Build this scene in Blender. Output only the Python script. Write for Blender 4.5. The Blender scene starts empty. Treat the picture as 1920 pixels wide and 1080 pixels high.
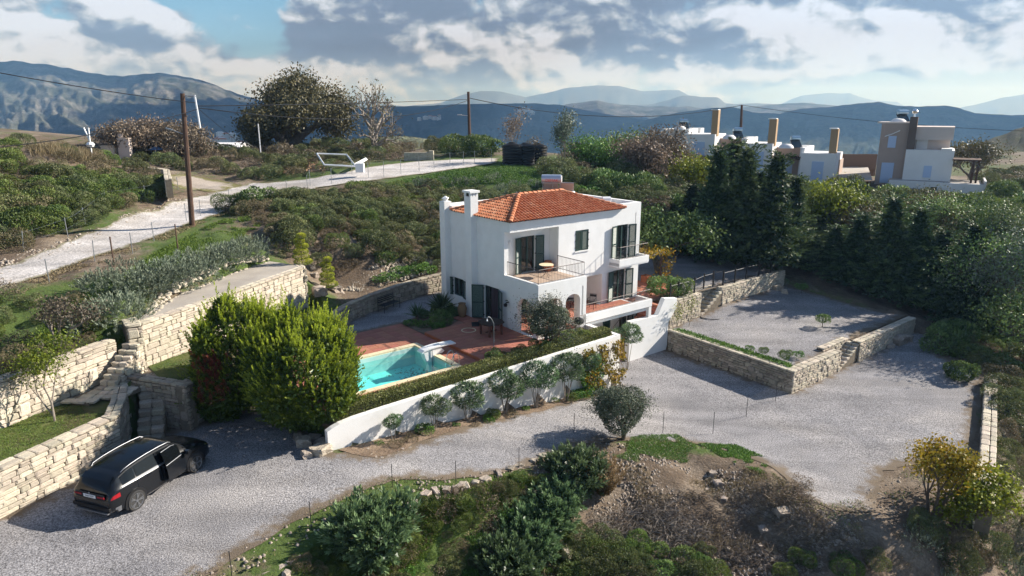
import bpy, bmesh, math, random
import numpy as np
from mathutils import Vector, Matrix, Quaternion
from mathutils.geometry import delaunay_2d_cdt
from mathutils import noise as mnoise
R = math.radians
random.seed(7)
rng = np.random.default_rng(11)
SC = bpy.context.scene
COL = SC.collection

# ------------------------------------------------------------------ camera, sky, sun, exposure
CAMH, FPX, PITCH = 13.2, 1280.0, math.atan(335 / 1280.0)
cd = bpy.data.cameras.new('camera'); cam = bpy.data.objects.new('camera', cd); COL.objects.link(cam)
cam.location = (0, 0, CAMH); cam.rotation_euler = (math.pi / 2 - PITCH, 0, 0)
cd.sensor_width = 36; cd.lens = 36 * FPX / 1920; cd.clip_end = 60000; cd.clip_start = .3
SC.camera = cam
SUN_AZ = math.atan2(.93, .36)      # from +Y towards +X
SUN_EL = R(29)
sd = bpy.data.lights.new('sun', 'SUN'); sun = bpy.data.objects.new('sun', sd); COL.objects.link(sun)
sd.energy = 5.0; sd.angle = R(.6); sd.color = (1, .955, .885)
_sdir = Vector((math.sin(SUN_AZ) * math.cos(SUN_EL), math.cos(SUN_AZ) * math.cos(SUN_EL), math.sin(SUN_EL)))
sun.rotation_euler = _sdir.to_track_quat('Z', 'Y').to_euler(); sun.location = (60, 20, 60)
SC.view_settings.view_transform = 'Standard'; SC.view_settings.look = 'None'
SC.view_settings.exposure = 1.08; SC.view_settings.gamma = 1; SC.view_settings.use_curve_mapping = False

W = bpy.data.worlds.new('World'); SC.world = W; W.use_nodes = True
def build_world():
    nt = W.node_tree; N = nt.nodes; L = nt.links; N.clear()
    def mth(op, a, b=None, c=None):
        n = N.new('ShaderNodeMath'); n.operation = op
        for i, v in enumerate((a, b, c)):
            if v is None: continue
            if isinstance(v, (int, float)): n.inputs[i].default_value = v
            else: L.new(v, n.inputs[i])
        return n.outputs[0]
    out = N.new('ShaderNodeOutputWorld'); bg = N.new('ShaderNodeBackground'); L.new(bg.outputs[0], out.inputs[0])
    sky = N.new('ShaderNodeTexSky'); sky.sky_type = 'NISHITA'; sky.sun_disc = False
    sky.sun_elevation = SUN_EL; sky.sun_rotation = SUN_AZ; sky.air_density = 1.2; sky.dust_density = .6; sky.ozone_density = 2.0; sky.altitude = 300
    tc = N.new('ShaderNodeTexCoord'); sx = N.new('ShaderNodeSeparateXYZ'); L.new(tc.outputs['Generated'], sx.inputs[0])
    az = mth('ARCTAN2', sx.outputs[0], sx.outputs[1]); el = mth('ARCSINE', sx.outputs[2])
    def comb(a, b, c):
        n = N.new('ShaderNodeCombineXYZ')
        for i, v in enumerate((a, b, c)):
            if isinstance(v, (int, float)): n.inputs[i].default_value = v
            else: L.new(v, n.inputs[i])
        return n.outputs[0]
    def noise(vec, sc, det, rough, dist=0, lac=2.0):
        n = N.new('ShaderNodeTexNoise'); n.inputs['Scale'].default_value = sc; n.inputs['Detail'].default_value = det
        n.inputs['Roughness'].default_value = rough; n.inputs['Distortion'].default_value = dist; L.new(vec, n.inputs['Vector'])
        n.inputs['Lacunarity'].default_value = lac
        return n.outputs[0]
    def blob(a0, e0, sa, se, amp):       # a soft patch in azimuth / elevation
        x = mth('DIVIDE', mth('SUBTRACT', az, a0), sa); y = mth('DIVIDE', mth('SUBTRACT', el, e0), se)
        q = mth('ADD', mth('MULTIPLY', x, x), mth('MULTIPLY', y, y))
        return mth('MULTIPLY', mth('EXPONENT', mth('MULTIPLY', q, -1.0)), amp)
    def px(x, y): return ((x - 960) / 1300.0, (205 - y) / 1300.0)
    def addall(lst):
        s = lst[0]
        for t in lst[1:]: s = mth('ADD', s, t)
        return s
    el2 = mth('MULTIPLY', el, 1.5)
    V = comb(az, el2, 0.0)
    warp = noise(V, 9.0, 4, .5)
    def puff(da, de, sc=13.0, det=9):
        V2 = comb(mth('ADD', mth('ADD', az, mth('MULTIPLY', warp, .05)), da), mth('ADD', mth('ADD', el2, mth('MULTIPLY', warp, .05)), de), .37)
        return noise(V2, sc, det, .52)
    n1 = puff(0, 0); n1s = puff(.008, .016)
    def B(x, y, w, h, a):
        p = px(x, y); return blob(p[0], p[1], w / 1300.0, h / 1300.0, a)
    big = noise(comb(mth('MULTIPLY', az, 1.0), mth('MULTIPLY', el, 2.4), 5.1), 4.2, 3, .5)
    cover = addall([mth('MULTIPLY', mth('SUBTRACT', big, .5), .9),
                    B(440, 10, 120, 60, -.80), B(250, 2, 170, 26, -.50), B(530, 70, 60, 48, -.55), B(160, 30, 60, 16, -.3),
                    B(335, 62, 75, 62, .62), B(205, 85, 60, 46, .35), B(45, 90, 120, 80, .40), B(100, 165, 260, 50, .5), B(400, 150, 200, 34, .5),
                    B(740, 60, 150, 110, .75), B(1000, 90, 260, 90, .45), B(1450, 60, 500, 80, .5), B(700, 165, 260, 26, .4),
                    B(1540, 180, 260, 10, -.55), B(1820, 172, 260, 28, -.75), B(1080, 182, 200, 10, -.2)])
    dens = mth('ADD', mth('MULTIPLY', mth('SUBTRACT', n1, .44), 2.6), cover)
    ms = N.new('ShaderNodeMapRange'); ms.interpolation_type = 'SMOOTHSTEP'; L.new(dens, ms.inputs[0])
    ms.inputs[1].default_value = -.10; ms.inputs[2].default_value = .26
    mask = ms.outputs[0]
    lit = mth('MULTIPLY', mth('SUBTRACT', n1, n1s), 3.2)
    n2 = noise(comb(mth('ADD', az, mth('MULTIPLY', warp, .03)), mth('ADD', mth('MULTIPLY', el, 2.6), mth('MULTIPLY', warp, .04)), 1.7), 8.5, 9, .52, .1)
    bright = addall([mth('MULTIPLY', mth('SUBTRACT', n2, .5), 2.3), mth('MULTIPLY', lit, 1.5), .11,
                     B(740, 70, 150, 60, -.62), B(620, 100, 70, 40, -.35), B(480, 95, 60, 22, -.35), B(345, 60, 75, 62, .42), B(195, 70, 55, 50, .40), B(40, 50, 60, 50, -.12), B(60, 120, 260, 26, -.12), B(120, 185, 400, 22, .18),
                     B(1230, 110, 130, 26, -.35), B(1330, 128, 90, 14, -.2), B(1020, 40, 200, 50, -.20), B(1620, 20, 330, 26, -.42), B(1250, 20, 120, 24, -.30),
                     B(1650, 95, 330, 34, .30), B(1300, 148, 300, 12, .40), B(1720, 150, 260, 18, .25), B(640, 12, 50, 22, .70), B(700, 150, 330, 30, .18), B(1000, 130, 90, 20, .2), B(1430, 55, 110, 20, .25)])
    cr = N.new('ShaderNodeValToRGB'); L.new(mth('ADD', bright, .52), cr.inputs[0])
    e = cr.color_ramp.elements
    e[0].position = 0; e[0].color = (.20, .27, .39, 1)
    e[1].position = 1; e[1].color = (.76, .86, 1.04, 1)
    for p_, c_ in ((.25, (.22, .29, .42, 1)), (.5, (.37, .46, .58, 1)), (.75, (.58, .67, .79, 1))):
        k = e.new(p_); k.color = c_
    # sky through the gaps: physical sky, bluer above and paler towards the horizon on the sun's side
    sm = N.new('ShaderNodeVectorMath'); sm.operation = 'SCALE'; L.new(sky.outputs[0], sm.inputs[0]); sm.inputs[3].default_value = .12
    hz = N.new('ShaderNodeMapRange'); L.new(el, hz.inputs[0]); hz.inputs[1].default_value = -.02; hz.inputs[2].default_value = .075; hz.inputs[3].default_value = 1; hz.inputs[4].default_value = 0
    mixh = N.new('ShaderNodeMix'); mixh.data_type = 'RGBA'; L.new(mth('MULTIPLY', hz.outputs[0], .9), mixh.inputs[0])
    tint = N.new('ShaderNodeMix'); tint.data_type = 'RGBA'; tint.blend_type = 'MIX'; tint.inputs[0].default_value = .55
    L.new(sm.outputs[0], tint.inputs[6]); tint.inputs[7].default_value = (.13, .46, .86, 1)
    L.new(tint.outputs[2], mixh.inputs[6]); mixh.inputs[7].default_value = (.44, .60, .74, 1)
    # cloud tops fade into the same pale air low down
    cm = N.new('ShaderNodeMix'); cm.data_type = 'RGBA'; L.new(mth('MULTIPLY', hz.outputs[0], .30), cm.inputs[0]); L.new(cr.outputs[0], cm.inputs[6]); cm.inputs[7].default_value = (.52, .63, .74, 1)
    # overhead (outside the frame) the cover is the broken grey-blue deck seen in the photograph's upper edge
    hi = N.new('ShaderNodeMapRange'); hi.interpolation_type = 'SMOOTHSTEP'; L.new(el, hi.inputs[0]); hi.inputs[1].default_value = .17; hi.inputs[2].default_value = .45
    up = noise(tc.outputs['Generated'], 2.4, 6, .55)
    ur = N.new('ShaderNodeValToRGB'); L.new(up, ur.inputs[0]); e = ur.color_ramp.elements
    e[0].position = .40; e[0].color = (.045, .14, .36, 1); e[1].position = .66; e[1].color = (.24, .29, .38, 1)
    fin = N.new('ShaderNodeMix'); fin.data_type = 'RGBA'; L.new(mask, fin.inputs[0]); L.new(mixh.outputs[2], fin.inputs[6]); L.new(cm.outputs[2], fin.inputs[7])
    top = N.new('ShaderNodeMix'); top.data_type = 'RGBA'; L.new(hi.outputs[0], top.inputs[0]); L.new(fin.outputs[2], top.inputs[6]); L.new(ur.outputs[0], top.inputs[7])
    L.new(top.outputs[2], bg.inputs[0]); bg.inputs[1].default_value = .5
build_world()

# ------------------------------------------------------------------ helpers
def tag(o, label=None, cat=None, group=None, kind=None):
    if label: o['label'] = label
    if cat: o['category'] = cat
    if group: o['group'] = group
    if kind: o['kind'] = kind
    return o
def empty(name, loc=(0, 0, 0), rz=0.0, parent=None):
    o = bpy.data.objects.new(name, None); COL.objects.link(o); o.location = loc; o.rotation_euler = (0, 0, rz); o.empty_display_size = .2
    if parent: o.parent = parent
    return o
def link(name, me, parent=None, loc=(0, 0, 0), rot=None, scale=None):
    o = bpy.data.objects.new(name, me); COL.objects.link(o); o.location = loc
    if rot is not None: o.rotation_euler = rot
    if scale is not None: o.scale = scale
    if parent: o.parent = parent
    return o
def copy_tree(o, parent=None):
    c = o.copy(); COL.objects.link(c); c.parent = parent
    for ch in list(o.children): copy_tree(ch, c)
    return c
def np_mesh(name, V, Fc, mats=(), attrs=None, smooth=False, midx=None):
    """V (n,3); Fc (m,k) array with k = 3 or 4."""
    me = bpy.data.meshes.new(name); V = np.asarray(V, np.float32); Fc = np.asarray(Fc, np.int32)
    me.vertices.add(len(V)); me.vertices.foreach_set('co', V.ravel())
    k = Fc.shape[1]; me.loops.add(Fc.size); me.loops.foreach_set('vertex_index', Fc.ravel())
    me.polygons.add(len(Fc)); me.polygons.foreach_set('loop_start', np.arange(0, Fc.size, k, dtype=np.int32))
    me.polygons.foreach_set('loop_total', np.full(len(Fc), k, np.int32))
    if midx is not None: me.polygons.foreach_set('material_index', np.asarray(midx, np.int32))
    if smooth: me.polygons.foreach_set('use_smooth', np.ones(len(Fc), bool))
    me.update(calc_edges=True)
    for m in mats: me.materials.append(m)
    if attrs:
        for kname, arr in attrs.items():
            a = me.attributes.new(kname, 'FLOAT', 'POINT'); a.data.foreach_set('value', np.asarray(arr, np.float32))
    return me
class MB:
    """collects shapes into one mesh"""
    def __init__(s): s.v = []; s.f = []; s.mi = []; s.cur = 0
    def add(s, vs, fs):
        b = len(s.v); s.v += [tuple(p) for p in vs]; s.f += [tuple(i + b for i in f) for f in fs]; s.mi += [s.cur] * len(fs)
    def box(s, x0, y0, z0, x1, y1, z1):
        s.add([(x0, y0, z0), (x1, y0, z0), (x1, y1, z0), (x0, y1, z0), (x0, y0, z1), (x1, y0, z1), (x1, y1, z1), (x0, y1, z1)],
              [(0, 3, 2, 1), (4, 5, 6, 7), (0, 1, 5, 4), (1, 2, 6, 5), (2, 3, 7, 6), (3, 0, 4, 7)])
    def obox(s, c, d, M):          # centre, size, matrix 3x3
        vs = []
        for k in range(8):
            p = Vector(((-.5, .5)[k & 1] * d[0], (-.5, .5)[(k >> 1) & 1] * d[1], (-.5, .5)[(k >> 2) & 1] * d[2]))
            vs.append(Vector(c) + M @ p)
        s.add(vs, [(0, 2, 3, 1), (4, 5, 7, 6), (0, 1, 5, 4), (1, 3, 7, 5), (3, 2, 6, 7), (2, 0, 4, 6)])
    def tube(s, pts, r, n=6, caps=True):
        pts = [Vector(p) for p in pts]
        if isinstance(r, (int, float)): r = [r] * len(pts)
        b = len(s.v); up = Vector((0, 0, 1))
        for i, p in enumerate(pts):
            d = (pts[min(i + 1, len(pts) - 1)] - pts[max(i - 1, 0)])
            if d.length < 1e-9: d = Vector((0, 0, 1))
            d.normalize(); a = d.cross(up)
            if a.length < .05: a = d.cross(Vector((1, 0, 0)))
            a.normalize(); c = d.cross(a)
            for k in range(n):
                t = 2 * math.pi * k / n; s.v.append(tuple(p + (a * math.cos(t) + c * math.sin(t)) * r[i]))
        for i in range(len(pts) - 1):
            for k in range(n):
                q = b + i * n; s.f.append((q + k, q + (k + 1) % n, q + n + (k + 1) % n, q + n + k)); s.mi.append(s.cur)
        if caps:
            s.f.append(tuple(b + k for k in reversed(range(n)))); s.mi.append(s.cur)
            s.f.append(tuple(b + (len(pts) - 1) * n + k for k in range(n))); s.mi.append(s.cur)
    def lathe(s, prof, n=14, c=(0, 0, 0)):
        b = len(s.v)
        for r_, z in prof:
            for k in range(n):
                t = 2 * math.pi * k / n; s.v.append((c[0] + r_ * math.cos(t), c[1] + r_ * math.sin(t), c[2] + z))
        for i in range(len(prof) - 1):
            for k in range(n):
                q = b + i * n; s.f.append((q + k, q + (k + 1) % n, q + n + (k + 1) % n, q + n + k)); s.mi.append(s.cur)
        s.f.append(tuple(b + k for k in reversed(range(n)))); s.mi.append(s.cur)
        s.f.append(tuple(b + (len(prof) - 1) * n + k for k in range(n))); s.mi.append(s.cur)
    def prism(s, poly, z0, z1):       # vertical prism over a CCW polygon
        n = len(poly); b = len(s.v)
        s.v += [(p[0], p[1], z0 if not callable(z0) else z0(p)) for p in poly] + [(p[0], p[1], z1 if not callable(z1) else z1(p)) for p in poly]
        s.f += [tuple(b + k for k in reversed(range(n))), tuple(b + n + k for k in range(n))]; s.mi += [s.cur] * 2
        for k in range(n): s.f.append((b + k, b + (k + 1) % n, b + n + (k + 1) % n, b + n + k)); s.mi.append(s.cur)
    def slab(s, outer, holes, org, dx, dy, nrm, th):
        """plate with holes: 2D outline in (dx,dy) at org, thickness th along -nrm"""
        org, dx, dy, nrm = Vector(org), Vector(dx), Vector(dy), Vector(nrm)
        loops = [outer] + list(holes); co = []; ed = []; idx = []
        for lp in loops:
            b = len(co); co += [Vector(p) for p in lp]; n = len(lp); ed += [(b + i, b + (i + 1) % n) for i in range(n)]; idx.append((b, n))
        res = delaunay_2d_cdt(co, ed, [], 0, 1e-6)
        vs, _, fs = res[0], res[1], res[2]
        def inside(p, lp):
            c = False; j = len(lp) - 1
            for i in range(len(lp)):
                if (lp[i][1] > p[1]) != (lp[j][1] > p[1]) and p[0] < (lp[j][0] - lp[i][0]) * (p[1] - lp[i][1]) / (lp[j][1] - lp[i][1]) + lp[i][0]: c = not c
                j = i
            return c
        keep = []
        for f in fs:
            c = sum((vs[i] for i in f), Vector((0, 0))) / len(f)
            if inside(c, outer) and not any(inside(c, h) for h in holes): keep.append(f)
        P3 = [org + dx * p[0] + dy * p[1] for p in vs]
        flip = dx.cross(dy).dot(nrm) < 0
        b = len(s.v); n = len(P3)
        s.v += [tuple(p) for p in P3] + [tuple(p - nrm * th) for p in P3]
        for f in keep:
            f = tuple(f)[::-1] if flip else tuple(f)
            s.f.append(tuple(b + i for i in f)); s.f.append(tuple(b + n + i for i in f[::-1])); s.mi += [s.cur] * 2
        cnt = {}
        for f in keep:
            for i in range(len(f)):
                a, c = f[i], f[(i + 1) % len(f)]; cnt[(a, c)] = 1
        for (a, c) in cnt:
            if (c, a) not in cnt:
                q = (b + a, b + n + a, b + n + c, b + c) if not flip else (b + a, b + c, b + n + c, b + n + a)
                s.f.append(q); s.mi.append(s.cur)
    def build(s, name, mat=None, parent=None, smooth=False, loc=(0, 0, 0), rot=None, bevel=0):
        me = bpy.data.meshes.new(name); me.from_pydata(s.v, [], s.f)
        mats = mat if isinstance(mat, (list, tuple)) else [mat]
        for m in mats:
            if m: me.materials.append(m)
        if len(mats) > 1: me.polygons.foreach_set('material_index', s.mi)
        me.update()
        if bevel:
            bm = bmesh.new(); bm.from_mesh(me); bmesh.ops.remove_doubles(bm, verts=bm.verts, dist=1e-5)
            bmesh.ops.bevel(bm, geom=[e for e in bm.edges if len(e.link_faces) == 2 and e.calc_face_angle(0) > .5], offset=bevel, segments=2, affect='EDGES', profile=.6)
            bm.to_mesh(me); bm.free()
        if smooth:
            me.polygons.foreach_set('use_smooth', [True] * len(me.polygons))
            if smooth != 'all':
                try: me.set_sharp_from_angle(angle=R(38))
                except Exception: pass
        return link(name, me, parent, loc, rot)

# ------------------------------------------------------------------ materials
def mat(name, c1, c2=None, c3=None, scale=3.0, rough=.8, bump=0.0, bscale=None, coord='pos', detail=6, metal=0.0, spec=.3, fine=None, rnd=0.0, tr=0.0, tint=False, contrast=(.35, .65), extra=None, nr=.6):
    m = bpy.data.materials.new(name); m.use_nodes = True; nt = m.node_tree; N = nt.nodes; L = nt.links
    b = N['Principled BSDF']; b.inputs['Roughness'].default_value = rough; b.inputs['Metallic'].default_value = metal
    b.inputs['Specular IOR Level'].default_value = spec
    c1 = (*c1, 1); cur = None
    if coord == 'pos': g = N.new('ShaderNodeNewGeometry'); vec = g.outputs['Position']
    else: g = N.new('ShaderNodeTexCoord'); vec = g.outputs['Object']
    def noise(sc, det=detail):
        n = N.new('ShaderNodeTexNoise'); n.inputs['Scale'].default_value = sc; n.inputs['Detail'].default_value = det; n.inputs['Roughness'].default_value = nr; L.new(vec, n.inputs['Vector']); return n.outputs[0]
    def mixc(fac, a, bb, mode='MIX'):
        n = N.new('ShaderNodeMix'); n.data_type = 'RGBA'; n.blend_type = mode
        if isinstance(fac, float): n.inputs[0].default_value = fac
        else: L.new(fac, n.inputs[0])
        for k, v in ((6, a), (7, bb)):
            if isinstance(v, tuple): n.inputs[k].default_value = v
            else: L.new(v, n.inputs[k])
        return n.outputs[2]
    def rng_(v, a, bb, c=0.0, d=1.0):
        n = N.new('ShaderNodeMapRange'); L.new(v, n.inputs[0])
        for i, x in enumerate((a, bb, c, d)): n.inputs[i + 1].default_value = x
        return n.outputs[0]
    cur = c1
    if c2:
        if tint:
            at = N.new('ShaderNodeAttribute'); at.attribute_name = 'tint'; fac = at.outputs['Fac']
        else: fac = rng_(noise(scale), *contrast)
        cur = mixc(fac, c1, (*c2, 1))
    if c3: cur = mixc(rng_(noise(scale * .31, 4), .48, .66), cur, (*c3, 1))
    if rnd:
        oi = N.new('ShaderNodeObjectInfo'); hs = N.new('ShaderNodeHueSaturation')
        L.new(rng_(oi.outputs['Random'], 0, 1, 1 - rnd, 1 + rnd), hs.inputs['Value'])
        ml = N.new('ShaderNodeMath'); ml.operation = 'MULTIPLY'; L.new(oi.outputs['Random'], ml.inputs[0]); ml.inputs[1].default_value = 7.31
        fr = N.new('ShaderNodeMath'); fr.operation = 'FRACT'; L.new(ml.outputs[0], fr.inputs[0])
        L.new(rng_(fr.outputs[0], 0, 1, .5 - rnd * .09, .5 + rnd * .05), hs.inputs['Hue'])
        if isinstance(cur, tuple): hs.inputs['Color'].default_value = cur
        else: L.new(cur, hs.inputs['Color'])
        cur = hs.outputs[0]
    if fine:      # (scale, amount): speckle that multiplies the colour
        v = rng_(noise(fine[0], 3), .3, .7, 1 - fine[1], 1 + fine[1])
        mm = N.new('ShaderNodeVectorMath'); mm.operation = 'SCALE'
        if isinstance(cur, tuple): mm.inputs[0].default_value = cur[:3]
        else: L.new(cur, mm.inputs[0])
        L.new(v, mm.inputs[3]); cur = mm.outputs[0]
    if isinstance(cur, tuple): b.inputs['Base Color'].default_value = cur
    else: L.new(cur, b.inputs['Base Color'])
    if bump:
        bn = N.new('ShaderNodeBump'); bn.inputs['Strength'].default_value = 1; bn.inputs['Distance'].default_value = bump
        L.new(noise(bscale or scale * 6, 5), bn.inputs['Height']); L.new(bn.outputs[0], b.inputs['Normal'])
    if tr:        # leaf: some light passes through
        t = N.new('ShaderNodeBsdfTranslucent'); mx = N.new('ShaderNodeMixShader'); mx.inputs[0].default_value = tr
        if isinstance(cur, tuple): t.inputs[0].default_value = cur
        else: L.new(cur, t.inputs[0])
        o = N['Material Output']; L.new(b.outputs[0], mx.inputs[1]); L.new(t.outputs[0], mx.inputs[2]); L.new(mx.outputs[0], o.inputs[0])
    m.use_backface_culling = False
    return m
def leafm(name, a, b, rnd=.25, tr=.22, rough=.55, spec=.25): return mat(name, a, b, tint=True, rnd=rnd, tr=tr, rough=rough, spec=spec, coord='obj')
M = {}
M['plaster'] = mat('white_plaster', (.80, .80, .79), (.745, .745, .735), (.76, .755, .735), scale=1.6, rough=.9, bump=.004, bscale=30, spec=.1, coord='pos')
M['plaster_old'] = mat('white_wall_paint', (.80, .79, .77), (.66, .64, .60), scale=.9, rough=.9, bump=.006, bscale=22, spec=.1, contrast=(.45, .8))
M['pink'] = mat('pale_plaster', (.62, .53, .48), (.56, .48, .43), scale=.6, rough=.9, spec=.1)
M['tan'] = mat('tan_plaster', (.44, .34, .285), (.40, .31, .26), scale=.6, rough=.9, spec=.1)
M['brownpl'] = mat('brown_plaster', (.155, .115, .095), rough=.9, spec=.1)
M['offwhite'] = mat('off_white_plaster', (.80, .78, .76), (.74, .72, .70), scale=.5, rough=.9, spec=.1)
M['bluedoor'] = mat('pale_blue_shutter_paint', (.46, .56, .74), rough=.6)
M['green'] = mat('dark_green_paint', (.018, .045, .038), (.025, .055, .047), scale=4, rough=.38, spec=.5)
M['greenslat'] = mat('green_slat_paint', (.075, .115, .095), rough=.5)
M['glass'] = mat('window_glass', (.015, .02, .022), rough=.06, spec=.9)
M['curtain'] = mat('grey_curtain', (.25, .25, .24), rough=.9)
M['iron'] = mat('dark_iron', (.03, .03, .032), rough=.5, metal=.3)
M['ironw'] = mat('weathered_iron', (.16, .14, .13), (.09, .075, .07), scale=9, rough=.6, metal=.3)
M['galv'] = mat('galvanised_steel', (.33, .35, .37), (.24, .26, .28), scale=6, rough=.45, metal=.7)
M['chrome'] = mat('polished_metal', (.75, .76, .78), rough=.18, metal=1)
M['terra'] = mat('terracotta_tile', (.40, .165, .105), (.34, .135, .09), scale=2.5, rough=.75, fine=(9, .12), rnd=.10, coord='obj')
M['terra2'] = mat('terracotta_pot', (.42, .15, .07), (.35, .12, .06), scale=5, rough=.8)
M['joint'] = mat('tile_joint', (.30, .15, .11), rough=.9)
M['roof'] = mat('clay_roof_tile', (.56, .205, .092), (.40, .125, .055), (.60, .29, .16), scale=7, rough=.75, fine=(22, .16))
M['roofu'] = mat('roof_underlay', (.05, .018, .012), rough=.9)
M['cream'] = mat('cream_coping', (.72, .62, .42), (.62, .52, .34), scale=3, rough=.7)
M['poolp'] = mat('turquoise_pool_paint', (.30, .80, .74), (.22, .72, .68), scale=1.1, rough=.8, fine=(5, .08))
M['poolw'] = mat('pale_pool_wall', (.50, .68, .66), (.42, .62, .60), scale=2, rough=.7)
M['gravel'] = mat('grey_gravel', (.275, .266, .272), (.205, .20, .208), (.30, .284, .278), scale=.55, rough=.95, bump=.035, bscale=20, fine=(21, .78), spec=.1)
M['gravel_w'] = mat('pale_road_gravel', (.55, .52, .50), (.45, .42, .40), (.40, .36, .32), scale=.5, rough=.95, bump=.03, bscale=18, fine=(10, .45), spec=.1)
M['gravel_d'] = mat('dusty_track', (.36, .31, .26), (.28, .24, .21), (.42, .37, .32), scale=.3, rough=.95, bump=.02, fine=(9, .2), spec=.1)
M['concrete'] = mat('worn_concrete', (.40, .36, .31), (.32, .285, .25), (.45, .41, .36), scale=.7, rough=.9, fine=(14, .10), bump=.004)
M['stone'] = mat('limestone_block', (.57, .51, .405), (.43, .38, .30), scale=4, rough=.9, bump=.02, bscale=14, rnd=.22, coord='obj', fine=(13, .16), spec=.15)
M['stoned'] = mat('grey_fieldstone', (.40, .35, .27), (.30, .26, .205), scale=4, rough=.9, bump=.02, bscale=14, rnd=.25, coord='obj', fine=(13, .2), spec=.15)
M['mortar'] = mat('stone_joint', (.15, .125, .095), (.21, .175, .13), scale=5, rough=1, bump=.02)
M['rock'] = mat('rough_rock', (.44, .38, .31), (.30, .25, .20), scale=2.5, rough=.95, bump=.05, bscale=7, rnd=.2, coord='obj', fine=(9, .25))
M['soil'] = mat('brown_soil', (.20, .145, .10), (.13, .09, .062), (.27, .20, .14), scale=2.2, rough=1, bump=.06, bscale=9, fine=(26, .3))
M['wood'] = mat('weathered_pole_wood', (.105, .06, .04), (.07, .042, .03), scale=3, rough=.85)
M['woodred'] = mat('red_brown_table_wood', (.12, .045, .03), rough=.6)
M['bark'] = mat('grey_bark', (.15, .12, .095), (.09, .07, .055), scale=6, rough=.95, bump=.02, coord='obj')
M['barkp'] = mat('pale_bark', (.30, .26, .22), (.2, .17, .14), scale=6, rough=.95, coord='obj')
M['white'] = mat('white_gloss', (.78, .79, .80), rough=.35, spec=.5)
M['black'] = mat('black_plastic', (.012, .012, .013), rough=.45)
M['rubber'] = mat('tyre_rubber', (.03, .03, .032), (.045, .043, .04), scale=10, rough=.85)

# colour of a foliage kind: base colour, tip colour
LM = {}
LM['scrub'] = leafm('scrub_leaf', (0.064, 0.086, 0.036), (0.186, 0.218, 0.082))
LM['scrubg'] = leafm('green_scrub_leaf', (0.045, 0.083, 0.022), (0.169, 0.236, 0.054))
LM['scrubb'] = leafm('brown_scrub_leaf', (.092, .076, .040), (.21, .175, .10))
LM['silver'] = leafm('silver_lavender_leaf', (.085, .108, .075), (.25, .295, .21), tr=.12)
LM['oleander'] = leafm('oleander_leaf', (.036, .072, .028), (.20, .30, .135), rough=.45, spec=.4)
LM['oleander_dry'] = leafm('dry_oleander_leaf', (.17, .11, .05), (.42, .30, .17))
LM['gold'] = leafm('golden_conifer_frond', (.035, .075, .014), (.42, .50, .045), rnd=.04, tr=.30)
LM['rust'] = leafm('rusty_dead_frond', (.10, .035, .018), (.24, .075, .035), rnd=.06)
LM['topiary'] = leafm('clipped_gold_leaf', (.14, .18, .025), (.60, .62, .07), rnd=.05)
LM['olive'] = leafm('olive_leaf', (.040, .056, .032), (.150, .180, .115), tr=.1)
LM['conifer'] = leafm('dark_conifer_needle', (.036, .066, .026), (.185, .26, .095), rnd=.25, tr=.15)
LM['broad'] = leafm('broadleaf', (.055, .10, .028), (.20, .29, .085))
LM['bright'] = leafm('fresh_green_leaf', (.045, .11, .02), (.16, .30, .06), rnd=.1)
LM['oak'] = leafm('oak_leaf_turning', (.050, .052, .024), (.17, .15, .065), rnd=.10)
LM['autumn'] = leafm('autumn_leaf', (.12, .13, .015), (.50, .30, .03), rnd=.1, tr=.3)
LM['autumng'] = leafm('yellow_green_leaf', (.075, .11, .012), (.30, .33, .035), rnd=.1, tr=.3)
LM['brown'] = leafm('dry_brown_leaf', (.10, .08, .055), (.27, .215, .15))
LM['hedge'] = leafm('hedge_leaf', (.075, .095, .028), (.30, .32, .11), rnd=.05)
LM['grass'] = leafm('grass_blade', (.060, .105, .015), (.18, .265, .045), rnd=.05)
LM['grassd'] = leafm('dry_grass_blade', (.13, .105, .055), (.36, .29, .17), rnd=.05)
LM['flower'] = leafm('yellow_flower', (.35, .26, .03), (.6, .5, .08), rnd=.05)

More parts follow.
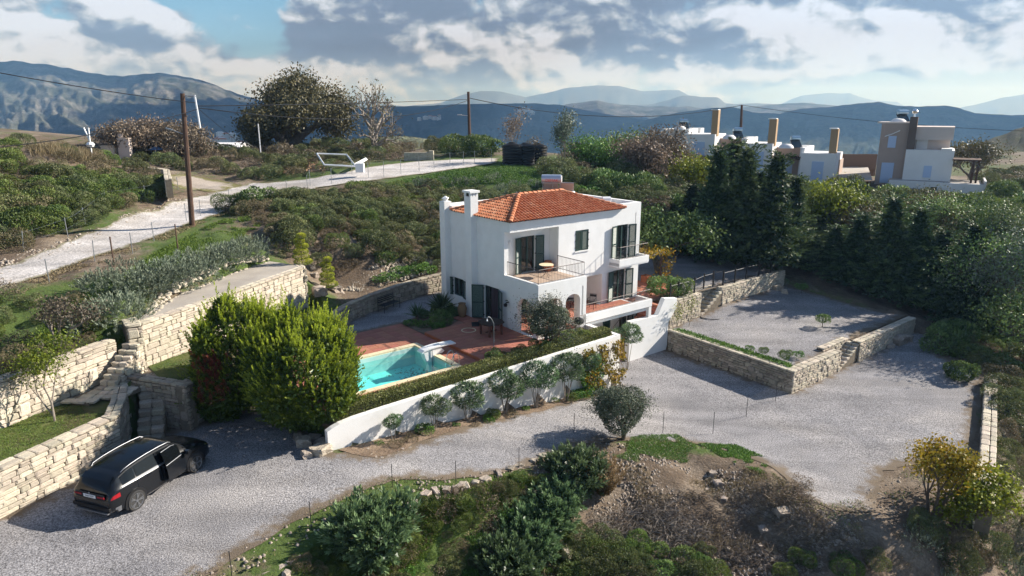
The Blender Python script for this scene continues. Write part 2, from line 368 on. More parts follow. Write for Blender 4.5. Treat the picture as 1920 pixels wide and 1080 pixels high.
def edge_blend(m, soil, width=1.1, grass=None):
    nt = m.node_tree; N = nt.nodes; L = nt.links; b = N['Principled BSDF']; old = b.inputs['Base Color'].links[0].from_socket
    at = N.new('ShaderNodeAttribute'); at.attribute_name = 'edge'; g = N.new('ShaderNodeNewGeometry')
    n = N.new('ShaderNodeTexNoise'); n.inputs['Scale'].default_value = 1.5; n.inputs['Detail'].default_value = 8; n.inputs['Roughness'].default_value = .72; L.new(g.outputs['Position'], n.inputs['Vector'])
    a = N.new('ShaderNodeMath'); a.operation = 'MULTIPLY_ADD'; L.new(n.outputs[0], a.inputs[0]); a.inputs[1].default_value = -width * 3.2; a.inputs[2].default_value = width * 1.45
    c = N.new('ShaderNodeMath'); c.operation = 'ADD'; L.new(at.outputs['Fac'], c.inputs[0]); L.new(a.outputs[0], c.inputs[1])
    mr = N.new('ShaderNodeMapRange'); L.new(c.outputs[0], mr.inputs[0]); mr.inputs[1].default_value = width * .15; mr.inputs[2].default_value = width * .75
    mx = N.new('ShaderNodeMix'); mx.data_type = 'RGBA'; L.new(mr.outputs[0], mx.inputs[0]); mx.inputs[6].default_value = (*soil, 1); L.new(old, mx.inputs[7]); L.new(mx.outputs[2], b.inputs['Base Color'])
    # faint wheel tracks, damp patches
    n2 = N.new('ShaderNodeTexNoise'); n2.inputs['Scale'].default_value = .55; n2.inputs['Detail'].default_value = 6; n2.inputs['Distortion'].default_value = .5; mp = N.new('ShaderNodeMapping'); mp.inputs['Rotation'].default_value = (0, 0, -.62); mp.inputs['Scale'].default_value = (.22, 1.25, 1); L.new(g.outputs['Position'], mp.inputs['Vector']); L.new(mp.outputs[0], n2.inputs['Vector'])
    m2 = N.new('ShaderNodeMapRange'); L.new(n2.outputs[0], m2.inputs[0]); m2.inputs[1].default_value = .35; m2.inputs[2].default_value = .65; m2.inputs[3].default_value = .80; m2.inputs[4].default_value = 1.12
    sc = N.new('ShaderNodeVectorMath'); sc.operation = 'SCALE'; L.new(mx.outputs[2], sc.inputs[0]); L.new(m2.outputs[0], sc.inputs[3]); L.new(sc.outputs[0], b.inputs['Base Color'])
edge_blend(M['gravel'], (.17, .135, .10), .8); edge_blend(M['gravel_w'], (.22, .20, .13), .4); edge_blend(M['gravel_d'], (.15, .14, .06), 1.0)
UA = math.atan2(.616, .788)
OA = Vector((1.42, 35.58, 0))
_u = Vector((math.cos(UA), math.sin(UA), 0)); _v = Vector((-math.sin(UA), math.cos(UA), 0))
def UV(a, b, z=0.0): p = OA + _u * a + _v * b; return Vector((p.x, p.y, z))
def toUV(x, y): d = Vector((x, y, 0)) - OA; return d.dot(_u), d.dot(_v)
def P(x, y, z):
    """photograph pixel (1920 x 1080) on the horizontal plane z -> point in the place"""
    a, b = x - 960, 540 - y; sp, cp = math.sin(PITCH), math.cos(PITCH)
    ry = b * sp + FPX * cp; rz = b * cp - FPX * sp; t = (z - CAMH) / rz
    return Vector((a * t, ry * t, z))

# ------------------------------------------------------------------ terrain
def inpoly(X, Y, poly):
    X = np.asarray(X); c = np.zeros(X.shape, bool); j = len(poly) - 1
    for i in range(len(poly)):
        xi, yi, xj, yj = poly[i][0], poly[i][1], poly[j][0], poly[j][1]
        if yi != yj: c ^= ((yi > Y) != (yj > Y)) & (X < (xj - xi) * (Y - yi) / (yj - yi) + xi)
        j = i
    return c
def zc(uu): return np.interp(uu, [-40, -14, -7.8, 3.7, 8, 40], [0.15, 0.0, -.55, -2.06, -2.1, -2.0])
def uvn(X, Y):
    X = np.asarray(X, float) - OA.x; Y = np.asarray(Y, float) - OA.y
    return X * _u.x + Y * _u.y, X * _v.x + Y * _v.y
ctl = []
def c_(px, py, z): p = P(px, py, z); ctl.append((p.x, p.y, z))
def cw(x, y, z): ctl.append((x, y, z))
EDGE = [(-40, -6.5), (-18.7, -8.1), (-15.9, -7.2), (-12.5, -6.7), (-10.5, -7.9), (-7.9, -8.5), (-4, -7.6), (-1.8, -8.4), (0.9, -10.0), (2.4, -12.8), (0.3, -15.2), (0.6, -17.2), (2.5, -18.5), (5.5, -19.2), (9, -19.2), (21.5, -15.2), (23, -12), (24, -8.5)]
for uu in range(-40, 26, 3):
    ve = np.interp(uu, [-40, -18.7, -12.5, -7.9, -1.8, 2.4, 2.5, 5.5, 9, 21.5, 26], [-6.5, -8.1, -6.7, -8.5, -8.4, -12.8, -18.5, -19.2, -18.8, -15.2, -12])
    hi = 0 if uu < 3 else (2 if uu < 11.1 else -9)
    if uu < -20: hi = -2
    if -20 <= uu < 3: hi = -3.6
    for vv in np.arange(ve, hi + .01, 2.2): q = UV(uu, vv); cw(q.x, q.y, float(zc(uu)))
# ground falling away below the drive
for (x, y, z) in ((560, 1085, -.5), (700, 1080, -1.3), (850, 1070, -1.9), (900, 960, -1.2), (980, 930, -1.6), (1000, 1080, -2.7), (1080, 900, -1.9), (1150, 980, -2.5), (1150, 1080, -2.95), (1240, 860, -2.2),
                  (1300, 880, -2.25), (1420, 880, -2.3), (1470, 930, -2.35), (1300, 1000, -2.6), (1420, 980, -2.42), (1450, 1075, -2.72), (1540, 1000, -2.4), (1600, 1060, -2.6), (1600, 1000, -2.3), (1700, 1000, -2.4), (1800, 1070, -3.4), (1700, 1080, -3.1),
                  (1900, 1070, -4.9), (1900, 900, -4.3), (1910, 780, -3.7), (1900, 700, -3.2), (1850, 650, -2.6), (1800, 640, -2.1), (1760, 600, -1.9), (1700, 560, -1.2), (1640, 540, -.6), (1560, 520, .0)): c_(x, y, z)
for (x, y, z) in ((-20, 8, -.4), (-8, 10, -2), (0, 8, -4), (12, 8, -6), (24, 10, -6.5), (36, 25, -6.5), (48, 36, -5), (60, 50, -3)): cw(x, y, z)
# garden, yard, terraces
for a, b, z in ((-12, -2.6, .7), (-12, 2, .75), (-12, 6, 1.1), (-8, 9, .75), (-4, 2, .75), (0, 3, .75), (-4, 9, .7), (0, 11.5, .7), (6, 6, .7), (10, 8, .8), (2.6, -2, .7), (13, 3, .9), (20, 3.5, .85), (16, 9, .95), (25, 8, 1), (13, -1.5, -.9), (20, -1, -.95), (14, -7, -.95), (26, -7, -1.1)): q = UV(a, b); cw(q.x, q.y, z)
# left terraces
for x, y, z in ((-17, 22.5, 1.55), (-18, 24.4, 1.55), (-16.4, 27, 1.7), (-15, 29, 1.75), (-13, 31.5, 1.8), (-12, 36, 1.6), (-11, 38.5, 1.3), (-18.6, 29, 3.3), (-15.5, 34, 3.7), (-14.2, 39, 3.8), (-19.4, 25, 3.3), (-21.5, 26, 3.6)): cw(x, y, z)
for (x, y, z) in ((20, 700, 3.5), (100, 640, 3.6), (60, 600, 4.0), (200, 590, 4.1), (230, 560, 4.3), (330, 520, 4.4), (420, 480, 4.6), (480, 470, 4.4), (0, 545, 4.75), (0, 500, 4.9), (130, 490, 5.0), (250, 440, 5.3), (360, 425, 5.5), (300, 400, 5.5), (400, 370, 5.9),
                  (470, 350, 6.2), (540, 365, 6.1), (560, 342, 6.5), (640, 332, 6.9), (700, 325, 7.1), (800, 312, 7.4), (930, 303, 7.6), (860, 330, 6.9), (950, 325, 7.0), (1040, 335, 6.4), (1080, 360, 5.7), (1130, 340, 5.6),
                  (500, 440, 4.9), (560, 420, 5.2), (560, 470, 4.1), (620, 400, 5.4), (620, 470, 3.8), (600, 520, 2.3), (660, 520, 2.1), (700, 480, 3.2), (700, 430, 4.4), (700, 380, 5.7), (780, 350, 6.3), (780, 420, 4.3), (780, 470, 3.0), (760, 515, 1.9), (820, 500, 2.1), (820, 430, 3.7), (880, 370, 5.2), (650, 550, 1.5)): c_(x, y, z)
# left hill
for (x, y, z) in ((0, 455, 5.4), (120, 420, 5.9), (240, 390, 6.1), (60, 380, 7.0), (0, 330, 8.6), (0, 275, 10.3), (100, 290, 9.7), (200, 310, 8.5), (160, 340, 7.8), (290, 345, 7.0), (230, 300, 8.4), (320, 320, 7.6)): c_(x, y, z)
for (x, y, z) in ((-60, 60, 12), (-55, 40, 8), (-45, 25, 5), (-32, 18, 3.6), (-40, 75, 10), (-26, 75, 8.2), (-15, 85, 7.8), (0, 95, 8), (-8, 104, 8), (8, 85, 7.4), (-30, 110, 6), (0, 120, 6), (-50, 110, 7), (20, 100, 5), (25, 80, 4.6), (20, 65, 3.4), (14, 60, 4.2), (30, 62, 2.2), (36, 76, 4.0), (46, 100, 4.2), (60, 95, 4.4), (46, 74, 4.3), (58, 80, 4.3), (38, 60, .8), (50, 60, 1.0), (62, 66, 2.0), (80, 90, 5), (80, 60, 1), (90, 110, 6), (60, 125, 4.5), (30, 125, 4), (90, 130, 7)): cw(x, y, z)
_C = np.array(ctl); _n = len(_C)
_D = np.sqrt(((_C[:, None, :2] - _C[None, :, :2]) ** 2).sum(-1) + .6)
_A = np.zeros((_n + 3, _n + 3)); _A[:_n, :_n] = -_D + np.eye(_n) * .12; _A[:_n, _n] = 1; _A[:_n, _n + 1:] = _C[:, :2]; _A[_n:, :_n] = _A[:_n, _n:].T
_Wt = np.linalg.solve(_A, np.concatenate([_C[:, 2], np.zeros(3)]))
def h0(X, Y):
    X = np.asarray(X, float); Y = np.asarray(Y, float); sh = X.shape; X = X.ravel(); Y = Y.ravel(); out = np.empty(len(X))
    for i in range(0, len(X), 4000):
        x = X[i:i + 4000]; y = Y[i:i + 4000]
        d = np.sqrt((x[:, None] - _C[None, :, 0]) ** 2 + (y[:, None] - _C[None, :, 1]) ** 2 + .6)
        out[i:i + 4000] = -d @ _Wt[:_n] + _Wt[_n] + _Wt[_n + 1] * x + _Wt[_n + 2] * y
    return out.reshape(sh)
def XYp(lst): return [(UV(a, b).x, UV(a, b).y) for a, b in lst]
GARDEN = XYp([(-13.5, -3.2), (3.75, -2.4), (3.5, 2.6), (10.7, 2.6), (10.7, 9.9), (3, 12.9), (-2, 12.4), (-4.5, 11.3), (-6.9, 10.2), (-8.6, 8.6), (-13.2, 6.2)])
BASEMENT = XYp([(3.9, -2.2), (11.0, -2.2), (11.0, 2.55), (3.7, 2.55)])
COURT_UP = XYp([(11.3, .75), (10.9, -8.8), (18.3, -8.0), (27.4, -7.9), (26.6, 1.0)])
UPTERR = XYp([(12.4, 1.0), (25, 1.0), (27.5, 4), (27, 12), (12.4, 10), (10.75, 10), (10.75, 2.6), (11.2, 1.4)])
L1 = [(-19.6, 13.5), (-16.83, 20.2), (-15.05, 24.6)]
LAWN1 = [(-19.8, 13.6), (-16.95, 20.3), (-15.1, 24.6), (-16.0, 26.9), (-17.9, 27.0), (-19.15, 23.5), (-22.1, 15.9)]
L3A, L3B = P(265, 607, 3.9), P(572, 500, 3.9)
CONC = [(L3A.x, L3A.y), (L3B.x, L3B.y)] + [tuple(P(x, y, 3.9).xy) for x, y in ((505, 490), (430, 514), (345, 548), (288, 580), (238, 610))]
LAWN2 = [(-15.3, 24.9), (-13.4, 27.0), (-12.3, 31.5), (-11.0, 38.0), (-13.0, 41.5), (-16.9, 29.2)]
def courtz(X, Y):
    uu, vv = uvn(X, Y); return -.95 + .65 * np.clip((uu - 13) / 6, 0, 1) * np.clip((vv + 5) / 6, 0, 1)
DRIVE = XYp([(-40, -8.9), (-30.2, -4.25), (-23.85, -.7), (-20.05, 1.45), (-19.4, 2.5), (-17.2, 2.6), (-13.5, 3.0), (-13.6, -2.9), (-13.4, -3.4), (-11.8, -4.5), (-8.8, -3.9), (-3.1, -3.2), (1.5, -2.8), (3.9, -2.2), (3.7, 2.6), (11.0, 2.6), (11.0, .2), (11.1, -8.7), (22, -8.4), (28.5, -8.0), (27.5, -10), (24, -11.5), (22.0, -14.6), (9.2, -18.4), (8.4, -16.9), (6.2, -16.0), (4.6, -16.6), (2.2, -17.4), (.9, -16.4), (.9, -15.2), (2.4, -13.2), (2.2, -11.6), (1.2, -9.6), (-1.8, -8.1), (-4, -7.5), (-7.9, -8.3), (-10.5, -7.7), (-12.5, -6.5), (-15.9, -7.0), (-18.7, -7.9), (-30, -12), (-40, -15)])
L2TOP = [(-17.75, 28.1), (-19.35, 23.9), (-22.5, 16.2), (-24.5, 17.0), (-21.2, 24.6), (-19.2, 29.2), (-18.0, 29.6)]
POOLPIT = XYp([(-12.2, -1.0), (-4.9, -.9), (-4.9, 4.4), (-12.2, 4.4)])
LOWD = XYp([(-40, -8.7), (-30.4, -4.0), (-24.05, -.45), (-20.25, 1.7), (-19.75, 2.9), (-18.5, 4.7), (-17.3, 4.1), (-17.2, 2.9), (-13.3, 3.2), (-13.1, -2.95), (3.7, -2.45), (3.7, 2.65), (11.0, 2.65), (11.0, .3), (11.35, .3), (11.05, -8.7), (16.2, -8.6), (16.2, -7.7), (18.7, -7.7), (18.7, -8.6), (27.5, -8.3), (28, -10), (24, -11.7), (22.3, -14.8), (9.3, -18.7), (8.4, -17.2), (6.2, -16.3), (4.6, -16.9), (2.2, -17.7), (.6, -16.6), (.6, -15.2), (2.1, -13.2), (1.9, -11.6), (1.0, -9.9), (-1.8, -8.4), (-4, -7.8), (-7.9, -8.6), (-10.5, -8), (-12.5, -6.8), (-15.9, -7.3), (-18.7, -8.2), (-30, -12.4), (-40, -15.4)])
LOWEDGE = LOWD[22:] if len(LOWD) < 99 else None
LOWL1 = [(-19.95, 13.6), (-17.2, 20.2), (-15.5, 24.3), (-15.9, 25.8), (-16.3, 26.7), (-17.0, 28.9), (-17.9, 28.0), (-19.3, 23.7), (-22.4, 15.9)]
LOWL2 = [(-15.2, 27.2), (-13.6, 27.1), (-12.0, 29.6), (-12.3, 32), (-11.2, 37.0), (-11.5, 40.5), (-13.3, 41.9), (-13.1, 40.6), (-15.15, 34.1), (-16.85, 29.3), (-17.0, 28.6)]
LOWC = XYp([(11.3, .75), (10.85, -8.75), (16, -8.7), (16, -7.9), (18.6, -7.9), (18.6, -8.7), (27.4, -8.3), (26.8, .95), (17.7, .95), (17.7, 1.55), (14.8, 1.55), (14.8, .75)])
YARD = XYp([(-12.9, 7.5), (-4.2, 7.7), (-4.2, 4.95), (-2.6, 4.95), (-.3, 6.3), (-.3, 9.8), (10.7, 9.9), (3, 13.1), (2.4, 13.1), (0, 12.85), (-2.3, 12.25), (-4.5, 11.4), (-6.3, 10.45), (-7.4, 9.5), (-8.6, 7.7)])
def l2z(X, Y): return 1.85 - .58 * np.clip((Y - 29) / 12, 0, 1)
def segdist(X, Y, pl, closed=False):
    d = np.full(np.shape(X), 1e9); n = len(pl)
    for i in range(n if closed else n - 1):
        ax, ay = pl[i]; bx, by = pl[(i + 1) % n]; dx, dy = bx - ax, by - ay; t = np.clip(((X - ax) * dx + (Y - ay) * dy) / max(dx * dx + dy * dy, 1e-9), 0, 1); d = np.minimum(d, np.hypot(X - ax - t * dx, Y - ay - t * dy))
    return d
def hh(X, Y):
    z = h0(X, Y); uu, vv = uvn(X, Y)
    near = (vv < -5) & (vv > -24)
    if np.any(near):
        t = np.clip(segdist(X, Y, LOWEDGE) / 2.6, 0, 1); t = t * t * (3 - 2 * t); z = np.where(near, z * t + (zc(uu) - .005) * (1 - t), z)
    for poly, f in ((GARDEN, .70), (COURT_UP, 'c'), (UPTERR, .88), (CONC, 3.84), (L2TOP, 3.34), (LOWL2, '2'), (LOWL1, 1.56), (LOWC, 'c'), (BASEMENT, -2.12), (LOWD, 'd'), (YARD, .69), (POOLPIT, -1.3)):
        v = courtz(X, Y) - .02 if f == 'c' else l2z(X, Y) if f == '2' else zc(uu) - .005 if f == 'd' else f
        z = np.where(inpoly(X, Y, poly), v, z)
    return z
def gz(x, y): return float(hh(np.array([x]), np.array([y]))[0])
def hit(px, py, lo=12.0, hi=140.0):
    """where the sight line through a photograph pixel meets the ground"""
    a, b = px - 960, 540 - py; sp, cp = math.sin(PITCH), math.cos(PITCH)
    d = np.array([a, b * sp + FPX * cp, b * cp - FPX * sp]) / FPX; t = np.linspace(lo, hi, 420) if hi > 60 else np.linspace(lo, hi, 200)
    X, Y, Zr = d[0] * t, d[1] * t, CAMH + d[2] * t; g = hh(X, Y); k = np.nonzero(Zr <= g)[0]
    if len(k) == 0: return Vector((X[-1], Y[-1], g[-1]))
    k = k[0]; return Vector((X[k], Y[k], float(g[k])))
def axis(lo, hi, step, far, grow=1.12):
    a = list(np.arange(lo, hi + 1e-6, step)); d = step; x = lo
    while x > far[0]: d *= grow; x -= d; a.insert(0, x)
    d = step; x = hi
    while x < far[1]: d *= grow; x += d; a.append(x)
    return np.array(a)
def build_ground():
    xs = axis(-25, 31, .26, (-110, 140)); ys = axis(15, 52, .26, (2, 150))
    X, Y = np.meshgrid(xs, ys); Z = hh(X, Y)
    # natural roughness away from built surfaces
    uu, vv = uvn(X, Y)
    built = inpoly(X, Y, GARDEN) | inpoly(X, Y, BASEMENT) | inpoly(X, Y, COURT_UP) | inpoly(X, Y, UPTERR) | inpoly(X, Y, LAWN1) | inpoly(X, Y, CONC) | inpoly(X, Y, LAWN2)
    gp = XYp([(-45, 2), (-20, .5), (-13.6, -3), (4, -2), (11.4, 2), (11.4, -9), (24, -8.5)] + [(a, b) for a, b in EDGE[::-1]])
    built |= inpoly(X, Y, gp) | inpoly(X, Y, L2TOP) | inpoly(X, Y, LOWL2) | inpoly(X, Y, LOWD)
    road = inpoly(X, Y, ROADP) | inpoly(X, Y, DIRTP)
    built |= road
    nz = np.zeros(X.shape)
    for i in range(X.shape[0]):
        for j in range(X.shape[1]):
            if not built[i, j] and xs[j] > -70 and ys[i] < 120:
                nz[i, j] = mnoise.fractal(Vector((xs[j] * .45, ys[i] * .45, 0)), 1.0, 2.0, 3)
    Z = Z + nz * .22
    # beyond the crest the land drops into the valley
    drop = np.clip((Y - 112) / 40, 0, 1) ** 1.5 * 45 * (1 - np.clip((X - 30) / 60, 0, 1) * .9)
    Z = Z - drop
    ny, nx = X.shape
    V = np.stack([X.ravel(), Y.ravel(), Z.ravel()], 1)
    a = (np.arange(ny - 1)[:, None] * nx + np.arange(nx - 1)[None, :]).ravel()
    Fq = np.stack([a, a + 1, a + nx + 1, a + nx], 1)
    # tint: how green
    g = np.zeros(X.shape)
    for i in range(ny):
        for j in range(nx): g[i, j] = mnoise.noise(Vector((xs[j] * .13, ys[i] * .13, 3.3)))
    green = np.clip(.22 + g * .9, 0, 1)
    def patch(px, py, z, rx, ry, amt):
        p = P(px, py, z); return np.exp(-(((X - p.x) / rx) ** 2 + ((Y - p.y) / ry) ** 2)) * amt
    green += patch(900, 320, 7.0, 16, 9, 1.4) + patch(1130, 350, 5.6, 5, 6, 1) + patch(560, 560, 1.8, 3, 3, .2) + patch(1230, 850, -2.2, 3.4, 2.0, 1.6) + patch(1380, 870, -2.4, 2.6, 1.5, 1.0) + patch(900, 960, -1.3, 4, 3, 1.2) + patch(620, 1010, -1.0, 3, 3, 1)
    green += patch(400, 450, 5.2, 5, 4, .8) + patch(160, 570, 4.2, 4, 4, .9) + patch(80, 680, 3.5, 3, 3, .8) + patch(1850, 400, 3.5, 9, 6, 1)
    green = green + np.clip((X - 42) / 12, 0, 1) * np.clip((Y - 70) / 15, 0, 1) * .15
    green -= patch(1330, 960, -3.0, 5, 3.4, 1.6) + patch(1600, 1050, -3.6, 4.5, 3.5, 1.2) + patch(700, 520, 2, 5, 3, .8) + patch(780, 540, 1.8, 5, 2, .9) + patch(150, 320, 8, 6, 8, .7) + patch(450, 290, 8, 9, 9, .5) + patch(860, 345, 6.5, 3, 2.2, 1.0)
    me = np_mesh('ground', V, Fq, [M['ground']], {'green': np.clip(green, 0, 1).ravel()}, smooth=True)
    o = link('ground', me); tag(o, 'hillside ground of rough grass, soil and stones', kind='structure')
    return o
def ground_mat():
    m = mat('hillside_ground', (.16, .12, .085), (.10, .072, .05), (.25, .20, .15), scale=1.1, rough=1, bump=.07, bscale=7, fine=(11, .35), nr=.7)
    nt = m.node_tree; N = nt.nodes; L = nt.links; b = N['Principled BSDF']
    old = b.inputs['Base Color'].links[0].from_socket
    at = N.new('ShaderNodeAttribute'); at.attribute_name = 'green'
    g = N.new('ShaderNodeNewGeometry'); n = N.new('ShaderNodeTexNoise'); n.inputs['Scale'].default_value = 1.7; n.inputs['Detail'].default_value = 8; n.inputs['Roughness'].default_value = .7; L.new(g.outputs['Position'], n.inputs['Vector'])
    ad = N.new('ShaderNodeMath'); ad.operation = 'MULTIPLY_ADD'; L.new(n.outputs[0], ad.inputs[0]); ad.inputs[1].default_value = 1.6; ad.inputs[2].default_value = -.8
    ad2 = N.new('ShaderNodeMath'); ad2.operation = 'ADD'; L.new(at.outputs['Fac'], ad2.inputs[0]); L.new(ad.outputs[0], ad2.inputs[1])
    mr = N.new('ShaderNodeMapRange'); L.new(ad2.outputs[0], mr.inputs[0]); mr.inputs[1].default_value = .32; mr.inputs[2].default_value = .72
    n2 = N.new('ShaderNodeTexNoise'); n2.inputs['Scale'].default_value = 5; n2.inputs['Detail'].default_value = 5; L.new(g.outputs['Position'], n2.inputs['Vector'])
    gc = N.new('ShaderNodeMix'); gc.data_type = 'RGBA'; L.new(n2.outputs[0], gc.inputs[0]); gc.inputs[6].default_value = (.040, .070, .014, 1); gc.inputs[7].default_value = (.095, .135, .032, 1)
    mx = N.new('ShaderNodeMix'); mx.data_type = 'RGBA'; L.new(mr.outputs[0], mx.inputs[0]); L.new(old, mx.inputs[6]); L.new(gc.outputs[2], mx.inputs[7])
    L.new(mx.outputs[2], b.inputs['Base Color'])
    return m
M['ground'] = ground_mat()
def pxs(lst, z): return [tuple(P(x, y, z).xy) if len((x, y)) == 2 else None for x, y in lst]
def px3(lst): return [tuple(P(x, y, z).xy) for x, y, z in lst]
def hits(l): return [tuple(hit(x, y, 12, 110).xy) for x, y, z in l]
ROADP = hits([(-60, 556, 0), (0, 546, 0), (60, 527, 0), (170, 487, 0), (250, 460, 0), (330, 433, 0), (400, 406, 0), (450, 386, 0), (520, 376, 0), (600, 353, 0), (700, 340, 0), (800, 327, 0), (880, 315, 0), (930, 307, 0), (935, 297, 0),
              (880, 299, 0), (780, 304, 0), (700, 313, 0), (640, 326, 0), (560, 340, 0), (470, 344, 0), (420, 357, 0), (380, 368, 0), (320, 381, 0), (260, 400, 0), (200, 426, 0), (120, 458, 0), (60, 482, 0), (0, 505, 0), (-60, 520, 0)])
DIRTP = hits([(300, 330, 7.3), (350, 328, 7.2), (400, 338, 6.8), (455, 348, 6.4), (410, 362, 6.1), (350, 356, 6.4), (310, 345, 6.9)])
def drape(name, poly, m, dz=.03, step=.5, zf=None, edge=0.0, kind='structure', label=None, skirt=0):
    """sheet following the ground inside a polygon"""
    pts = []; n = len(poly)
    for i in range(n):
        a = Vector(poly[i]); b = Vector(poly[(i + 1) % n]); k = max(1, int((b - a).length / step))
        for j in range(k):
            p = a.lerp(b, j / k)
            if edge: p = p + Vector((mnoise.noise(Vector((p.x * 1.3, p.y * 1.3, 0))), mnoise.noise(Vector((p.x * 1.3, p.y * 1.3, 9))))) * edge
            pts.append(p)
    xs = [p.x for p in pts]; ys = [p.y for p in pts]
    gx, gy = np.meshgrid(np.arange(min(xs), max(xs), step), np.arange(min(ys), max(ys), step))
    ok = inpoly(gx, gy, [tuple(p) for p in pts])
    inn = [Vector((x, y)) for x, y in zip(gx[ok], gy[ok])]
    nb = len(pts)
    vs, _, fs, *_r = delaunay_2d_cdt(pts + inn, [(i, (i + 1) % nb) for i in range(nb)], [list(range(nb))], 1, 1e-5)
    X = np.array([v.x for v in vs]); Y = np.array([v.y for v in vs]); Z = (zf(X, Y) if zf else hh(X, Y)) + dz
    me = bpy.data.meshes.new(name); me.from_pydata([(x, y, z) for x, y, z in zip(X, Y, Z)], [], [tuple(f) for f in fs]); me.materials.append(m)
    me.polygons.foreach_set('use_smooth', [True] * len(me.polygons)); me.update()
    at = me.attributes.new('edge', 'FLOAT', 'POINT'); at.data.foreach_set('value', segdist(X, Y, [tuple(p) for p in pts], True).astype(np.float32))
    o = link(name, me)
    if kind: tag(o, label, kind=kind)
    return o
build_ground()
def plat(X, Y): uu, vv = uvn(X, Y); return zc(uu)
drape('gravel_driveway', DRIVE,
      M['gravel'], dz=.022, step=.4, zf=plat, edge=.22, label='wide grey gravel driveway and parking court')
drape('gravel_terrace', COURT_UP, M['gravel'], dz=.03, zf=courtz, label='raised gravel terrace inside the stone walls')
drape('gravel_forecourt', UPTERR, M['gravel'], dz=.03, zf=lambda X, Y: X * 0 + .88, label='shaded gravel forecourt behind the iron fence')
drape('gravel_yard', YARD, M['gravel'], dz=.02, zf=lambda X, Y: X * 0 + .70, label='shaded gravel yard behind the pool')
drape('gravel_road', ROADP, M['gravel_w'], dz=.06, step=.5, edge=.4, label='pale gravel road climbing across the hillside')
drape('dirt_track', DIRTP, M['gravel_d'], dz=.05, step=.5, edge=.5, label='beige dirt turning area beside the gravel road')
drape('concrete_terrace', CONC, M['concrete'], dz=.03, zf=lambda X, Y: X * 0 + 3.88, label='long bare concrete terrace on top of the stone wall')
drape('lawn', [(-19.8, 13.7), (-17.0, 20.3), (-15.5, 24.3), (-15.9, 25.8), (-16.5, 26.9), (-17.5, 27.6), (-19.1, 23.7), (-22.2, 16.0)], M['ground'] if False else mat('lawn_soil', (.055, .085, .02), (.12, .13, .04), (.10, .08, .04), scale=1.4, rough=1, bump=.03, fine=(20, .25)), dz=.02, zf=lambda X, Y: X * 0 + 1.58, label='lower lawn between the two stone walls')
drape('lawn', [(-15.0, 27.3), (-13.6, 27.2), (-12.0, 29.6), (-12.3, 32), (-11.2, 37.0), (-11.5, 40.5), (-13.1, 41.5), (-14.9, 34.1), (-16.65, 29.3)], bpy.data.materials['lawn_soil'], dz=.03, zf=l2z, label='small lawn beside the golden conifer')
bpy.data.objects['lawn'].data.materials[0] = bpy.data.materials['lawn_soil']

drape('planting_soil', XYp([(-4.2, 5.02), (-2.6, 5.02), (-1.5, 5.7), (-.4, 6.4), (-.4, 8.6), (-2.5, 8.4), (-4.3, 7.75)]), M['soil'], dz=.10, step=.4, zf=lambda X, Y: X * 0 + .72, label='dark soil bed between deck and side wall')
BEDP = XYp([(-13.2, -3.15), (3.8, -2.55), (3.9, -2.9), (1.6, -3.1), (-1.5, -3.4), (-4, -3.6), (-7, -3.75), (-9.5, -4.0), (-11.4, -4.6), (-12.3, -4.6), (-12.9, -3.9)])
drape('flower_bed_soil', BEDP, M['soil'], dz=.035, step=.35, zf=plat, edge=.25, label='narrow soil bed at the foot of the white garden wall')

# ------------------------------------------------------------------ far hills, mountains, valley
def hill_mat(name, a, b, c, s):
    return mat(name, a, b, c, scale=s, rough=1, nr=.7, detail=8, contrast=(.38, .62), bump=3.0, bscale=s * 6, fine=(s * 16, .6), spec=.05)
M['hillrock'] = hill_mat('scrubby_limestone_hillside', (.030, .042, .030), (.165, .165, .165), (.035, .045, .03), .0085)
M['hillgreen'] = hill_mat('wooded_hillside', (.014, .024, .014), (.030, .040, .022), (.060, .058, .040), .006)
M['hillmid'] = hill_mat('pale_scrub_hillside', (.085, .095, .050), (.17, .16, .11), (.12, .13, .06), .03)
M['hillfar'] = mat('distant_mountain', (.07, .085, .07), (.12, .12, .10), scale=.001, rough=1)
def ridge(name, prof, dist, depth, base, m, label, amp=.10, seed=0.0, nseg=None, rows=26, back=.6, nf=3.5):
    """prof: list of (px, py) skyline points; the ridge stands at dist metres and falls towards us over depth metres"""
    xs = [p[0] for p in prof]; ys = [p[1] for p in prof]
    n = nseg or int(abs(xs[-1] - xs[0]) / 5); PX = np.linspace(xs[0], xs[-1], n); PY = np.interp(PX, xs, ys)
    V = []; rws = list(np.linspace(0, 1, rows)) + [1.12, 1.35, 1.8]
    for t in rws:
        for px, py in zip(PX, PY):
            d0 = (px - 960) / 1323.0; az = math.atan(d0)
            top = CAMH + dist * (205 - py) / 1323.0
            d = dist - depth * (1 - t) if t <= 1 else dist + depth * back * (t - 1)
            if t <= 1: s = t ** 1.15 * (.55 + .45 * t)
            else: s = 1 - (t - 1) * .9
            z = base + (top - base) * s
            w = math.sin(min(t, 1) * math.pi) ** .7 if t < 1 else (0.15 if t > 1 else 0)
            f = nf / dist
            nz = (mnoise.ridged_multi_fractal(Vector((px * .0045 * nf + seed, t * 2.6 * (depth / dist) * nf + seed, seed)), 1.0, 2.1, 6, 1.0, 2.0) - 1.1) * (1 + .0) + .25 * mnoise.fractal(Vector((px * .03 * nf, t * 16 * (depth / dist) * nf, seed)), .6, 2.0, 5)
            z += (top - base) * amp * nz * w
            V.append((d * d0, d, z))
    V = np.array(V); ny = len(rws)
    a = (np.arange(ny - 1)[:, None] * n + np.arange(n - 1)[None, :]).ravel()
    Fq = np.stack([a, a + 1, a + n + 1, a + n], 1)
    me = np_mesh(name, V, Fq, [m], smooth=False)
    o = link(name, me); tag(o, label, kind='structure'); return o
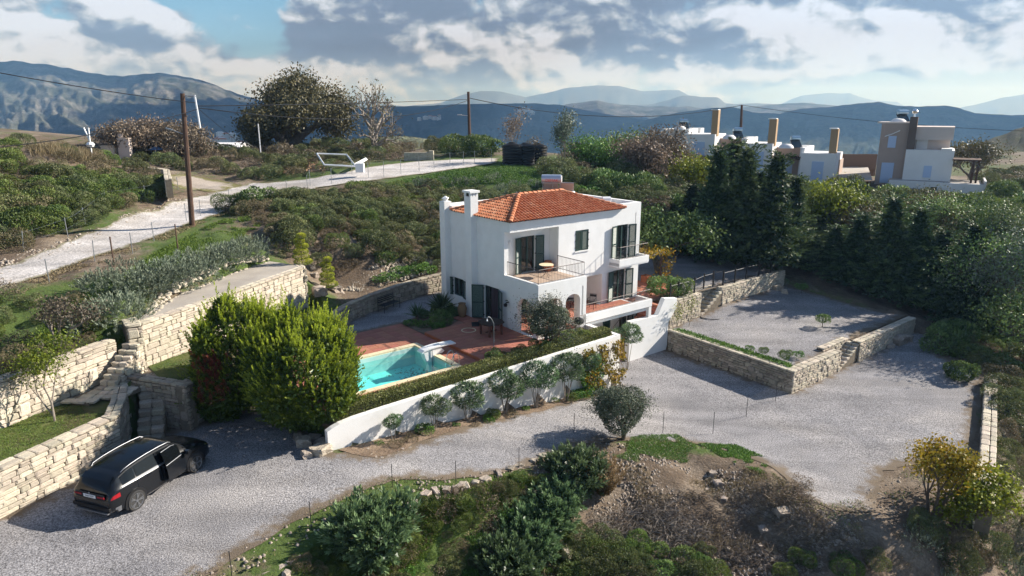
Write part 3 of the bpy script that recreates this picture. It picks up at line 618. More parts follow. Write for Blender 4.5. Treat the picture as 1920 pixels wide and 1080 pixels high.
def jag(pts, amp, step=9, seed=1):
    out = []
    for (x0, y0), (x1, y1) in zip(pts, pts[1:]):
        k = max(1, int((x1 - x0) / step))
        for i in range(k):
            x = x0 + (x1 - x0) * i / k; y = y0 + (y1 - y0) * i / k
            out.append((x, y + amp * mnoise.fractal(Vector((x * .03, seed, 0)), .8, 2.0, 4)))
    out.append(pts[-1]); return out
def build_far():
    # valley floor out to the horizon
    bm = MB(); nr, na = 40, 60
    rr = [105 * (1.16 ** i) for i in range(nr)]
    V = []
    for r_ in rr:
        for k in range(na):
            a = R(-80 + 160 * k / (na - 1))
            z = -38 - min(r_, 1200) * .05 + 14 * mnoise.noise(Vector((math.sin(a) * r_ * .003, math.cos(a) * r_ * .003, 4))) if r_ > 140 else -40
            V.append((r_ * math.sin(a), r_ * math.cos(a), z))
    a = (np.arange(nr - 1)[:, None] * na + np.arange(na - 1)[None, :]).ravel()
    me = np_mesh('valley', np.array(V), np.stack([a, a + 1, a + na + 1, a + na], 1), [M['hillmid']], smooth=True)
    tag(link('valley', me), 'low valley land between the hills', kind='structure')
    ridge('mountain', jag([(-420, 150), (-200, 120), (-60, 128), (20, 118), (100, 124), (180, 140), (240, 146), (290, 140), (312, 141), (350, 146), (380, 151), (420, 165), (450, 178), (520, 196), (620, 212), (760, 232), (900, 262)], 3.2, 7), 3000, 1700, -90, M['hillrock'],
          'rocky grey mountain with cloud shadows', amp=.11, seed=2.2, nf=3.2, nseg=330, rows=60)
    ridge('hill', jag([(-200, 262), (60, 255), (170, 240), (290, 235), (420, 250), (560, 262)], 2.0, 9), 1500, 700, -80, M['hillgreen'], 'dark wooded hill below the rocky mountain', amp=.12, seed=7, nf=4)
    ridge('mountain', jag([(560, 212), (640, 205), (720, 199), (790, 199), (860, 196), (900, 195), (960, 194), (1000, 194), (1050, 197), (1090, 205), (1150, 216), (1260, 232)], 1.6, 6, 3), 2600, 1500, -90, M['hillgreen'],
          'long dark blue wooded ridge', amp=.14, seed=3.3, nf=4, nseg=180, rows=44)
    ridge('hill', jag([(950, 232), (1060, 196), (1090, 192), (1120, 189), (1160, 196), (1210, 199), (1260, 200), (1300, 201), (1360, 205), (1450, 196), (1500, 193), (1560, 198), (1680, 204)], 1.8, 6, 5), 3600, 1700, -70, M['hillrock'],
          'brown limestone hills in the middle distance', amp=.15, seed=4.4, nf=4, nseg=170, rows=36)
    ridge('hill', jag([(1000, 258), (1100, 246), (1180, 232), (1260, 213), (1330, 203), (1370, 200), (1410, 210), (1500, 216), (1600, 206)], 1.4, 6, 6), 1500, 800, -80, M['hillgreen'], 'dark blue green hill behind the row of villas', amp=.12, seed=5.5, nf=5, nseg=150, rows=34)
    ridge('mountain', jag([(1380, 240), (1450, 216), (1500, 204), (1560, 200), (1610, 194), (1645, 192), (1680, 198), (1720, 200), (1770, 198), (1800, 203), (1830, 212), (1900, 216), (2060, 205), (2300, 190)], 1.5, 6, 8), 1700, 900, -60, M['hillgreen'],
          'dark ridge behind the tower house', amp=.14, seed=6.1, nf=5, nseg=230, rows=40)
    ridge('hill', jag([(1600, 330), (1700, 305), (1800, 282), (1860, 262), (1930, 235), (2050, 200), (2300, 150)], 2.5, 7, 2), 190, 90, -6, M['hillscrub'], 'scrub covered slope at the right edge', amp=.10, seed=8.4, nf=3, nseg=150, rows=30)
    ridge('hill', jag([(560, 300), (640, 272), (700, 256), (760, 254), (820, 262), (870, 275), (940, 300), (1020, 330)], 1.2, 5, 4), 430, 220, -48, M['hillmid'], 'rounded pale green hill beyond the crest', amp=.10, seed=9, nf=5, nseg=130, rows=30)
    far = [('distant_mountain', [(760, 200), (830, 192), (870, 178), (900, 172), (940, 173), (985, 183), (1030, 174), (1070, 165), (1120, 162), (1160, 163), (1200, 172), (1270, 170), (1290, 180), (1345, 184), (1358, 193), (1400, 200)], 7000, 'hazy blue mountain under the clouds'),
           ('distant_mountain', [(1150, 201), (1230, 194), (1275, 181), (1300, 181), (1345, 184), (1360, 196), (1420, 194), (1480, 197), (1520, 192), (1545, 200), (1640, 204)], 5200, 'pale jagged mountain between two ranges'),
           ('distant_mountain', [(1440, 205), (1470, 192), (1500, 180), (1545, 176), (1590, 177), (1615, 184), (1640, 190), (1680, 191), (1700, 202)], 8800, 'faint flat topped mountain on the horizon'),
           ('distant_mountain', [(1760, 212), (1800, 203), (1850, 191), (1880, 184), (1920, 176), (2000, 166), (2200, 160), (2400, 150)], 7400, 'faint blue mountain at the right edge'),
           ('distant_mountain', [(-500, 190), (-100, 196), (400, 190), (640, 186), (760, 200)], 8600, 'low blue mountains behind the big tree')]
    for nm, pr, d, lb in far: ridge(nm, jag(pr, 1.3, 6, d * .001), d, d * .2, -150, M['hillfar'], lb, amp=.08, seed=d * .01, nf=5, rows=16, nseg=120)
    # walled houses of the villages, each a small block
    mb = None; k = 0
    spots = [(i, 'v1') for i in range(46)]
    r2 = random.Random(5)
    wallm = mat('far_house_plaster', (.62, .60, .57), rough=.9, rnd=.25); roofm = M['roofu']
    def house(px, py, dist, w, lab, grp):
        d0 = (px - 960) / 1323.0; z = CAMH + dist * (205 - py) / 1323.0
        e_ = empty('house', (dist * d0, dist, z - 3), r2.uniform(0, 1.5)); tag(e_, lab, 'house', grp)
        m_ = MB(); m_.box(-w / 2, -w * .35, -4, w / 2, w * .35, 5.2); m_.build('wall', wallm, e_)
        m_ = MB(); m_.add([(-w / 2 - .4, -w * .4, 5.25), (w / 2 + .4, -w * .4, 5.25), (w / 2 + .4, w * .4, 5.25), (-w / 2 - .4, w * .4, 5.25), (-w / 3, 0, 7), (w / 3, 0, 7)], [(3, 2, 1, 0), (0, 1, 5, 4), (1, 2, 5), (2, 3, 4, 5), (3, 0, 4)])
        m_.build('roof', M['roof'] if r2.random() < .4 else M['offwhite'], e_)
    for i in range(26): house(r2.uniform(330, 452), 268 + r2.uniform(-6, 9) + (20 - 0) * 0, r2.uniform(760, 900), r2.uniform(9, 16), 'small pale house in the town below the mountain', 'houses of the town in the valley')
    for i in range(12): house(r2.uniform(400, 440), r2.uniform(250, 262), r2.uniform(1000, 1100), r2.uniform(8, 12), 'small pale house in the town below the mountain', 'houses of the town in the valley')
    for i in range(10): house(r2.uniform(975, 1000), 203 + r2.uniform(-1, 8), r2.uniform(2050, 2150), r2.uniform(10, 15), 'tiny white house high on the wooded ridge', 'white houses of the ridge hamlet')
    for i in range(8): house(r2.uniform(785, 830), r2.uniform(215, 224), 2150, r2.uniform(9, 14), 'tiny white house high on the wooded ridge', 'white houses of the ridge hamlet')
M['hillscrub'] = mat('scrub_slope', (.022, .034, .012), (.075, .062, .038), (.06, .075, .022), scale=.35, rough=1, bump=.6, bscale=1.2, nr=.75, detail=9, fine=(2.5, .4))
build_far()
# air
def build_haze():
    mb = MB(); mb.box(-10500, -60, -220, 11000, 11000, 330)
    m = bpy.data.materials.new('haze'); m.use_nodes = True; nt = m.node_tree; nt.nodes.clear()
    o_ = nt.nodes.new('ShaderNodeOutputMaterial'); v = nt.nodes.new('ShaderNodeVolumePrincipled'); nt.links.new(v.outputs[0], o_.inputs['Volume'])
    v.inputs['Density'].default_value = .00020; v.inputs['Color'].default_value = (.30, .58, 1, 1); v.inputs['Absorption Color'].default_value = (1, 1, 1, 1); v.inputs['Anisotropy'].default_value = .2
    o = mb.build('haze', m); tag(o, 'thin blue haze over the valley', kind='stuff')
build_haze()
def build_shade_clouds():  # clouds out of view, added so their shadows fall on the ridges
    m = mat('cloud_underside', (.75, .76, .78), rough=1)
    for k, (x, y, z, rx, ry, rz, lb) in enumerate(((3000, 3300, 1750, 1150, 900, 160, 'wide unseen grey cloud added to shade the middle ridge'), (4700, 2900, 1800, 1100, 800, 150, 'unseen grey cloud added to shade the right hand ridge'), (650, 4150, 1650, 640, 420, 120, 'long unseen cloud added to shade the top of the rocky mountain'), (1900, 1900, 1500, 520, 460, 110, 'small unseen cloud added to shade the near dark hill'), (2300, 4500, 1900, 700, 350, 120, 'thin unseen cloud added behind the others'))):
        bm = bmesh.new(); bmesh.ops.create_icosphere(bm, subdivisions=5, radius=1)
        for v in bm.verts:
            n = mnoise.fractal(v.co * 2.2 + Vector((k * 7, 0, 0)), .7, 2, 5); v.co *= 1 + n * .35; v.co.z = max(v.co.z, -.25)
            v.co = Vector((v.co.x * rx, v.co.y * ry, v.co.z * rz))
        me = bpy.data.meshes.new('cloud'); bm.to_mesh(me); bm.free(); me.materials.append(m); o = link('cloud', me, None, (x, y, z)); tag(o, lb, kind='structure')
build_shade_clouds()

# ------------------------------------------------------------------ stone walls
def rock_mesh(name, seed, rough=.10, m=None, sub=1):
    bm = bmesh.new(); bmesh.ops.create_cube(bm, size=1.0)
    if sub: bmesh.ops.bevel(bm, geom=list(bm.edges), offset=.12, segments=1, affect='EDGES')
    r_ = random.Random(seed)
    for v in bm.verts: v.co += Vector((r_.uniform(-1, 1), r_.uniform(-1, 1), r_.uniform(-1, 1))) * rough
    bmesh.ops.triangulate(bm, faces=bm.faces)
    me = bpy.data.meshes.new(name); bm.to_mesh(me); bm.free(); me.materials.append(m); return me
BL = [rock_mesh('stone', 40 + i, .045, M['stone']) for i in range(8)]
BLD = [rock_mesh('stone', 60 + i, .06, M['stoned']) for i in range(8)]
CAPM = [rock_mesh('cap_stone', 80 + i, .05, M['stone']) for i in range(5)]
CAPD = [rock_mesh('cap_stone', 90 + i, .05, M['stoned']) for i in range(5)]
def stone_wall(label, path, z0, z1, th=.42, sw=.42, sh=.19, side=1, cap=True, lib=None, capl=None, group=None, name='stone_wall', limit=300, ends=(False, False), cat='stone wall', batter=0.0, both=False, parent=None):
    """path [(x,y)..]; z0 / z1 base and top height per point; stones show on `side` (+1 = right of the direction of travel)"""
    lib = lib or BL; capl = capl or CAPM
    root = parent or empty(name, (path[0][0], path[0][1], z0[0])); org = Vector((path[0][0], path[0][1], z0[0])) if not parent else Vector((0, 0, 0))
    if not parent: tag(root, label, cat, group)
    rr = random.Random(int(path[0][0] * 77 + path[0][1] * 13)); core = MB(); stones = []; caps = []
    for i in range(len(path) - 1):
        a = Vector((*path[i], 0)); b = Vector((*path[i + 1], 0)); d = b - a; Ls = d.length; d.normalize(); nrm = Vector((d.y, -d.x, 0)) * side
        ang = math.atan2(d.y, d.x)
        # core with a little recess behind the stone faces
        p = [a, b, b - nrm * th, a - nrm * th]; k = len(core.v)
        zb = (z0[i] - .4, z0[i + 1] - .4, z0[i + 1] - .4, z0[i] - .4); zt = (z1[i] - .05, z1[i + 1] - .05, z1[i + 1] - .05, z1[i] - .05)
        core.v += [tuple(Vector((q.x, q.y, z)) - org - nrm * (.03 if j < 2 else -.03)) for j, (q, z) in enumerate(zip(p, zb))] + [tuple(Vector((q.x, q.y, z)) - org - nrm * (.03 if j < 2 else -.03)) for j, (q, z) in enumerate(zip(p, zt))]
        core.f += [(k, k + 3, k + 2, k + 1), (k + 4, k + 5, k + 6, k + 7), (k, k + 1, k + 5, k + 4), (k + 1, k + 2, k + 6, k + 5), (k + 2, k + 3, k + 7, k + 6), (k + 3, k, k + 4, k + 7)]; core.mi += [0] * 6
        zmin = min(z0[i], z0[i + 1]) - .1; zmax = max(z1[i], z1[i + 1]); z = zmin; row = 0
        while z < zmax - .04:
            h = sh * rr.uniform(.75, 1.3); x = -rr.uniform(0, sw * .6) if i else 0.0
            while x < Ls:
                w = sw * rr.uniform(.55, 1.5)
                if x + w > Ls - sw * .3: w = Ls - x
                t = (x + w / 2) / Ls; lo = z0[i] + (z0[i + 1] - z0[i]) * t - .12; hi_ = z1[i] + (z1[i + 1] - z1[i]) * t - (.10 if cap else 0)
                if w > .05 and z + h > lo and z < hi_ - .03:
                    hh_ = min(h, hi_ - z)
                    if rr.random() < .07 and z + h * 1.9 < hi_: stones.append((a, d, nrm, ang, x + w / 2, z + h * .95, w * .9, h * 1.85))
                    elif rr.random() < .16 and hh_ > .13:
                        for q in (0, 1): stones.append((a, d, nrm, ang, x + w / 2, z + hh_ * (.25 + .5 * q), w, hh_ / 2))
                    else: stones.append((a, d, nrm, ang, x + w / 2, z + hh_ / 2, w, hh_))
                x += w
            z += h; row += 1
        if cap:
            x = 0.0
            while x < Ls - .05:
                w = min(rr.uniform(.4, .75), Ls - x)
                if Ls - x - w < .15: w = Ls - x
                t = (x + w / 2) / Ls; zt_ = z1[i] + (z1[i + 1] - z1[i]) * t
                caps.append((a, d, nrm, ang, x + w / 2, zt_, w, math.atan2(z1[i + 1] - z1[i], Ls))); x += w
    core.build('core', M['mortar'], root)
    rr.shuffle(stones); left = []
    for q, (a, d, nrm, ang, x, z, w, h) in enumerate(stones):
        dep = rr.uniform(.14, .2); pos = a + d * x - nrm * (dep / 2 - rr.uniform(.012, .05) - (.03 if h > sh * 1.4 else 0)); pos.z = z
        if q < limit:
            o = link('stone', rr.choice(lib), root, pos - org, (rr.uniform(-.02, .02), rr.uniform(-.03, .03), ang + rr.uniform(-.03, .03)), (w - .022, dep, h - .022))
        else: left.append((pos - org, ang, (w - .022, dep, h - .022)))
    if left:
        m_ = MB()
        for pos, ang, s in left: m_.obox(pos, s, Matrix.Rotation(ang, 3, 'Z'))
        o = m_.build('stone_facing', lib[0].materials[0], root); tag(o, kind='stuff')
    for (a, d, nrm, ang, x, z, w, sl) in caps:
        for k in range(2):
            wd = th * (.62 if k == 0 else .46); off = (-.04 + wd / 2) if k == 0 else (th * .62 - .03 + wd / 2)
            pos = a + d * x - nrm * off; pos.z = z - .03
            link('cap_stone', rr.choice(capl), root, pos - org, (rr.uniform(-.02, .02), -sl, ang), (w - .02, wd - .02, .11))
    return root
def pw(lst): return [tuple(P(x, y, z).xy) for x, y, z in lst]
# lower left retaining wall beside the car
stone_wall('cream stone retaining wall behind the black car', [(-19.6, 13.5), (-16.83, 20.2), (-15.2, 24.2)], [0, 0, 0], [1.72, 1.75, 1.78], th=.5, sw=.44, sh=.18, limit=298)
stone_wall('tall cream stone wall left of the upper steps', [(-22.2, 16.0), (-19.07, 23.72), (-17.4, 28.4)], [1.6, 1.6, 1.6], [3.42, 3.42, 3.42], th=.5, sw=.52, sh=.22, limit=290)
stone_wall('long cream stone wall holding up the concrete terrace', [(-17.12, 28.82), (L3A.x, L3A.y), (-14.9, 34.0), (L3B.x, L3B.y), (-13.25, 41.6)], [1.7, 1.7, 1.65, 1.3, 1.2], [3.9, 3.9, 3.9, 3.9, 3.9], th=.4, sw=.5, sh=.21, limit=300, side=1)

# ------------------------------------------------------------------ the white villa (local axes: x along the front, y into the hill)
VIL = empty('villa', (OA.x, OA.y, 0), UA); tag(VIL, 'white two storey villa with hipped terracotta roof and dark green shutters', 'villa')
def rect(x0, y0, x1, y1): return [(x0, y0), (x1, y0), (x1, y1), (x0, y1)]
def arch(x0, y0, x1, ytop, n=12, flat=.55):
    cx = (x0 + x1) / 2; r_ = (x1 - x0) / 2; hgt = r_ * flat * 2 * .9; ys = ytop - hgt
    return [(x0, y0), (x1, y0)] + [(cx + r_ * math.cos(t), ys + hgt * math.sin(t)) for t in [math.pi * k / n for k in range(n + 1)]]
X_, Y_, Z_ = (1, 0, 0), (0, 1, 0), (0, 0, 1)
WL = M['plaster']
def wall(outer, holes, org, dx, nrm, th, name='wall', m=None):
    mb = MB(); mb.slab(outer, holes, org, dx, Z_, nrm, th); return mb.build(name, m or WL, VIL)
DOORL = (3.55, 5.0, 1.0, 3.08); WINL = (7.25, 8.35, 1.75, 2.92)
# left side: porch side wall with arch, recess cut-out, door and window
wall([(0, .2), (9.6, .2), (9.6, 7.1), (2.5, 7.1), (2.5, 6.53), (3.03, 6.53), (3.03, 4.02), (0, 4.02)],
     [arch(.42, .92, 1.82, 3.02, flat=.5), rect(DOORL[0], DOORL[2], DOORL[1], DOORL[3]), rect(WINL[0], WINL[2], WINL[1], WINL[3])], (0, 0, 0), Y_, (-1, 0, 0), .30)
# porch front with two arches and a pointed niche
wall([(.30, .2), (3.62, .2), (3.62, 4.02), (.30, 4.02)], [arch(.45, .92, 1.78, 3.12, flat=.42), arch(2.02, .92, 3.14, 3.12, flat=.42), [(3.26, 1.75), (3.38, 1.75), (3.38, 3.4), (3.32, 3.55), (3.26, 3.4)]], (0, 0, 0), X_, (0, -1, 0), .28)
mb = MB(); mb.box(3.24, .10, 1.7, 3.40, .27, 3.6); mb.build('niche_back', WL, VIL)
wall([(.28, .92), (2.5, .92), (2.5, 3.6), (.28, 3.6)], [arch(.7, .93, 2.2, 3.1)], (3.62, 0, 0), Y_, (1, 0, 0), .28)
mb = MB(); mb.box(3.36, -.002, -2.1, 3.66, 2.48, .9); mb.build('wall', WL, VIL)
# porch roof = balcony floor, with low parapet
mb = MB(); mb.box(.32, .30, 3.60, 3.60, 4.6, 3.80); mb.build('floor_slab', WL, VIL)
mb = MB(); mb.box(.31, .29, 3.80, 3.61, 4.6, 3.83); mb.build('balcony_floor', mat('pale_floor_tile', (.50, .38, .29), (.44, .33, .25), scale=2, rough=.7), VIL)
# main front wall
FW = 2.5
wall([(3.65, 1.1), (10.5, 1.1), (10.5, 7.4), (9.05, 7.4), (9.05, 7.1), (3.65, 7.1)],
     [[(3.651, 1.1), (7.45, 1.1), (7.45, 3.12), (3.651, 3.12)][:0] or rect(3.95, 1.12, 7.42, 3.12), rect(5.02, 4.85, 6.10, 6.12), rect(8.62, 3.84, 9.68, 6.08), rect(8.45, 1.12, 9.55, 3.16), [(10.28, 4.9), (10.36, 4.9), (10.36, 6.7), (10.32, 6.85), (10.28, 6.7)]],
     (0, FW, 0), X_, (0, -1, 0), .30)
mb = MB(); mb.box(10.24, FW + .10, 4.85, 10.40, FW + .29, 6.9); mb.build('niche_back', WL, VIL)
mb = MB(); mb.box(.302, FW, 6.53, 3.648, FW + .42, 7.1); mb.build('lintel', WL, VIL)
wall([(.3, 3.6), (3.95, 3.6), (3.95, 7.1), (.3, 7.1)], [rect(1.5, 3.84, 2.56, 6.02)], (0, 3.36, 0), X_, (0, -1, 0), .25)      # back of the recessed balcony
wall([(2.82, 3.83), (4.58, 3.83), (4.58, 7.1), (2.82, 7.1)], [], (3.65, 0, 0), Y_, (-1, 0, 0), .25)
mb = MB(); mb.box(.3, 3.0, 6.55, 3.65, 4.6, 6.62); mb.build('ceiling', WL, VIL)
# ground floor nook behind the terrace
wall([(3.4, 1.1), (7.6, 1.1), (7.6, 3.5), (3.4, 3.5)], [rect(4.3, 1.12, 5.4, 3.1)], (0, 4.4, 0), X_, (0, -1, 0), .2)
wall([(2.8, 1.1), (4.4, 1.1), (4.4, 3.5), (2.8, 3.5)], [], (7.45, 0, 0), Y_, (-1, 0, 0), .2)
wall([(.3, .92), (3.9, .92), (3.9, 3.6), (.3, 3.6)], [rect(1.9, .93, 3.0, 3.0)], (0, 4.61, 0), X_, (0, -1, 0), .2)
mb = MB(); mb.box(3.7, FW + .3, 3.14, 7.6, 4.4, 3.3); mb.build('ceiling', WL, VIL)
# right and back walls, basement
wall([(2.5, -2.15), (9.6, -2.15), (9.6, 7.4), (2.5, 7.4)], [rect(4.2, 1.15, 5.3, 3.2), rect(4.4, 4.9, 5.5, 6.1)], (10.78, 0, 0), Y_, (1, 0, 0), .28)
wall([(.3, .2), (10.5, .2), (10.5, 7.1), (.3, 7.1)], [], (0, 9.6, 0), X_, (0, 1, 0), .3)
wall([(3.66, -2.15), (10.5, -2.15), (10.5, 1.098), (3.66, 1.098)], [rect(7.62, -2.12, 8.42, .06), rect(9.15, -.85, 9.92, .12)], (0, FW, 0), X_, (0, -1, 0), .3)
# parapets round the flat roof
mb = MB(); mb.box(.3, 9.35, 7.102, 10.5, 9.6, 7.42); mb.box(0, 8.35, 7.102, .25, 9.6, 7.42); mb.build('parapet', WL, VIL)
mb = MB(); mb.box(.3, 2.8, 6.98, 10.5, 9.3, 7.08); mb.build('flat_roof', M['offwhite'], VIL)
# ---- openings: door/window frames with glass, shutters
def shutter(hx, hy, z0, z1, w, ang, parent=VIL):
    """hinge point (hx,hy), leaf runs along angle ang"""
    e_ = empty('shutter', (hx, hy, z0), ang, parent); h = z1 - z0; f = .07
    m_ = MB(); m_.box(0, -.025, 0, f, .025, h); m_.box(w - f, -.025, 0, w, .025, h); m_.box(f, -.024, 0, w - f, .024, f); m_.box(f, -.024, h - f, w - f, .024, h)
    if h > 1.6: m_.box(f, -.024, h * .45, w - f, .024, h * .45 + f)
    m_.build('stile_frame', M['green'], e_)
    m_ = MB(); n = int((h - 2 * f) / .055)
    for i in range(n):
        z = f + (i + .5) * (h - 2 * f) / n; m_.obox((w / 2, 0, z), (w - 2 * f, .008, .052), Matrix.Rotation(R(35), 3, 'X'))
    o = m_.build('slats', M['greenslat'], e_); tag(o, kind='stuff')
    m_ = MB()
    for z in (.2, h * .5, h - .2): m_ = MB(); m_.box(-.04, -.03, z - .03, .05, .03, z + .03); m_.build('hinge', M['black'], e_)
    return e_
def glazed(x0, x1, z0, z1, org, dx, nrm, inset=.14, curtain=True, leaves=2):
    """frame and panes set back into an opening"""
    org, dx, nrm = Vector(org), Vector(dx), Vector(nrm); e_ = empty('window_frame' if z1 - z0 < 1.6 else 'glass_door', (0, 0, 0), 0, VIL)
    f = .06; base = org - nrm * inset
    def bar(a0, a1, b0, b1, t=.05):
        p0 = base + dx * a0 + Vector((0, 0, b0)); p1 = base + dx * a1 + Vector((0, 0, b1)) + nrm * t
        lo = [min(p0[i], p1[i]) for i in range(3)]; hi = [max(p0[i], p1[i]) for i in range(3)]; return lo + hi
    m_ = MB()
    for a0, a1, b0, b1 in ((x0, x0 + f, z0, z1), (x1 - f, x1, z0, z1), (x0 + f, x1 - f, z1 - f, z1), (x0 + f, x1 - f, z0, z0 + f)): m_.box(*bar(a0, a1, b0, b1))
    for k in range(1, leaves): xm = x0 + (x1 - x0) * k / leaves; m_.box(*bar(xm - .05, xm + .05, z0 + f, z1 - f, .055))
    m_.build('frame', M['green'], e_)
    for k in range(leaves):
        a0 = x0 + (x1 - x0) * k / leaves + .055; a1 = x0 + (x1 - x0) * (k + 1) / leaves - .055
        m_ = MB(); m_.box(*bar(a0, a1, z0 + f, z1 - f, .012)); m_.build('pane', M['glass'], e_)
    return e_
glazed(1.5, 2.56, 3.84, 6.02, (0, 3.36, 0), X_, (0, -1, 0))
shutter(1.48, 3.33, 3.86, 6.0, .54, R(-164)); shutter(2.58, 3.33, 3.86, 6.0, .56, R(-14))
glazed(5.02, 6.10, 4.85, 6.12, (0, FW, 0), X_, (0, -1, 0))
shutter(5.03, FW - .0, 4.87, 6.10, .52, R(6)); shutter(6.09, FW - .0, 4.87, 6.10, .52, R(174))
mb = MB(); mb.box(4.95, FW - .06, 4.78, 6.18, FW - .001, 4.85); mb.build('sill', WL, VIL)
glazed(8.62, 9.68, 3.84, 6.08, (0, FW, 0), X_, (0, -1, 0)); shutter(8.60, FW - .03, 3.88, 6.06, .56, R(-168)); shutter(9.70, FW - .03, 3.88, 6.06, .56, R(-14))
glazed(8.45, 9.55, 1.12, 3.16, (0, FW, 0), X_, (0, -1, 0)); shutter(8.43, FW - .03, 1.16, 3.14, .58, R(-168)); shutter(9.57, FW - .03, 1.16, 3.14, .58, R(-14))
glazed(3.55, 5.0, 1.0, 3.08, (0, 0, 0), Y_, (-1, 0, 0)); shutter(-.03, 3.53, 1.0, 3.06, .74, R(-112)); shutter(-.03, 5.02, 1.0, 3.06, .74, R(134))
glazed(7.25, 8.35, 1.75, 2.92, (0, 0, 0), Y_, (-1, 0, 0)); shutter(-.03, 7.23, 1.76, 2.9, .56, R(-104)); shutter(-.03, 8.37, 1.76, 2.9, .56, R(118))
glazed(1.9, 3.0, .93, 3.0, (0, 4.61, 0), X_, (0, -1, 0)); glazed(4.3, 5.4, 1.12, 3.1, (0, 4.4, 0), X_, (0, -1, 0))
glazed(9.15, 9.92, -.85, .12, (0, FW, 0), X_, (0, -1, 0), leaves=2); shutter(9.94, FW - .03, -.84, .10, .38, R(-30))
glazed(4.2, 5.3, 1.15, 3.2, (10.78, 0, 0), Y_, (1, 0, 0)); glazed(4.4, 5.5, 4.9, 6.1, (10.78, 0, 0), Y_, (1, 0, 0))
mb = MB(); mb.box(9.1, FW - .06, -.92, 9.97, FW - .001, -.85); mb.build('sill', WL, VIL)
mb = MB(); mb.box(7.64, FW + .08, -2.11, 8.40, FW + .14, .05); mb.build('basement_door', M['green'], VIL)
# dark curtain in the side door
mb = MB()
for i in range(7): mb.box(-.02 + .02 * (i % 2), 3.62 + i * .09, 1.06, .03 + .02 * (i % 2), 3.70 + i * .09, 3.0)
mb.build('curtain', mat('dark_curtain', (.05, .035, .045), rough=.9), VIL)
# chimneys on the left side
def chimney(y0, y1, top, style):
    e_ = empty('chimney', (0, 0, 0), 0, VIL)
    m_ = MB(); m_.box(-.42, y0, .25, .12 if style else .10, y1, top - (.36 if style else .30)); m_.build('shaft', WL, e_)
    if style:
        z = top - .36; m_ = MB()
        for (a, b) in ((-.42, y0), (-.42, y1 - .16), (-.02, y0), (-.02, y1 - .16)): m_.box(a, b, z, a + .14, b + .16, z + .22)
        m_.box(-.24, y0, z, -.06, y0 + .12, z + .22); m_.build('vent_posts', WL, e_)
        m_ = MB(); m_.box(-.36, y0 + .06, z, .06, y1 - .06, z + .2); m_.build('flue', M['black'], e_)
        m_ = MB(); m_.box(-.50, y0 - .08, top - .14, .20, y1 + .08, top - .02); m_.build('cap', WL, e_)
    else:
        z = top - .30; m_ = MB(); c = (-.16, (y0 + y1) / 2, 0)
        m_.lathe([(.16, z), (.17, z + .16), (.13, z + .18)], 10, c); m_.build('flue', M['offwhite'], e_)
        m_ = MB(); m_.lathe([(.02, z + .32), (.27, z + .19), (.27, z + .16), (.1, z + .15)][::-1], 4, c); m_.build('cap', WL, e_)
chimney(5.70, 6.36, 8.62, 1); chimney(8.55, 9.12, 7.98, 0)
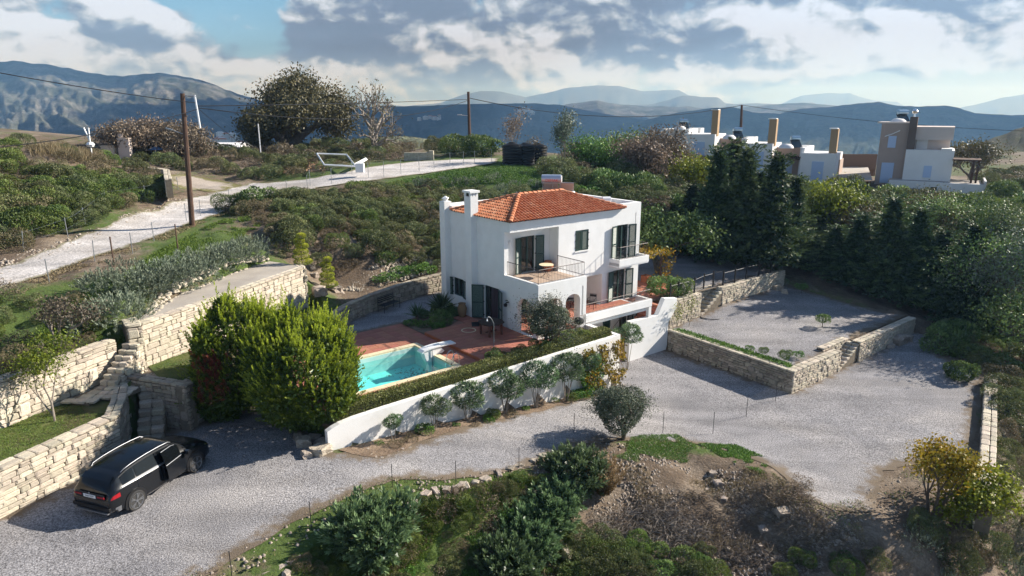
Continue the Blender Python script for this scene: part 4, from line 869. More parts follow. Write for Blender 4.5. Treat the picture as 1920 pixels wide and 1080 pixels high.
# ---- roof: four hipped planes of barrel tiles
RX0, RX1, RY0, RY1, RZ0, RZ1 = -.16, 9.14, 2.28, 8.28, 7.14, 8.17
RM = (RY1 - RY0) / 2; RA, RB = (RX0 + RM, RY0 + RM), (RX1 - RM + .05, RY0 + RM)
mb = MB(); mb.add([(RX0, RY0, RZ0), (RX1, RY0, RZ0), (RX1, RY1, RZ0), (RX0, RY1, RZ0), (RA[0], RA[1], RZ1), (RB[0], RB[1], RZ1)], [(0, 1, 5, 4), (1, 2, 5), (2, 3, 4, 5), (3, 0, 4), (3, 2, 1, 0)]); mb.build('roof', M['roofu'], VIL)
ROOF = bpy.data.objects['roof'] if 'roof' in bpy.data.objects and bpy.data.objects['roof'].parent == VIL else [o for o in VIL.children if o.name.startswith('roof')][0]
def tiles():
    V = []; Fq = []; tint = []
    r_ = random.Random(3); S = RZ1 - RZ0; pitch = S / RM
    def add_tile(base, along, across, nrm, ln, w, hgt):
        b = len(V); n = 5
        for e, (sc, lift) in enumerate(((1.0, .028), (.86, .0))):
            for k in range(n):
                t = math.pi * k / (n - 1)
                V.append(tuple(base + along * (ln * e) + across * (math.cos(t) * w * sc) + nrm * (math.sin(t) * hgt * sc + lift)))
        for k in range(n - 1): Fq.append((b + k, b + k + 1, b + n + k + 1, b + n + k))
        c = len(V); V.append(tuple(base + across * w + nrm * .028)); V.append(tuple(base - across * w + nrm * .028)); V.append(tuple(base - nrm * .02)); V.append(tuple(base - nrm * .02))
    planes = [(Vector((RX0, RY0, RZ0)), Vector((1, 0, 0)), RX1 - RX0, Vector((0, 1, 0))), (Vector((RX1, RY0, RZ0)), Vector((0, 1, 0)), RY1 - RY0, Vector((-1, 0, 0))),
              (Vector((RX1, RY1, RZ0)), Vector((-1, 0, 0)), RX1 - RX0, Vector((0, -1, 0))), (Vector((RX0, RY1, RZ0)), Vector((0, -1, 0)), RY1 - RY0, Vector((1, 0, 0)))]
    for org, ax, Ln, inn in planes:
        al = (inn + Vector((0, 0, pitch))).normalized(); nrm = ax.cross(al).normalized()
        if nrm.z < 0: nrm = -nrm
        cw_ = .235; n = int(Ln / cw_); cw_ = Ln / n; sl = math.sqrt(1 + pitch * pitch)
        for i in range(n):
            x = (i + .5) * cw_; lim = min(x, Ln - x, RM) * sl; y = -.06
            while y < lim - .05:
                ln = min(.36, lim - y + .05); j = Vector((r_.uniform(-.006, .006), r_.uniform(-.006, .006), r_.uniform(-.004, .006)))
                add_tile(org + ax * x + al * y + nrm * .02 + j, al, ax, nrm, ln, cw_ * .36, .085); y += .31
    # ridge and hip caps
    def cap_line(a, b):
        a, b = Vector(a), Vector(b); d = (b - a); Ls = d.length; d.normalize(); ac = d.cross(Vector((0, 0, 1))).normalized(); nn = ac.cross(d).normalized(); k = int(Ls / .36)
        if nn.z < 0: nn = -nn
        for i in range(k + 1):
            if i * .36 < Ls - .1: add_tile(a + d * (i * .36) + nn * .045 + Vector((0, 0, r_.uniform(-.006, .006))), d, ac, nn, .4, .15, .11)
    for q in ((RX0, RY0, RZ0), (RX0, RY1, RZ0)): cap_line(q, (RA[0], RA[1], RZ1))
    for q in ((RX1, RY0, RZ0), (RX1, RY1, RZ0)): cap_line(q, (RB[0], RB[1], RZ1))
    cap_line((RA[0], RA[1], RZ1), (RB[0], RB[1], RZ1))
    me = np_mesh('roof_tiles', np.array(V), np.array(Fq), [M['roof']], smooth=True)
    o = link('roof_tiles', me, VIL); tag(o, kind='stuff')
tiles()
# ---- terrace over the basement, white band, upper balcony, diagonal walkway
mb = MB(); mb.box(3.68, .22, .90, 9.4, 2.498, 1.08); mb.build('terrace_slab', WL, VIL)
mb = MB(); mb.box(3.36, 0.0, 1.20, 9.40, .22, 1.66); mb.box(9.18, .22, 1.20, 9.40, 1.2, 1.66); mb.box(9.14, .02, -.2, 9.38, .24, 1.2); mb.build('terrace_band', WL, VIL)
def tiled(name, x0, y0, x1, y1, z, s, m, parent, lim=300, hole=None, th=.03, gap=.012):
    """square floor tiles, each an object"""
    k = 0; me = None; nx = max(1, round((x1 - x0) / s)); ny = max(1, round((y1 - y0) / s)); sx, sy = (x1 - x0) / nx, (y1 - y0) / ny
    mb_ = MB(); mb_.box(-sx / 2 + gap / 2, -sy / 2 + gap / 2, -th, sx / 2 - gap / 2, sy / 2 - gap / 2, 0); me = bpy.data.meshes.new('tile'); me.from_pydata(mb_.v, [], mb_.f); me.materials.append(m)
    r_ = random.Random(int(x0 * 31 + y0 * 7))
    for i in range(nx):
        for j in range(ny):
            cx, cy = x0 + (i + .5) * sx, y0 + (j + .5) * sy
            if hole and hole(cx, cy): continue
            link('tile', me, parent, (cx, cy, z + r_.uniform(-.003, .003)), (r_.uniform(-.003, .003), r_.uniform(-.003, .003), 0)); k += 1
    return k
tf = MB(); tf.box(3.70, .23, 1.09, 9.16, 4.38, 1.105); TF = tf.build('terrace_floor', M['joint'], VIL)
tiled('tile', 3.9, .24, 9.15, 2.44, 1.13, .42, M['terra'], TF); tiled('tile', 3.9, 2.46, 7.2, 4.3, 1.13, .42, M['terra'], TF)
mb = MB(); mb.box(8.0, 1.62, 3.55, 10.74, FW - .002, 3.80); mb.box(8.0, 1.60, 3.62, 10.76, 1.75, 4.04); mb.box(8.0, 1.75, 3.62, 8.14, FW - .002, 4.04); mb.box(10.60, 1.75, 3.62, 10.76, FW - .002, 4.04); mb.build('balcony', WL, VIL)
def railing(pts, h=.92, gap=.11, m=None, top=.022, parent=VIL, name='railing', base=0.06):
    m_ = MB()
    for a, b in zip(pts, pts[1:]):
        a, b = Vector(a), Vector(b); d = b - a; n = max(1, int(d.length / gap)); up = Vector((0, 0, 1))
        m_.tube([a + up * h, b + up * h], top, 5); m_.tube([a + up * base, b + up * base], top * .7, 4)
        for k in range(n + 1):
            p = a + d * (k / n); big = k in (0, n); m_.tube([p - up * .02, p + up * h], .017 if big else .0085, 4, False)
    return m_.build(name, m or M['ironw'], parent)
railing([(.12, 2.9, 4.02), (.12, .12, 4.02), (3.5, .12, 4.02), (3.5, 2.4, 4.02)], h=.80)
railing([(8.08, 2.4, 4.04), (8.08, 1.68, 4.04), (10.68, 1.68, 4.04), (10.68, 2.4, 4.04)], h=.80, gap=.14)
railing([(3.7, .11, 1.66), (9.28, .11, 1.66), (9.28, 1.1, 1.66)], h=.62)
railing([(2.1, -.12, .92), (3.5, -.12, .92)], h=.85)
# table and things on the balcony are things of their own
def lathe_thing(name, label, cat, prof, pos, m, n=14, s=1.0):
    mb_ = MB(); mb_.lathe([(a * s, b * s) for a, b in prof], n); o = mb_.build(name, m, None, smooth=True, loc=pos); tag(o, label, cat); return o
VM = Matrix.Translation((OA.x, OA.y, 0)) @ Matrix.Rotation(UA, 4, 'Z')
def V3(a, b, z): return VM @ Vector((a, b, z))
POT = [(.13, 0), (.22, .08), (.30, .25), (.30, .36), (.20, .48), (.17, .52), (.20, .55), (.17, .56), (.13, .50)]
lathe_thing('clay_jar', 'bulging terracotta jar in the corner of the upper balcony', 'jar', POT, V3(3.2, 2.9, 3.83), M['terra2'], s=1.15)
def round_table(label, pos, r_=.42, h=.72, m=None, iron=None):
    e_ = empty('garden_table', pos); tag(e_, label, 'table'); m_ = MB(); m_.lathe([(r_, h - .03), (r_, h)], 20); m_.build('table_top', m or M['cream'], e_)
    for k in range(4):
        a = k * math.pi / 2 + .4; m_ = MB(); c, s_ = math.cos(a), math.sin(a)
        m_.tube([(c * .28, s_ * .28, h - .03), (c * .12, s_ * .12, h * .66), (c * .05, s_ * .05, h * .4), (c * .16, s_ * .16, h * .12), (c * .34, s_ * .34, 0)], .013, 5); m_.build('leg', M['iron'], e_)
    return e_
round_table('small round table with curled iron legs on the upper balcony', V3(2.2, 1.9, 3.83)); round_table('round iron table in the shaded nook of the terrace', V3(4.9, 2.6, 1.13), r_=.4, m=M['iron'])
def iron_chair(label, pos, rz, group=None):
    e_ = empty('garden_chair', pos, rz); tag(e_, label, 'chair', group)
    m_ = MB(); m_.box(-.22, -.22, .43, .22, .22, .45); m_.build('seat', M['iron'], e_)
    m_ = MB(); m_.tube([(-.21, .22, .45), (-.21, .28, .9), (.21, .28, .9), (.21, .22, .45)], .014, 5)
    for k in range(4): m_.tube([(-.14 + k * .093, .225, .45), (-.14 + k * .093, .28, .9)], .008, 4, False)
    m_.box(-.2, .262, .72, .2, .275, .86); m_.build('backrest', M['iron'], e_)
    for x in (-.2, .2):
        for y in (-.2, .2): m_ = MB(); m_.tube([(x, y, .44), (x * 1.1, y * 1.15, 0)], .013, 5); m_.build('leg', M['iron'], e_)
    for x in (-.23, .23): m_ = MB(); m_.tube([(x, .24, .66), (x, -.15, .66), (x, -.18, .44)], .012, 5); m_.build('armrest', M['iron'], e_)
iron_chair('iron chair facing left on the terrace beside the green door shutters', V3(6.15, 2.1, 1.13), UA - R(65)); iron_chair('iron chair half hidden behind the pillar in the terrace nook', V3(4.35, 3.6, 1.13), UA + R(10))
# wall lamp, plaque, hanging ornament
mb = MB(); mb.obox((-.10, 2.6, 2.52), (.2, .06, .05), Matrix.Identity(3)); mb.lathe([(.09, 0), (.12, .12), (.03, .2)], 8, (-.24, 2.6, 2.3)); mb.lathe([(.05, 0), (.09, .03), (.02, .06)], 8, (-.18, 2.58, 2.62)); mb.build('wall_lamp', M['black'], VIL)
mb = MB()
for k in range(3): mb.obox((-.012, 1.92 + .05 * k, 1.95 - .12 * k), (.02, .10, .07), Matrix.Rotation(R(30 + 25 * k), 3, 'X'))
mb.build('wall_ornament', M['ironw'], VIL)
mb = MB(); mb.lathe([(.03, 0), (.06, .05), (.05, .14), (.02, .17)], 8, (.55, 3.25, 5.75)); mb.build('wall_lamp', M['white'], VIL)
# solar water heater and tanks on the flat roof
def cyl_h(mb_, c, d, r_, L_, n=18):
    mb_.tube([Vector(c) - Vector(d) * L_ / 2, Vector(c) - Vector(d) * (L_ / 2 - .03), Vector(c) + Vector(d) * (L_ / 2 - .03), Vector(c) + Vector(d) * L_ / 2], [r_ * .8, r_, r_, r_ * .8], n)
HE = empty('solar_water_heater', V3(7.85, 8.0, 7.08), UA + R(-44)); tag(HE, 'solar water heater with silver tank and tilted panels on the villa roof', 'solar heater')
mb = MB(); cyl_h(mb, (0, 0, 1.55), (1, 0, 0), .30, 1.35); mb.build('tank', mat('brushed_aluminium', (.45, .50, .58), rough=.35, metal=.6), HE, smooth=True)
mb = MB(); mb.lathe([(.24, 0), (.26, .02), (.2, .04)], 16); o = mb.build('tank_end', M['offwhite'], HE, loc=(.675, 0, 1.55), rot=(0, math.pi / 2, 0))
mb = MB(); mb.obox((-.05, .62, .75), (1.0, 1.75, .09), Matrix.Rotation(R(-40), 3, 'X')); mb.obox((1.02, .62, .75), (1.0, 1.75, .09), Matrix.Rotation(R(-40), 3, 'X')); mb.build('collector_back', mat('collector_back_sheet', (.33, .32, .31), rough=.7), HE)
mb = MB()
for x in (-.6, .1, .6): mb.tube([(x, -.1, 0), (x, -.1, 1.28)], .02, 4); mb.tube([(x, -.1, 1.2), (x + .3, .3, 0)], .018, 4)
mb.build('stand', M['galv'], HE)
def text_obj(txt, size, m, parent, loc, rot, name='lettering', ext=.002, align='CENTER'):
    cu = bpy.data.curves.new(name, 'FONT'); cu.body = txt; cu.size = size; cu.extrude = ext; cu.align_x = align; cu.align_y = 'CENTER'; cu.materials.append(m); cu.resolution_u = 2
    t_ = bpy.data.objects.new(name, cu); me = bpy.data.meshes.new_from_object(t_); me.name = name; me.materials.clear(); me.materials.append(m); o = link(name, me, parent, loc, rot); return tag(o, kind='stuff')
text_obj('DEMAK', .26, mat('red_print', (.55, .04, .06), rough=.5), HE, (.04, -.303, 1.47), (math.pi / 2, 0, 0))
mb = MB(); cyl_h(mb, (0, 0, .42), (.95, .3, 0), .42, 1.5, 16); o = mb.build('water_tank', mat('dark_grey_tank', (.07, .075, .09), rough=.5), None, smooth=True, loc=V3(5.6, 7.9, 7.08), rot=(0, 0, UA - .9)); tag(o, 'dark grey horizontal water tank behind the roof ridge', 'water tank')
mb = MB(); cyl_h(mb, (0, 0, .3), (1, 0, 0), .22, .6, 14); o = mb.build('roof_lamp', M['white'], None, smooth=True, loc=V3(9.7, 4.6, 7.10), rot=(0, 0, UA - .5)); tag(o, 'short white cylinder lying on the flat roof corner', 'tank')
mb = MB(); cyl_h(mb, (0, 0, .38), (1, 0, 0), .12, .3, 12); o = mb.build('roof_vent', M['white'], None, smooth=True, loc=V3(9.3, 7.4, 7.25), rot=(0, 0, UA)); tag(o, 'small white vent at the back of the flat roof', 'vent')
# curved white wall that climbs beside the red steps
e_ = empty('white_stair_wall', V3(0, 0, 0), UA); tag(e_, 'tall white wall rising in a slant beside the red steps', 'wall')
mb = MB(); mb.slab([(7.42, -2.3), (11.12, -2.3), (11.14, -.2), (11.86, .62), (11.86, 1.30), (10.62, 1.48), (10.05, .50), (9.9, .47), (7.42, .52)], [], (0, 0, 0), X_, Z_, (0, -1, 0), .32); mb.build('wall_body', M['plaster'], e_, bevel=.02)
ST = empty('steps', V3(0, 0, 0), UA); tag(ST, 'red tiled steps going down behind the white slanting wall', 'steps')
for i in range(15):
    x = 10.9 - i * .28; z = 1.08 - (i + 1) * .185
    if z < -2.0: break
    m_ = MB(); m_.box(x - .29, .34, z - 1.0, x, 1.5, z); m_.build('step', M['terra'], ST)
railing([(10.6, 1.55, 1.1), (7.6, 1.55, -1.1)], h=.85, gap=.13, parent=ST)
mb = MB(); mb.box(9.42, .34, -.0, 11.0, 2.49, 1.08); mb.build('landing', M['terra'], ST) if False else None
# patio to the right of the villa
PT = MB(); PT.box(9.42, 1.6, .6, 14.2, 9.0, 1.06); PT = PT.build('side_patio', M['joint']); PT.location = V3(0, 0, 0); PT.rotation_euler = (0, 0, UA); tag(PT, 'red tiled patio on the right side of the villa', kind='structure')
tiled('tile', 10.82, 1.65, 14.15, 6.5, 1.09, .45, M['terra'], PT)

# ------------------------------------------------------------------ remaining stone walls, steps
def uvp(l): return XYp(l)
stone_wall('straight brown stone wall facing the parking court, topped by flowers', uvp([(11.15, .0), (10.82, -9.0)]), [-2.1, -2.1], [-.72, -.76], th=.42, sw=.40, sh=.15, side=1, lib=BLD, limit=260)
stone_wall('stone wall corner beside the wire fence, left of the small steps', uvp([(10.82, -9.0), (16.2, -8.95)]), [-2.1, -2.1], [-.76, -.76], th=.5, sw=.36, sh=.15, limit=200)
stone_wall('recessed stone wall behind the small steps', uvp([(15.6, -8.1), (18.7, -8.1)]), [-2.1, -2.1], [-.74, -.74], th=.4, sw=.34, sh=.15, limit=90)
stone_wall('long stone wall right of the small steps, running into the shade', uvp([(18.5, -8.95), (27.3, -8.6)]), [-2.1, -2.0], [-.72, -.9], th=.5, sw=.36, sh=.15, limit=290)
stone_wall('pale stone wall below the iron fence, left of its steps', uvp([(11.9, .55), (15.3, .62)]), [-1.0, -.95], [.92, .92], th=.45, sw=.36, sh=.16, limit=180)
stone_wall('recessed stone strip behind the steps of the iron gate', uvp([(14.9, 1.35), (18.1, 1.35)]), [-.95, -.6], [.9, .9], th=.4, sw=.34, sh=.16, limit=90)
stone_wall('long shaded stone wall below the iron fence, right of its steps', uvp([(17.7, .62), (26.2, .85)]), [-.7, -.35], [.92, .92], th=.45, sw=.38, sh=.16, limit=290)
stone_wall('narrow stone wall with pale paved top at the right edge of the court', pw([(1848, 708, -1.7), (1843, 800, -1.7), (1832, 950, -1.7)]), [-2.3, -2.4, -2.6], [-1.62, -1.62, -1.62], th=.55, sw=.4, sh=.18, limit=150, side=1)
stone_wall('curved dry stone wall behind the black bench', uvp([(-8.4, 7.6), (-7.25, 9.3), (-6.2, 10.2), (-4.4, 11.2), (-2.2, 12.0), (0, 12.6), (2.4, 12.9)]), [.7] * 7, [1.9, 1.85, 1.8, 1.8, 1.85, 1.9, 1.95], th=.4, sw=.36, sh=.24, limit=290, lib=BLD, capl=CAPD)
# lower stair block between the car and the golden conifer
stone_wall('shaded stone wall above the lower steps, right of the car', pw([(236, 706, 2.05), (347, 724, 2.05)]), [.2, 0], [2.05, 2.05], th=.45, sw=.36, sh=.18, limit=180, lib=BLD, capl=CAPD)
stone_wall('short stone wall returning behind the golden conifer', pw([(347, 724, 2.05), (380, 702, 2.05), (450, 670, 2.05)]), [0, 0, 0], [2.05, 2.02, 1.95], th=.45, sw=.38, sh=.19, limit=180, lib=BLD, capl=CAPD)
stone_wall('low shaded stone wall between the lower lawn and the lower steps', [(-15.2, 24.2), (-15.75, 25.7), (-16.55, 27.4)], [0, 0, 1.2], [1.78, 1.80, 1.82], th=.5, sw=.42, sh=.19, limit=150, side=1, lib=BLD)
def steps(label, a, b, z0, z1, n, width, lib=None, name='steps', depth=.42):
    """n rough stone steps from a (low) to b (high), each step two or three stones"""
    a = Vector((*a, 0)); b = Vector((*b, 0)); d = (b - a); Ls = d.length; d.normalize(); ac = Vector((d.y, -d.x, 0)); ang = math.atan2(d.y, d.x)
    root = empty(name, (a.x, a.y, z0)); tag(root, label, 'steps'); rr = random.Random(int(a.x * 50)); lib = lib or BL
    mb_ = MB()
    for i in range(n):
        z = z0 + (z1 - z0) * (i + 1) / n; q = a + d * (Ls * (i + .5) / n)
        k = 2; x = -width / 2
        for j in range(k):
            w = width / k; pos = q + ac * (x + w / 2) + d * .04; h = (z1 - z0) / n
            link('step_stone', rr.choice(lib), root, Vector((pos.x, pos.y, z - h * .45)) - Vector((a.x, a.y, z0)), (rr.uniform(-.02, .02), rr.uniform(-.02, .02), ang), (Ls / n + .12, w - .02, h * 1.05)); x += w
        mb_.obox(Vector((q.x, q.y, z - .55)) - Vector((a.x, a.y, z0)) + d * .06, (Ls / n, width - .04, .9), Matrix.Rotation(ang, 3, 'Z'))
    mb_.build('core', M['mortar'], root); return root
steps('sunlit cream stone steps beside the tall left wall', (-17.18, 26.7), (-16.85, 28.75), 1.66, 3.15, 8, .78)
steps('shaded lower stone steps beside the bonnet of the car', (-14.75, 25.3), (-15.55, 27.6), .0, 1.75, 7, 1.0, lib=BLD)
steps('stone steps between court and gravel terrace', uvp([(16.3, -8.52)])[0], uvp([(18.6, -8.52)])[0], -2.1, -.85, 8, .75)
steps('stone steps climbing to the small iron gate', uvp([(15.1, .95)])[0], uvp([(17.9, .98)])[0], -.95, .88, 9, .75)
# paving at the foot of the sunlit steps, top landing of the pillar
def flag(label, poly, z, m, h=.16, name='paving', kind='structure', n=9, lib=None):
    root = empty(name, (poly[0][0], poly[0][1], z)); tag(root, label, kind=kind); o = Vector((poly[0][0], poly[0][1], z))
    mb_ = MB(); mb_.prism([(p[0] - o.x, p[1] - o.y) for p in poly], -h, -.03); mb_.build('bed', M['mortar'], root)
    xs = [p[0] for p in poly]; ys = [p[1] for p in poly]; rr = random.Random(int(xs[0] * 9)); y = min(ys); me = (lib or CAPM)
    while y < max(ys):
        x = min(xs) + rr.uniform(-.2, 0)
        while x < max(xs):
            w = rr.uniform(.35, .6)
            if inpoly(np.array([x + w / 2]), np.array([y + .2]), poly)[0]: link('paving_stone', rr.choice(me), root, (x + w / 2 - o.x, y + .2 - o.y, -.04), (0, 0, rr.uniform(-.06, .06)), (w - .02, .39, .09))
            x += w
        y += .41
flag('crazy paving at the foot of the sunlit stone steps', [(-18.2, 25.7), (-17.1, 25.5), (-16.9, 26.1), (-16.2, 25.9), (-15.8, 27.0), (-16.4, 27.6), (-17.6, 27.3)], 1.76, M['stone'])
flag('small stone landing above the shaded lower steps', [(-16.3, 27.2), (-15.0, 27.2), (-15.0, 28.4), (-16.4, 28.3)], 1.86, M['stoned'], lib=CAPD)
mb = MB(); mb.box(0, 0, 0, 1, 1, 1)
stone_wall('stepped stone cheek wall on the right of the sunlit steps', [(-16.72, 26.75), (-16.42, 28.75)], [1.65, 1.7], [1.75, 3.25], th=.2, sw=.34, sh=.16, limit=60, cap=False)
stone_wall('square stone pillar end of the concrete terrace', pw([(236, 612, 3.95), (266, 607, 3.95)]), [2.6, 2.6], [3.95, 3.95], th=1.2, sw=.34, sh=.18, limit=40)

# ------------------------------------------------------------------ white garden wall, hedge bed, deck, pool
GW = empty('garden_wall', UV(0, 0), UA); tag(GW, 'long white garden wall with a hedge on top, beside the driveway', 'wall')
def gwv(x): return -3.12 + (x + 13.55) * (.60 / 17.4)
m_ = MB(); xs = [-13.55, -13.35, -13.0, -12.4, -11, -8, -5, -2, 1, 3.85]; tz = [.80, .88, .98, 1.04, 1.07, 1.08, 1.09, 1.10, 1.10, 1.10]
for i in range(len(xs) - 1):
    a, b = xs[i], xs[i + 1]; va, vb = gwv(a), gwv(b); k = len(m_.v)
    m_.v += [(a, va, -2.6), (b, vb, -2.6), (b, vb + .26, -2.6), (a, va + .26, -2.6), (a, va, tz[i]), (b, vb, tz[i + 1]), (b, vb + .26, tz[i + 1]), (a, va + .26, tz[i])]
    m_.f += [(k, k + 1, k + 5, k + 4), (k + 2, k + 3, k + 7, k + 6), (k + 4, k + 5, k + 6, k + 7)]; m_.mi += [0] * 3
    if i == 0: m_.f.append((k + 3, k, k + 4, k + 7)); m_.mi.append(0)
m_.build('wall_body', M['plaster_old'], GW)
m_ = MB(); m_.slab([(-2.52, -2.6), (0, -2.6), (0, 1.12), (-2.52, 1.12)], [], (3.86, 0, 0), Y_, Z_, X_, .28); m_.build('return_wall', M['plaster_old'], GW)
GB = MB(); GB.prism(list(reversed([(-13.3, -2.8), (-4.2, -2.55), (3.57, -2.2), (3.45, -.02), (.0, -.7)][::-1])) if False else [(-13.3, -2.85), (3.57, -2.3), (3.57, -.1), (2.0, -.3), (-.2, -.9), (-4.3, -1.2), (-13.3, -1.6)], .5, .86)
GB = GB.build('garden_bed', M['soil'], None, loc=UV(0, 0), rot=(0, 0, UA)); tag(GB, 'planting bed behind the white garden wall', kind='structure')
PX0, PX1, PY0, PY1 = -11.9, -5.3, -.55, 4.0
def ph(x, y): return PX0 < x < PX1 and PY0 < y < PY1
DK = MB()
DK.slab([(-12.9, -1.75), (-4.2, -1.25), (-4.2, 7.8), (-12.9, 7.6)], [rect(PX0 + .05, PY0 + .05, PX1 - .05, PY1 - .05)], (0, 0, .765), X_, Y_, Z_, .5)
DK = DK.build('pool_deck', M['joint'], None, loc=UV(0, 0), rot=(0, 0, UA)); tag(DK, 'red tiled deck round the swimming pool', kind='structure')
tiled('tile', -12.85, -1.55, -4.22, 7.6, .79, .5, M['terra'], DK, hole=ph)
PA = MB(); PA.prism([(-4.2, -1.2), (0, -.9), (3.34, -.35), (3.34, -.01), (-.01, -.01), (-.01, 6.6), (-1.6, 5.6), (-2.6, 5.0), (-4.2, 5.0)], .5, .925)
PA = PA.build('upper_patio', M['joint'], None, loc=UV(0, 0), rot=(0, 0, UA)); tag(PA, 'raised red tiled patio between pool deck and villa', kind='structure')
tiled('tile', -4.18, -.9, -.03, 5.0, .95, .5, M['terra'], PA); tiled('tile', -1.4, 5.0, -.45, 6.4, .95, .5, M['terra'], PA); tiled('tile', .31, .32, 3.33, 4.3, .95, .45, M['terra'], PA)
mb_ = MB(); mb_.box(.30, .30, .6, 3.35, 4.4, .925); mb_.build('porch_floor', M['joint'], PA)
mb_ = MB()
for i in range(12): mb_.box(-4.235, -1.15 + i * .51, .80, -4.2, -.66 + i * .51, .94)
mb_.build('step_riser', M['terra2'], PA)
# pool
PO = empty('swimming_pool', UV(0, 0), UA); tag(PO, 'rectangular turquoise swimming pool with cream coping', 'pool')
mb_ = MB(); c = .32
for (x0, y0, x1, y1) in ((PX0, PY0, PX1, PY0 + c), (PX0, PY1 - c, PX1, PY1), (PX0, PY0 + c, PX0 + c, PY1 - c), (PX1 - c, PY0 + c, PX1, PY1 - c)):
    n = max(1, int(max(x1 - x0, y1 - y0) / .6)); hz = (x1 - x0) > (y1 - y0)
    for i in range(n):
        if hz: a, b, e, f = x0 + (x1 - x0) * i / n, x0 + (x1 - x0) * (i + 1) / n - .012, y0, y1
        else: a, b, e, f = x0, x1, y0 + (y1 - y0) * i / n, y0 + (y1 - y0) * (i + 1) / n - .012
        q = MB(); q.box(a, e, .74, b, f, .835); q.build('coping_stone', M['cream'], PO)
ix0, ix1, iy0, iy1 = PX0 + .3, PX1 - .3, PY0 + .3, PY1 - .3
m1 = MB(); m1.slab(rect(ix0, iy0, ix1, iy1), [], (0, 0, -.22), X_, Y_, Z_, .1); m1.build('pool_floor', M['poolp'], PO)
m1 = MB(); m1.box(ix0, iy0, -.96, ix1, iy0 + .05, .74); m1.box(ix0, iy1 - .05, -.96, ix1, iy1, .74); m1.box(ix0, iy0 + .05, -.96, ix0 + .05, iy1 - .05, .74); m1.box(ix1 - .05, iy0 + .05, -.96, ix1, iy1 - .05, .74); m1.build('pool_wall', M['poolw'], PO)
wm = bpy.data.materials.new('pool_water'); wm.use_nodes = True; nt = wm.node_tree; nt.nodes.clear()
o_ = nt.nodes.new('ShaderNodeOutputMaterial'); mx = nt.nodes.new('ShaderNodeMixShader'); tr = nt.nodes.new('ShaderNodeBsdfTransparent'); gl = nt.nodes.new('ShaderNodeBsdfGlossy'); fr = nt.nodes.new('ShaderNodeFresnel')
tr.inputs[0].default_value = (.72, .97, .95, 1); gl.inputs['Roughness'].default_value = .03; fr.inputs[0].default_value = 1.33
nn = nt.nodes.new('ShaderNodeTexNoise'); nn.inputs['Scale'].default_value = 2.2; nn.inputs['Detail'].default_value = 3; ge = nt.nodes.new('ShaderNodeNewGeometry'); nt.links.new(ge.outputs['Position'], nn.inputs['Vector'])
bu = nt.nodes.new('ShaderNodeBump'); bu.inputs['Distance'].default_value = .015; nt.links.new(nn.outputs[0], bu.inputs['Height']); nt.links.new(bu.outputs[0], gl.inputs['Normal']); nt.links.new(bu.outputs[0], fr.inputs['Normal'])
lw_ = nt.nodes.new('ShaderNodeLayerWeight'); lw_.inputs[0].default_value = .5; pw_ = nt.nodes.new('ShaderNodeMath'); pw_.operation = 'POWER'; nt.links.new(lw_.outputs['Facing'], pw_.inputs[0]); pw_.inputs[1].default_value = 4.0; mm_ = nt.nodes.new('ShaderNodeMath'); mm_.operation = 'MULTIPLY_ADD'; nt.links.new(pw_.outputs[0], mm_.inputs[0]); mm_.inputs[1].default_value = .55; mm_.inputs[2].default_value = .02; nt.links.new(mm_.outputs[0], mx.inputs[0]); nt.links.new(tr.outputs[0], mx.inputs[1]); nt.links.new(gl.outputs[0], mx.inputs[2]); nt.links.new(mx.outputs[0], o_.inputs['Surface'])
m1 = MB(); m1.add([(ix0 + .04, iy0 + .04, .52), (ix1 - .04, iy0 + .04, .52), (ix1 - .04, iy1 - .04, .52), (ix0 + .04, iy1 - .04, .52)], [(0, 1, 2, 3)]); m1.build('water_surface', wm, PO)
m1 = MB(); r_ = random.Random(4)
for k in range(150):
    x = r_.gauss(-6.6, .55); y = r_.gauss(2.3, .55)
    if not (ix0 + .1 < x < ix1 - .1 and iy0 + .1 < y < iy1 - .1): continue
    m1.obox((x, y, -.205), (r_.uniform(.03, .09), r_.uniform(.02, .05), .01), Matrix.Rotation(r_.uniform(0, 3), 3, 'Z'))
o = m1.build('sunken_leaves', M['soil'], PO); tag(o, kind='stuff')
# diving board
DV = empty('diving_board', UV(-5.4, 1.9, .83), UA); tag(DV, 'white diving board on a curved stand at the pool edge', 'diving board')
m1 = MB(); n = 8
pr = [(-.95, .30), (-.8, .38), (-.5, .44), (-.1, .47), (.35, .46), (1.1, .42)]
for (a, za), (b, zb) in zip(pr, pr[1:]):
    k = len(m1.v); m1.v += [(a, -.26, za), (b, -.26, zb), (b, .26, zb), (a, .26, za), (a, -.26, za - .07), (b, -.26, zb - .07), (b, .26, zb - .07), (a, .26, za - .07)]
    m1.f += [(k, k + 1, k + 2, k + 3), (k + 7, k + 6, k + 5, k + 4), (k, k + 4, k + 5, k + 1), (k + 3, k + 2, k + 6, k + 7), (k, k + 3, k + 7, k + 4), (k + 1, k + 5, k + 6, k + 2)]; m1.mi += [0] * 6
m1.build('board', M['white'], DV)
m1 = MB(); m1.slab([(-.85, .26), (-.75, -.1), (-.55, -.5), (-.45, -.9), (-.05, -.95), (-.02, -.0), (.25, .0), (.45, .1), (.2, .36), (-.3, .38)], [], (0, -.2, 0), X_, Z_, (0, -1, 0), .4); m1.build('stand', M['white'], DV, bevel=.03)
m1 = MB(); m1.box(.2, -.262, .462, .6, -.1, .475); m1.box(-.1, -.12, .475, .25, .12, .48); m1.build('grip_plate', mat('grey_blue_grip', (.25, .33, .42), rough=.6), DV)
m1 = MB(); m1.tube([(-.35, -.24, .35), (-.35, -.24, -.6)], .02, 6); m1.build('rail', M['galv'], DV)
LD = empty('pool_ladder', UV(-5.5, -.05, .83), UA); tag(LD, 'chrome pool ladder with two arched handrails', 'ladder')
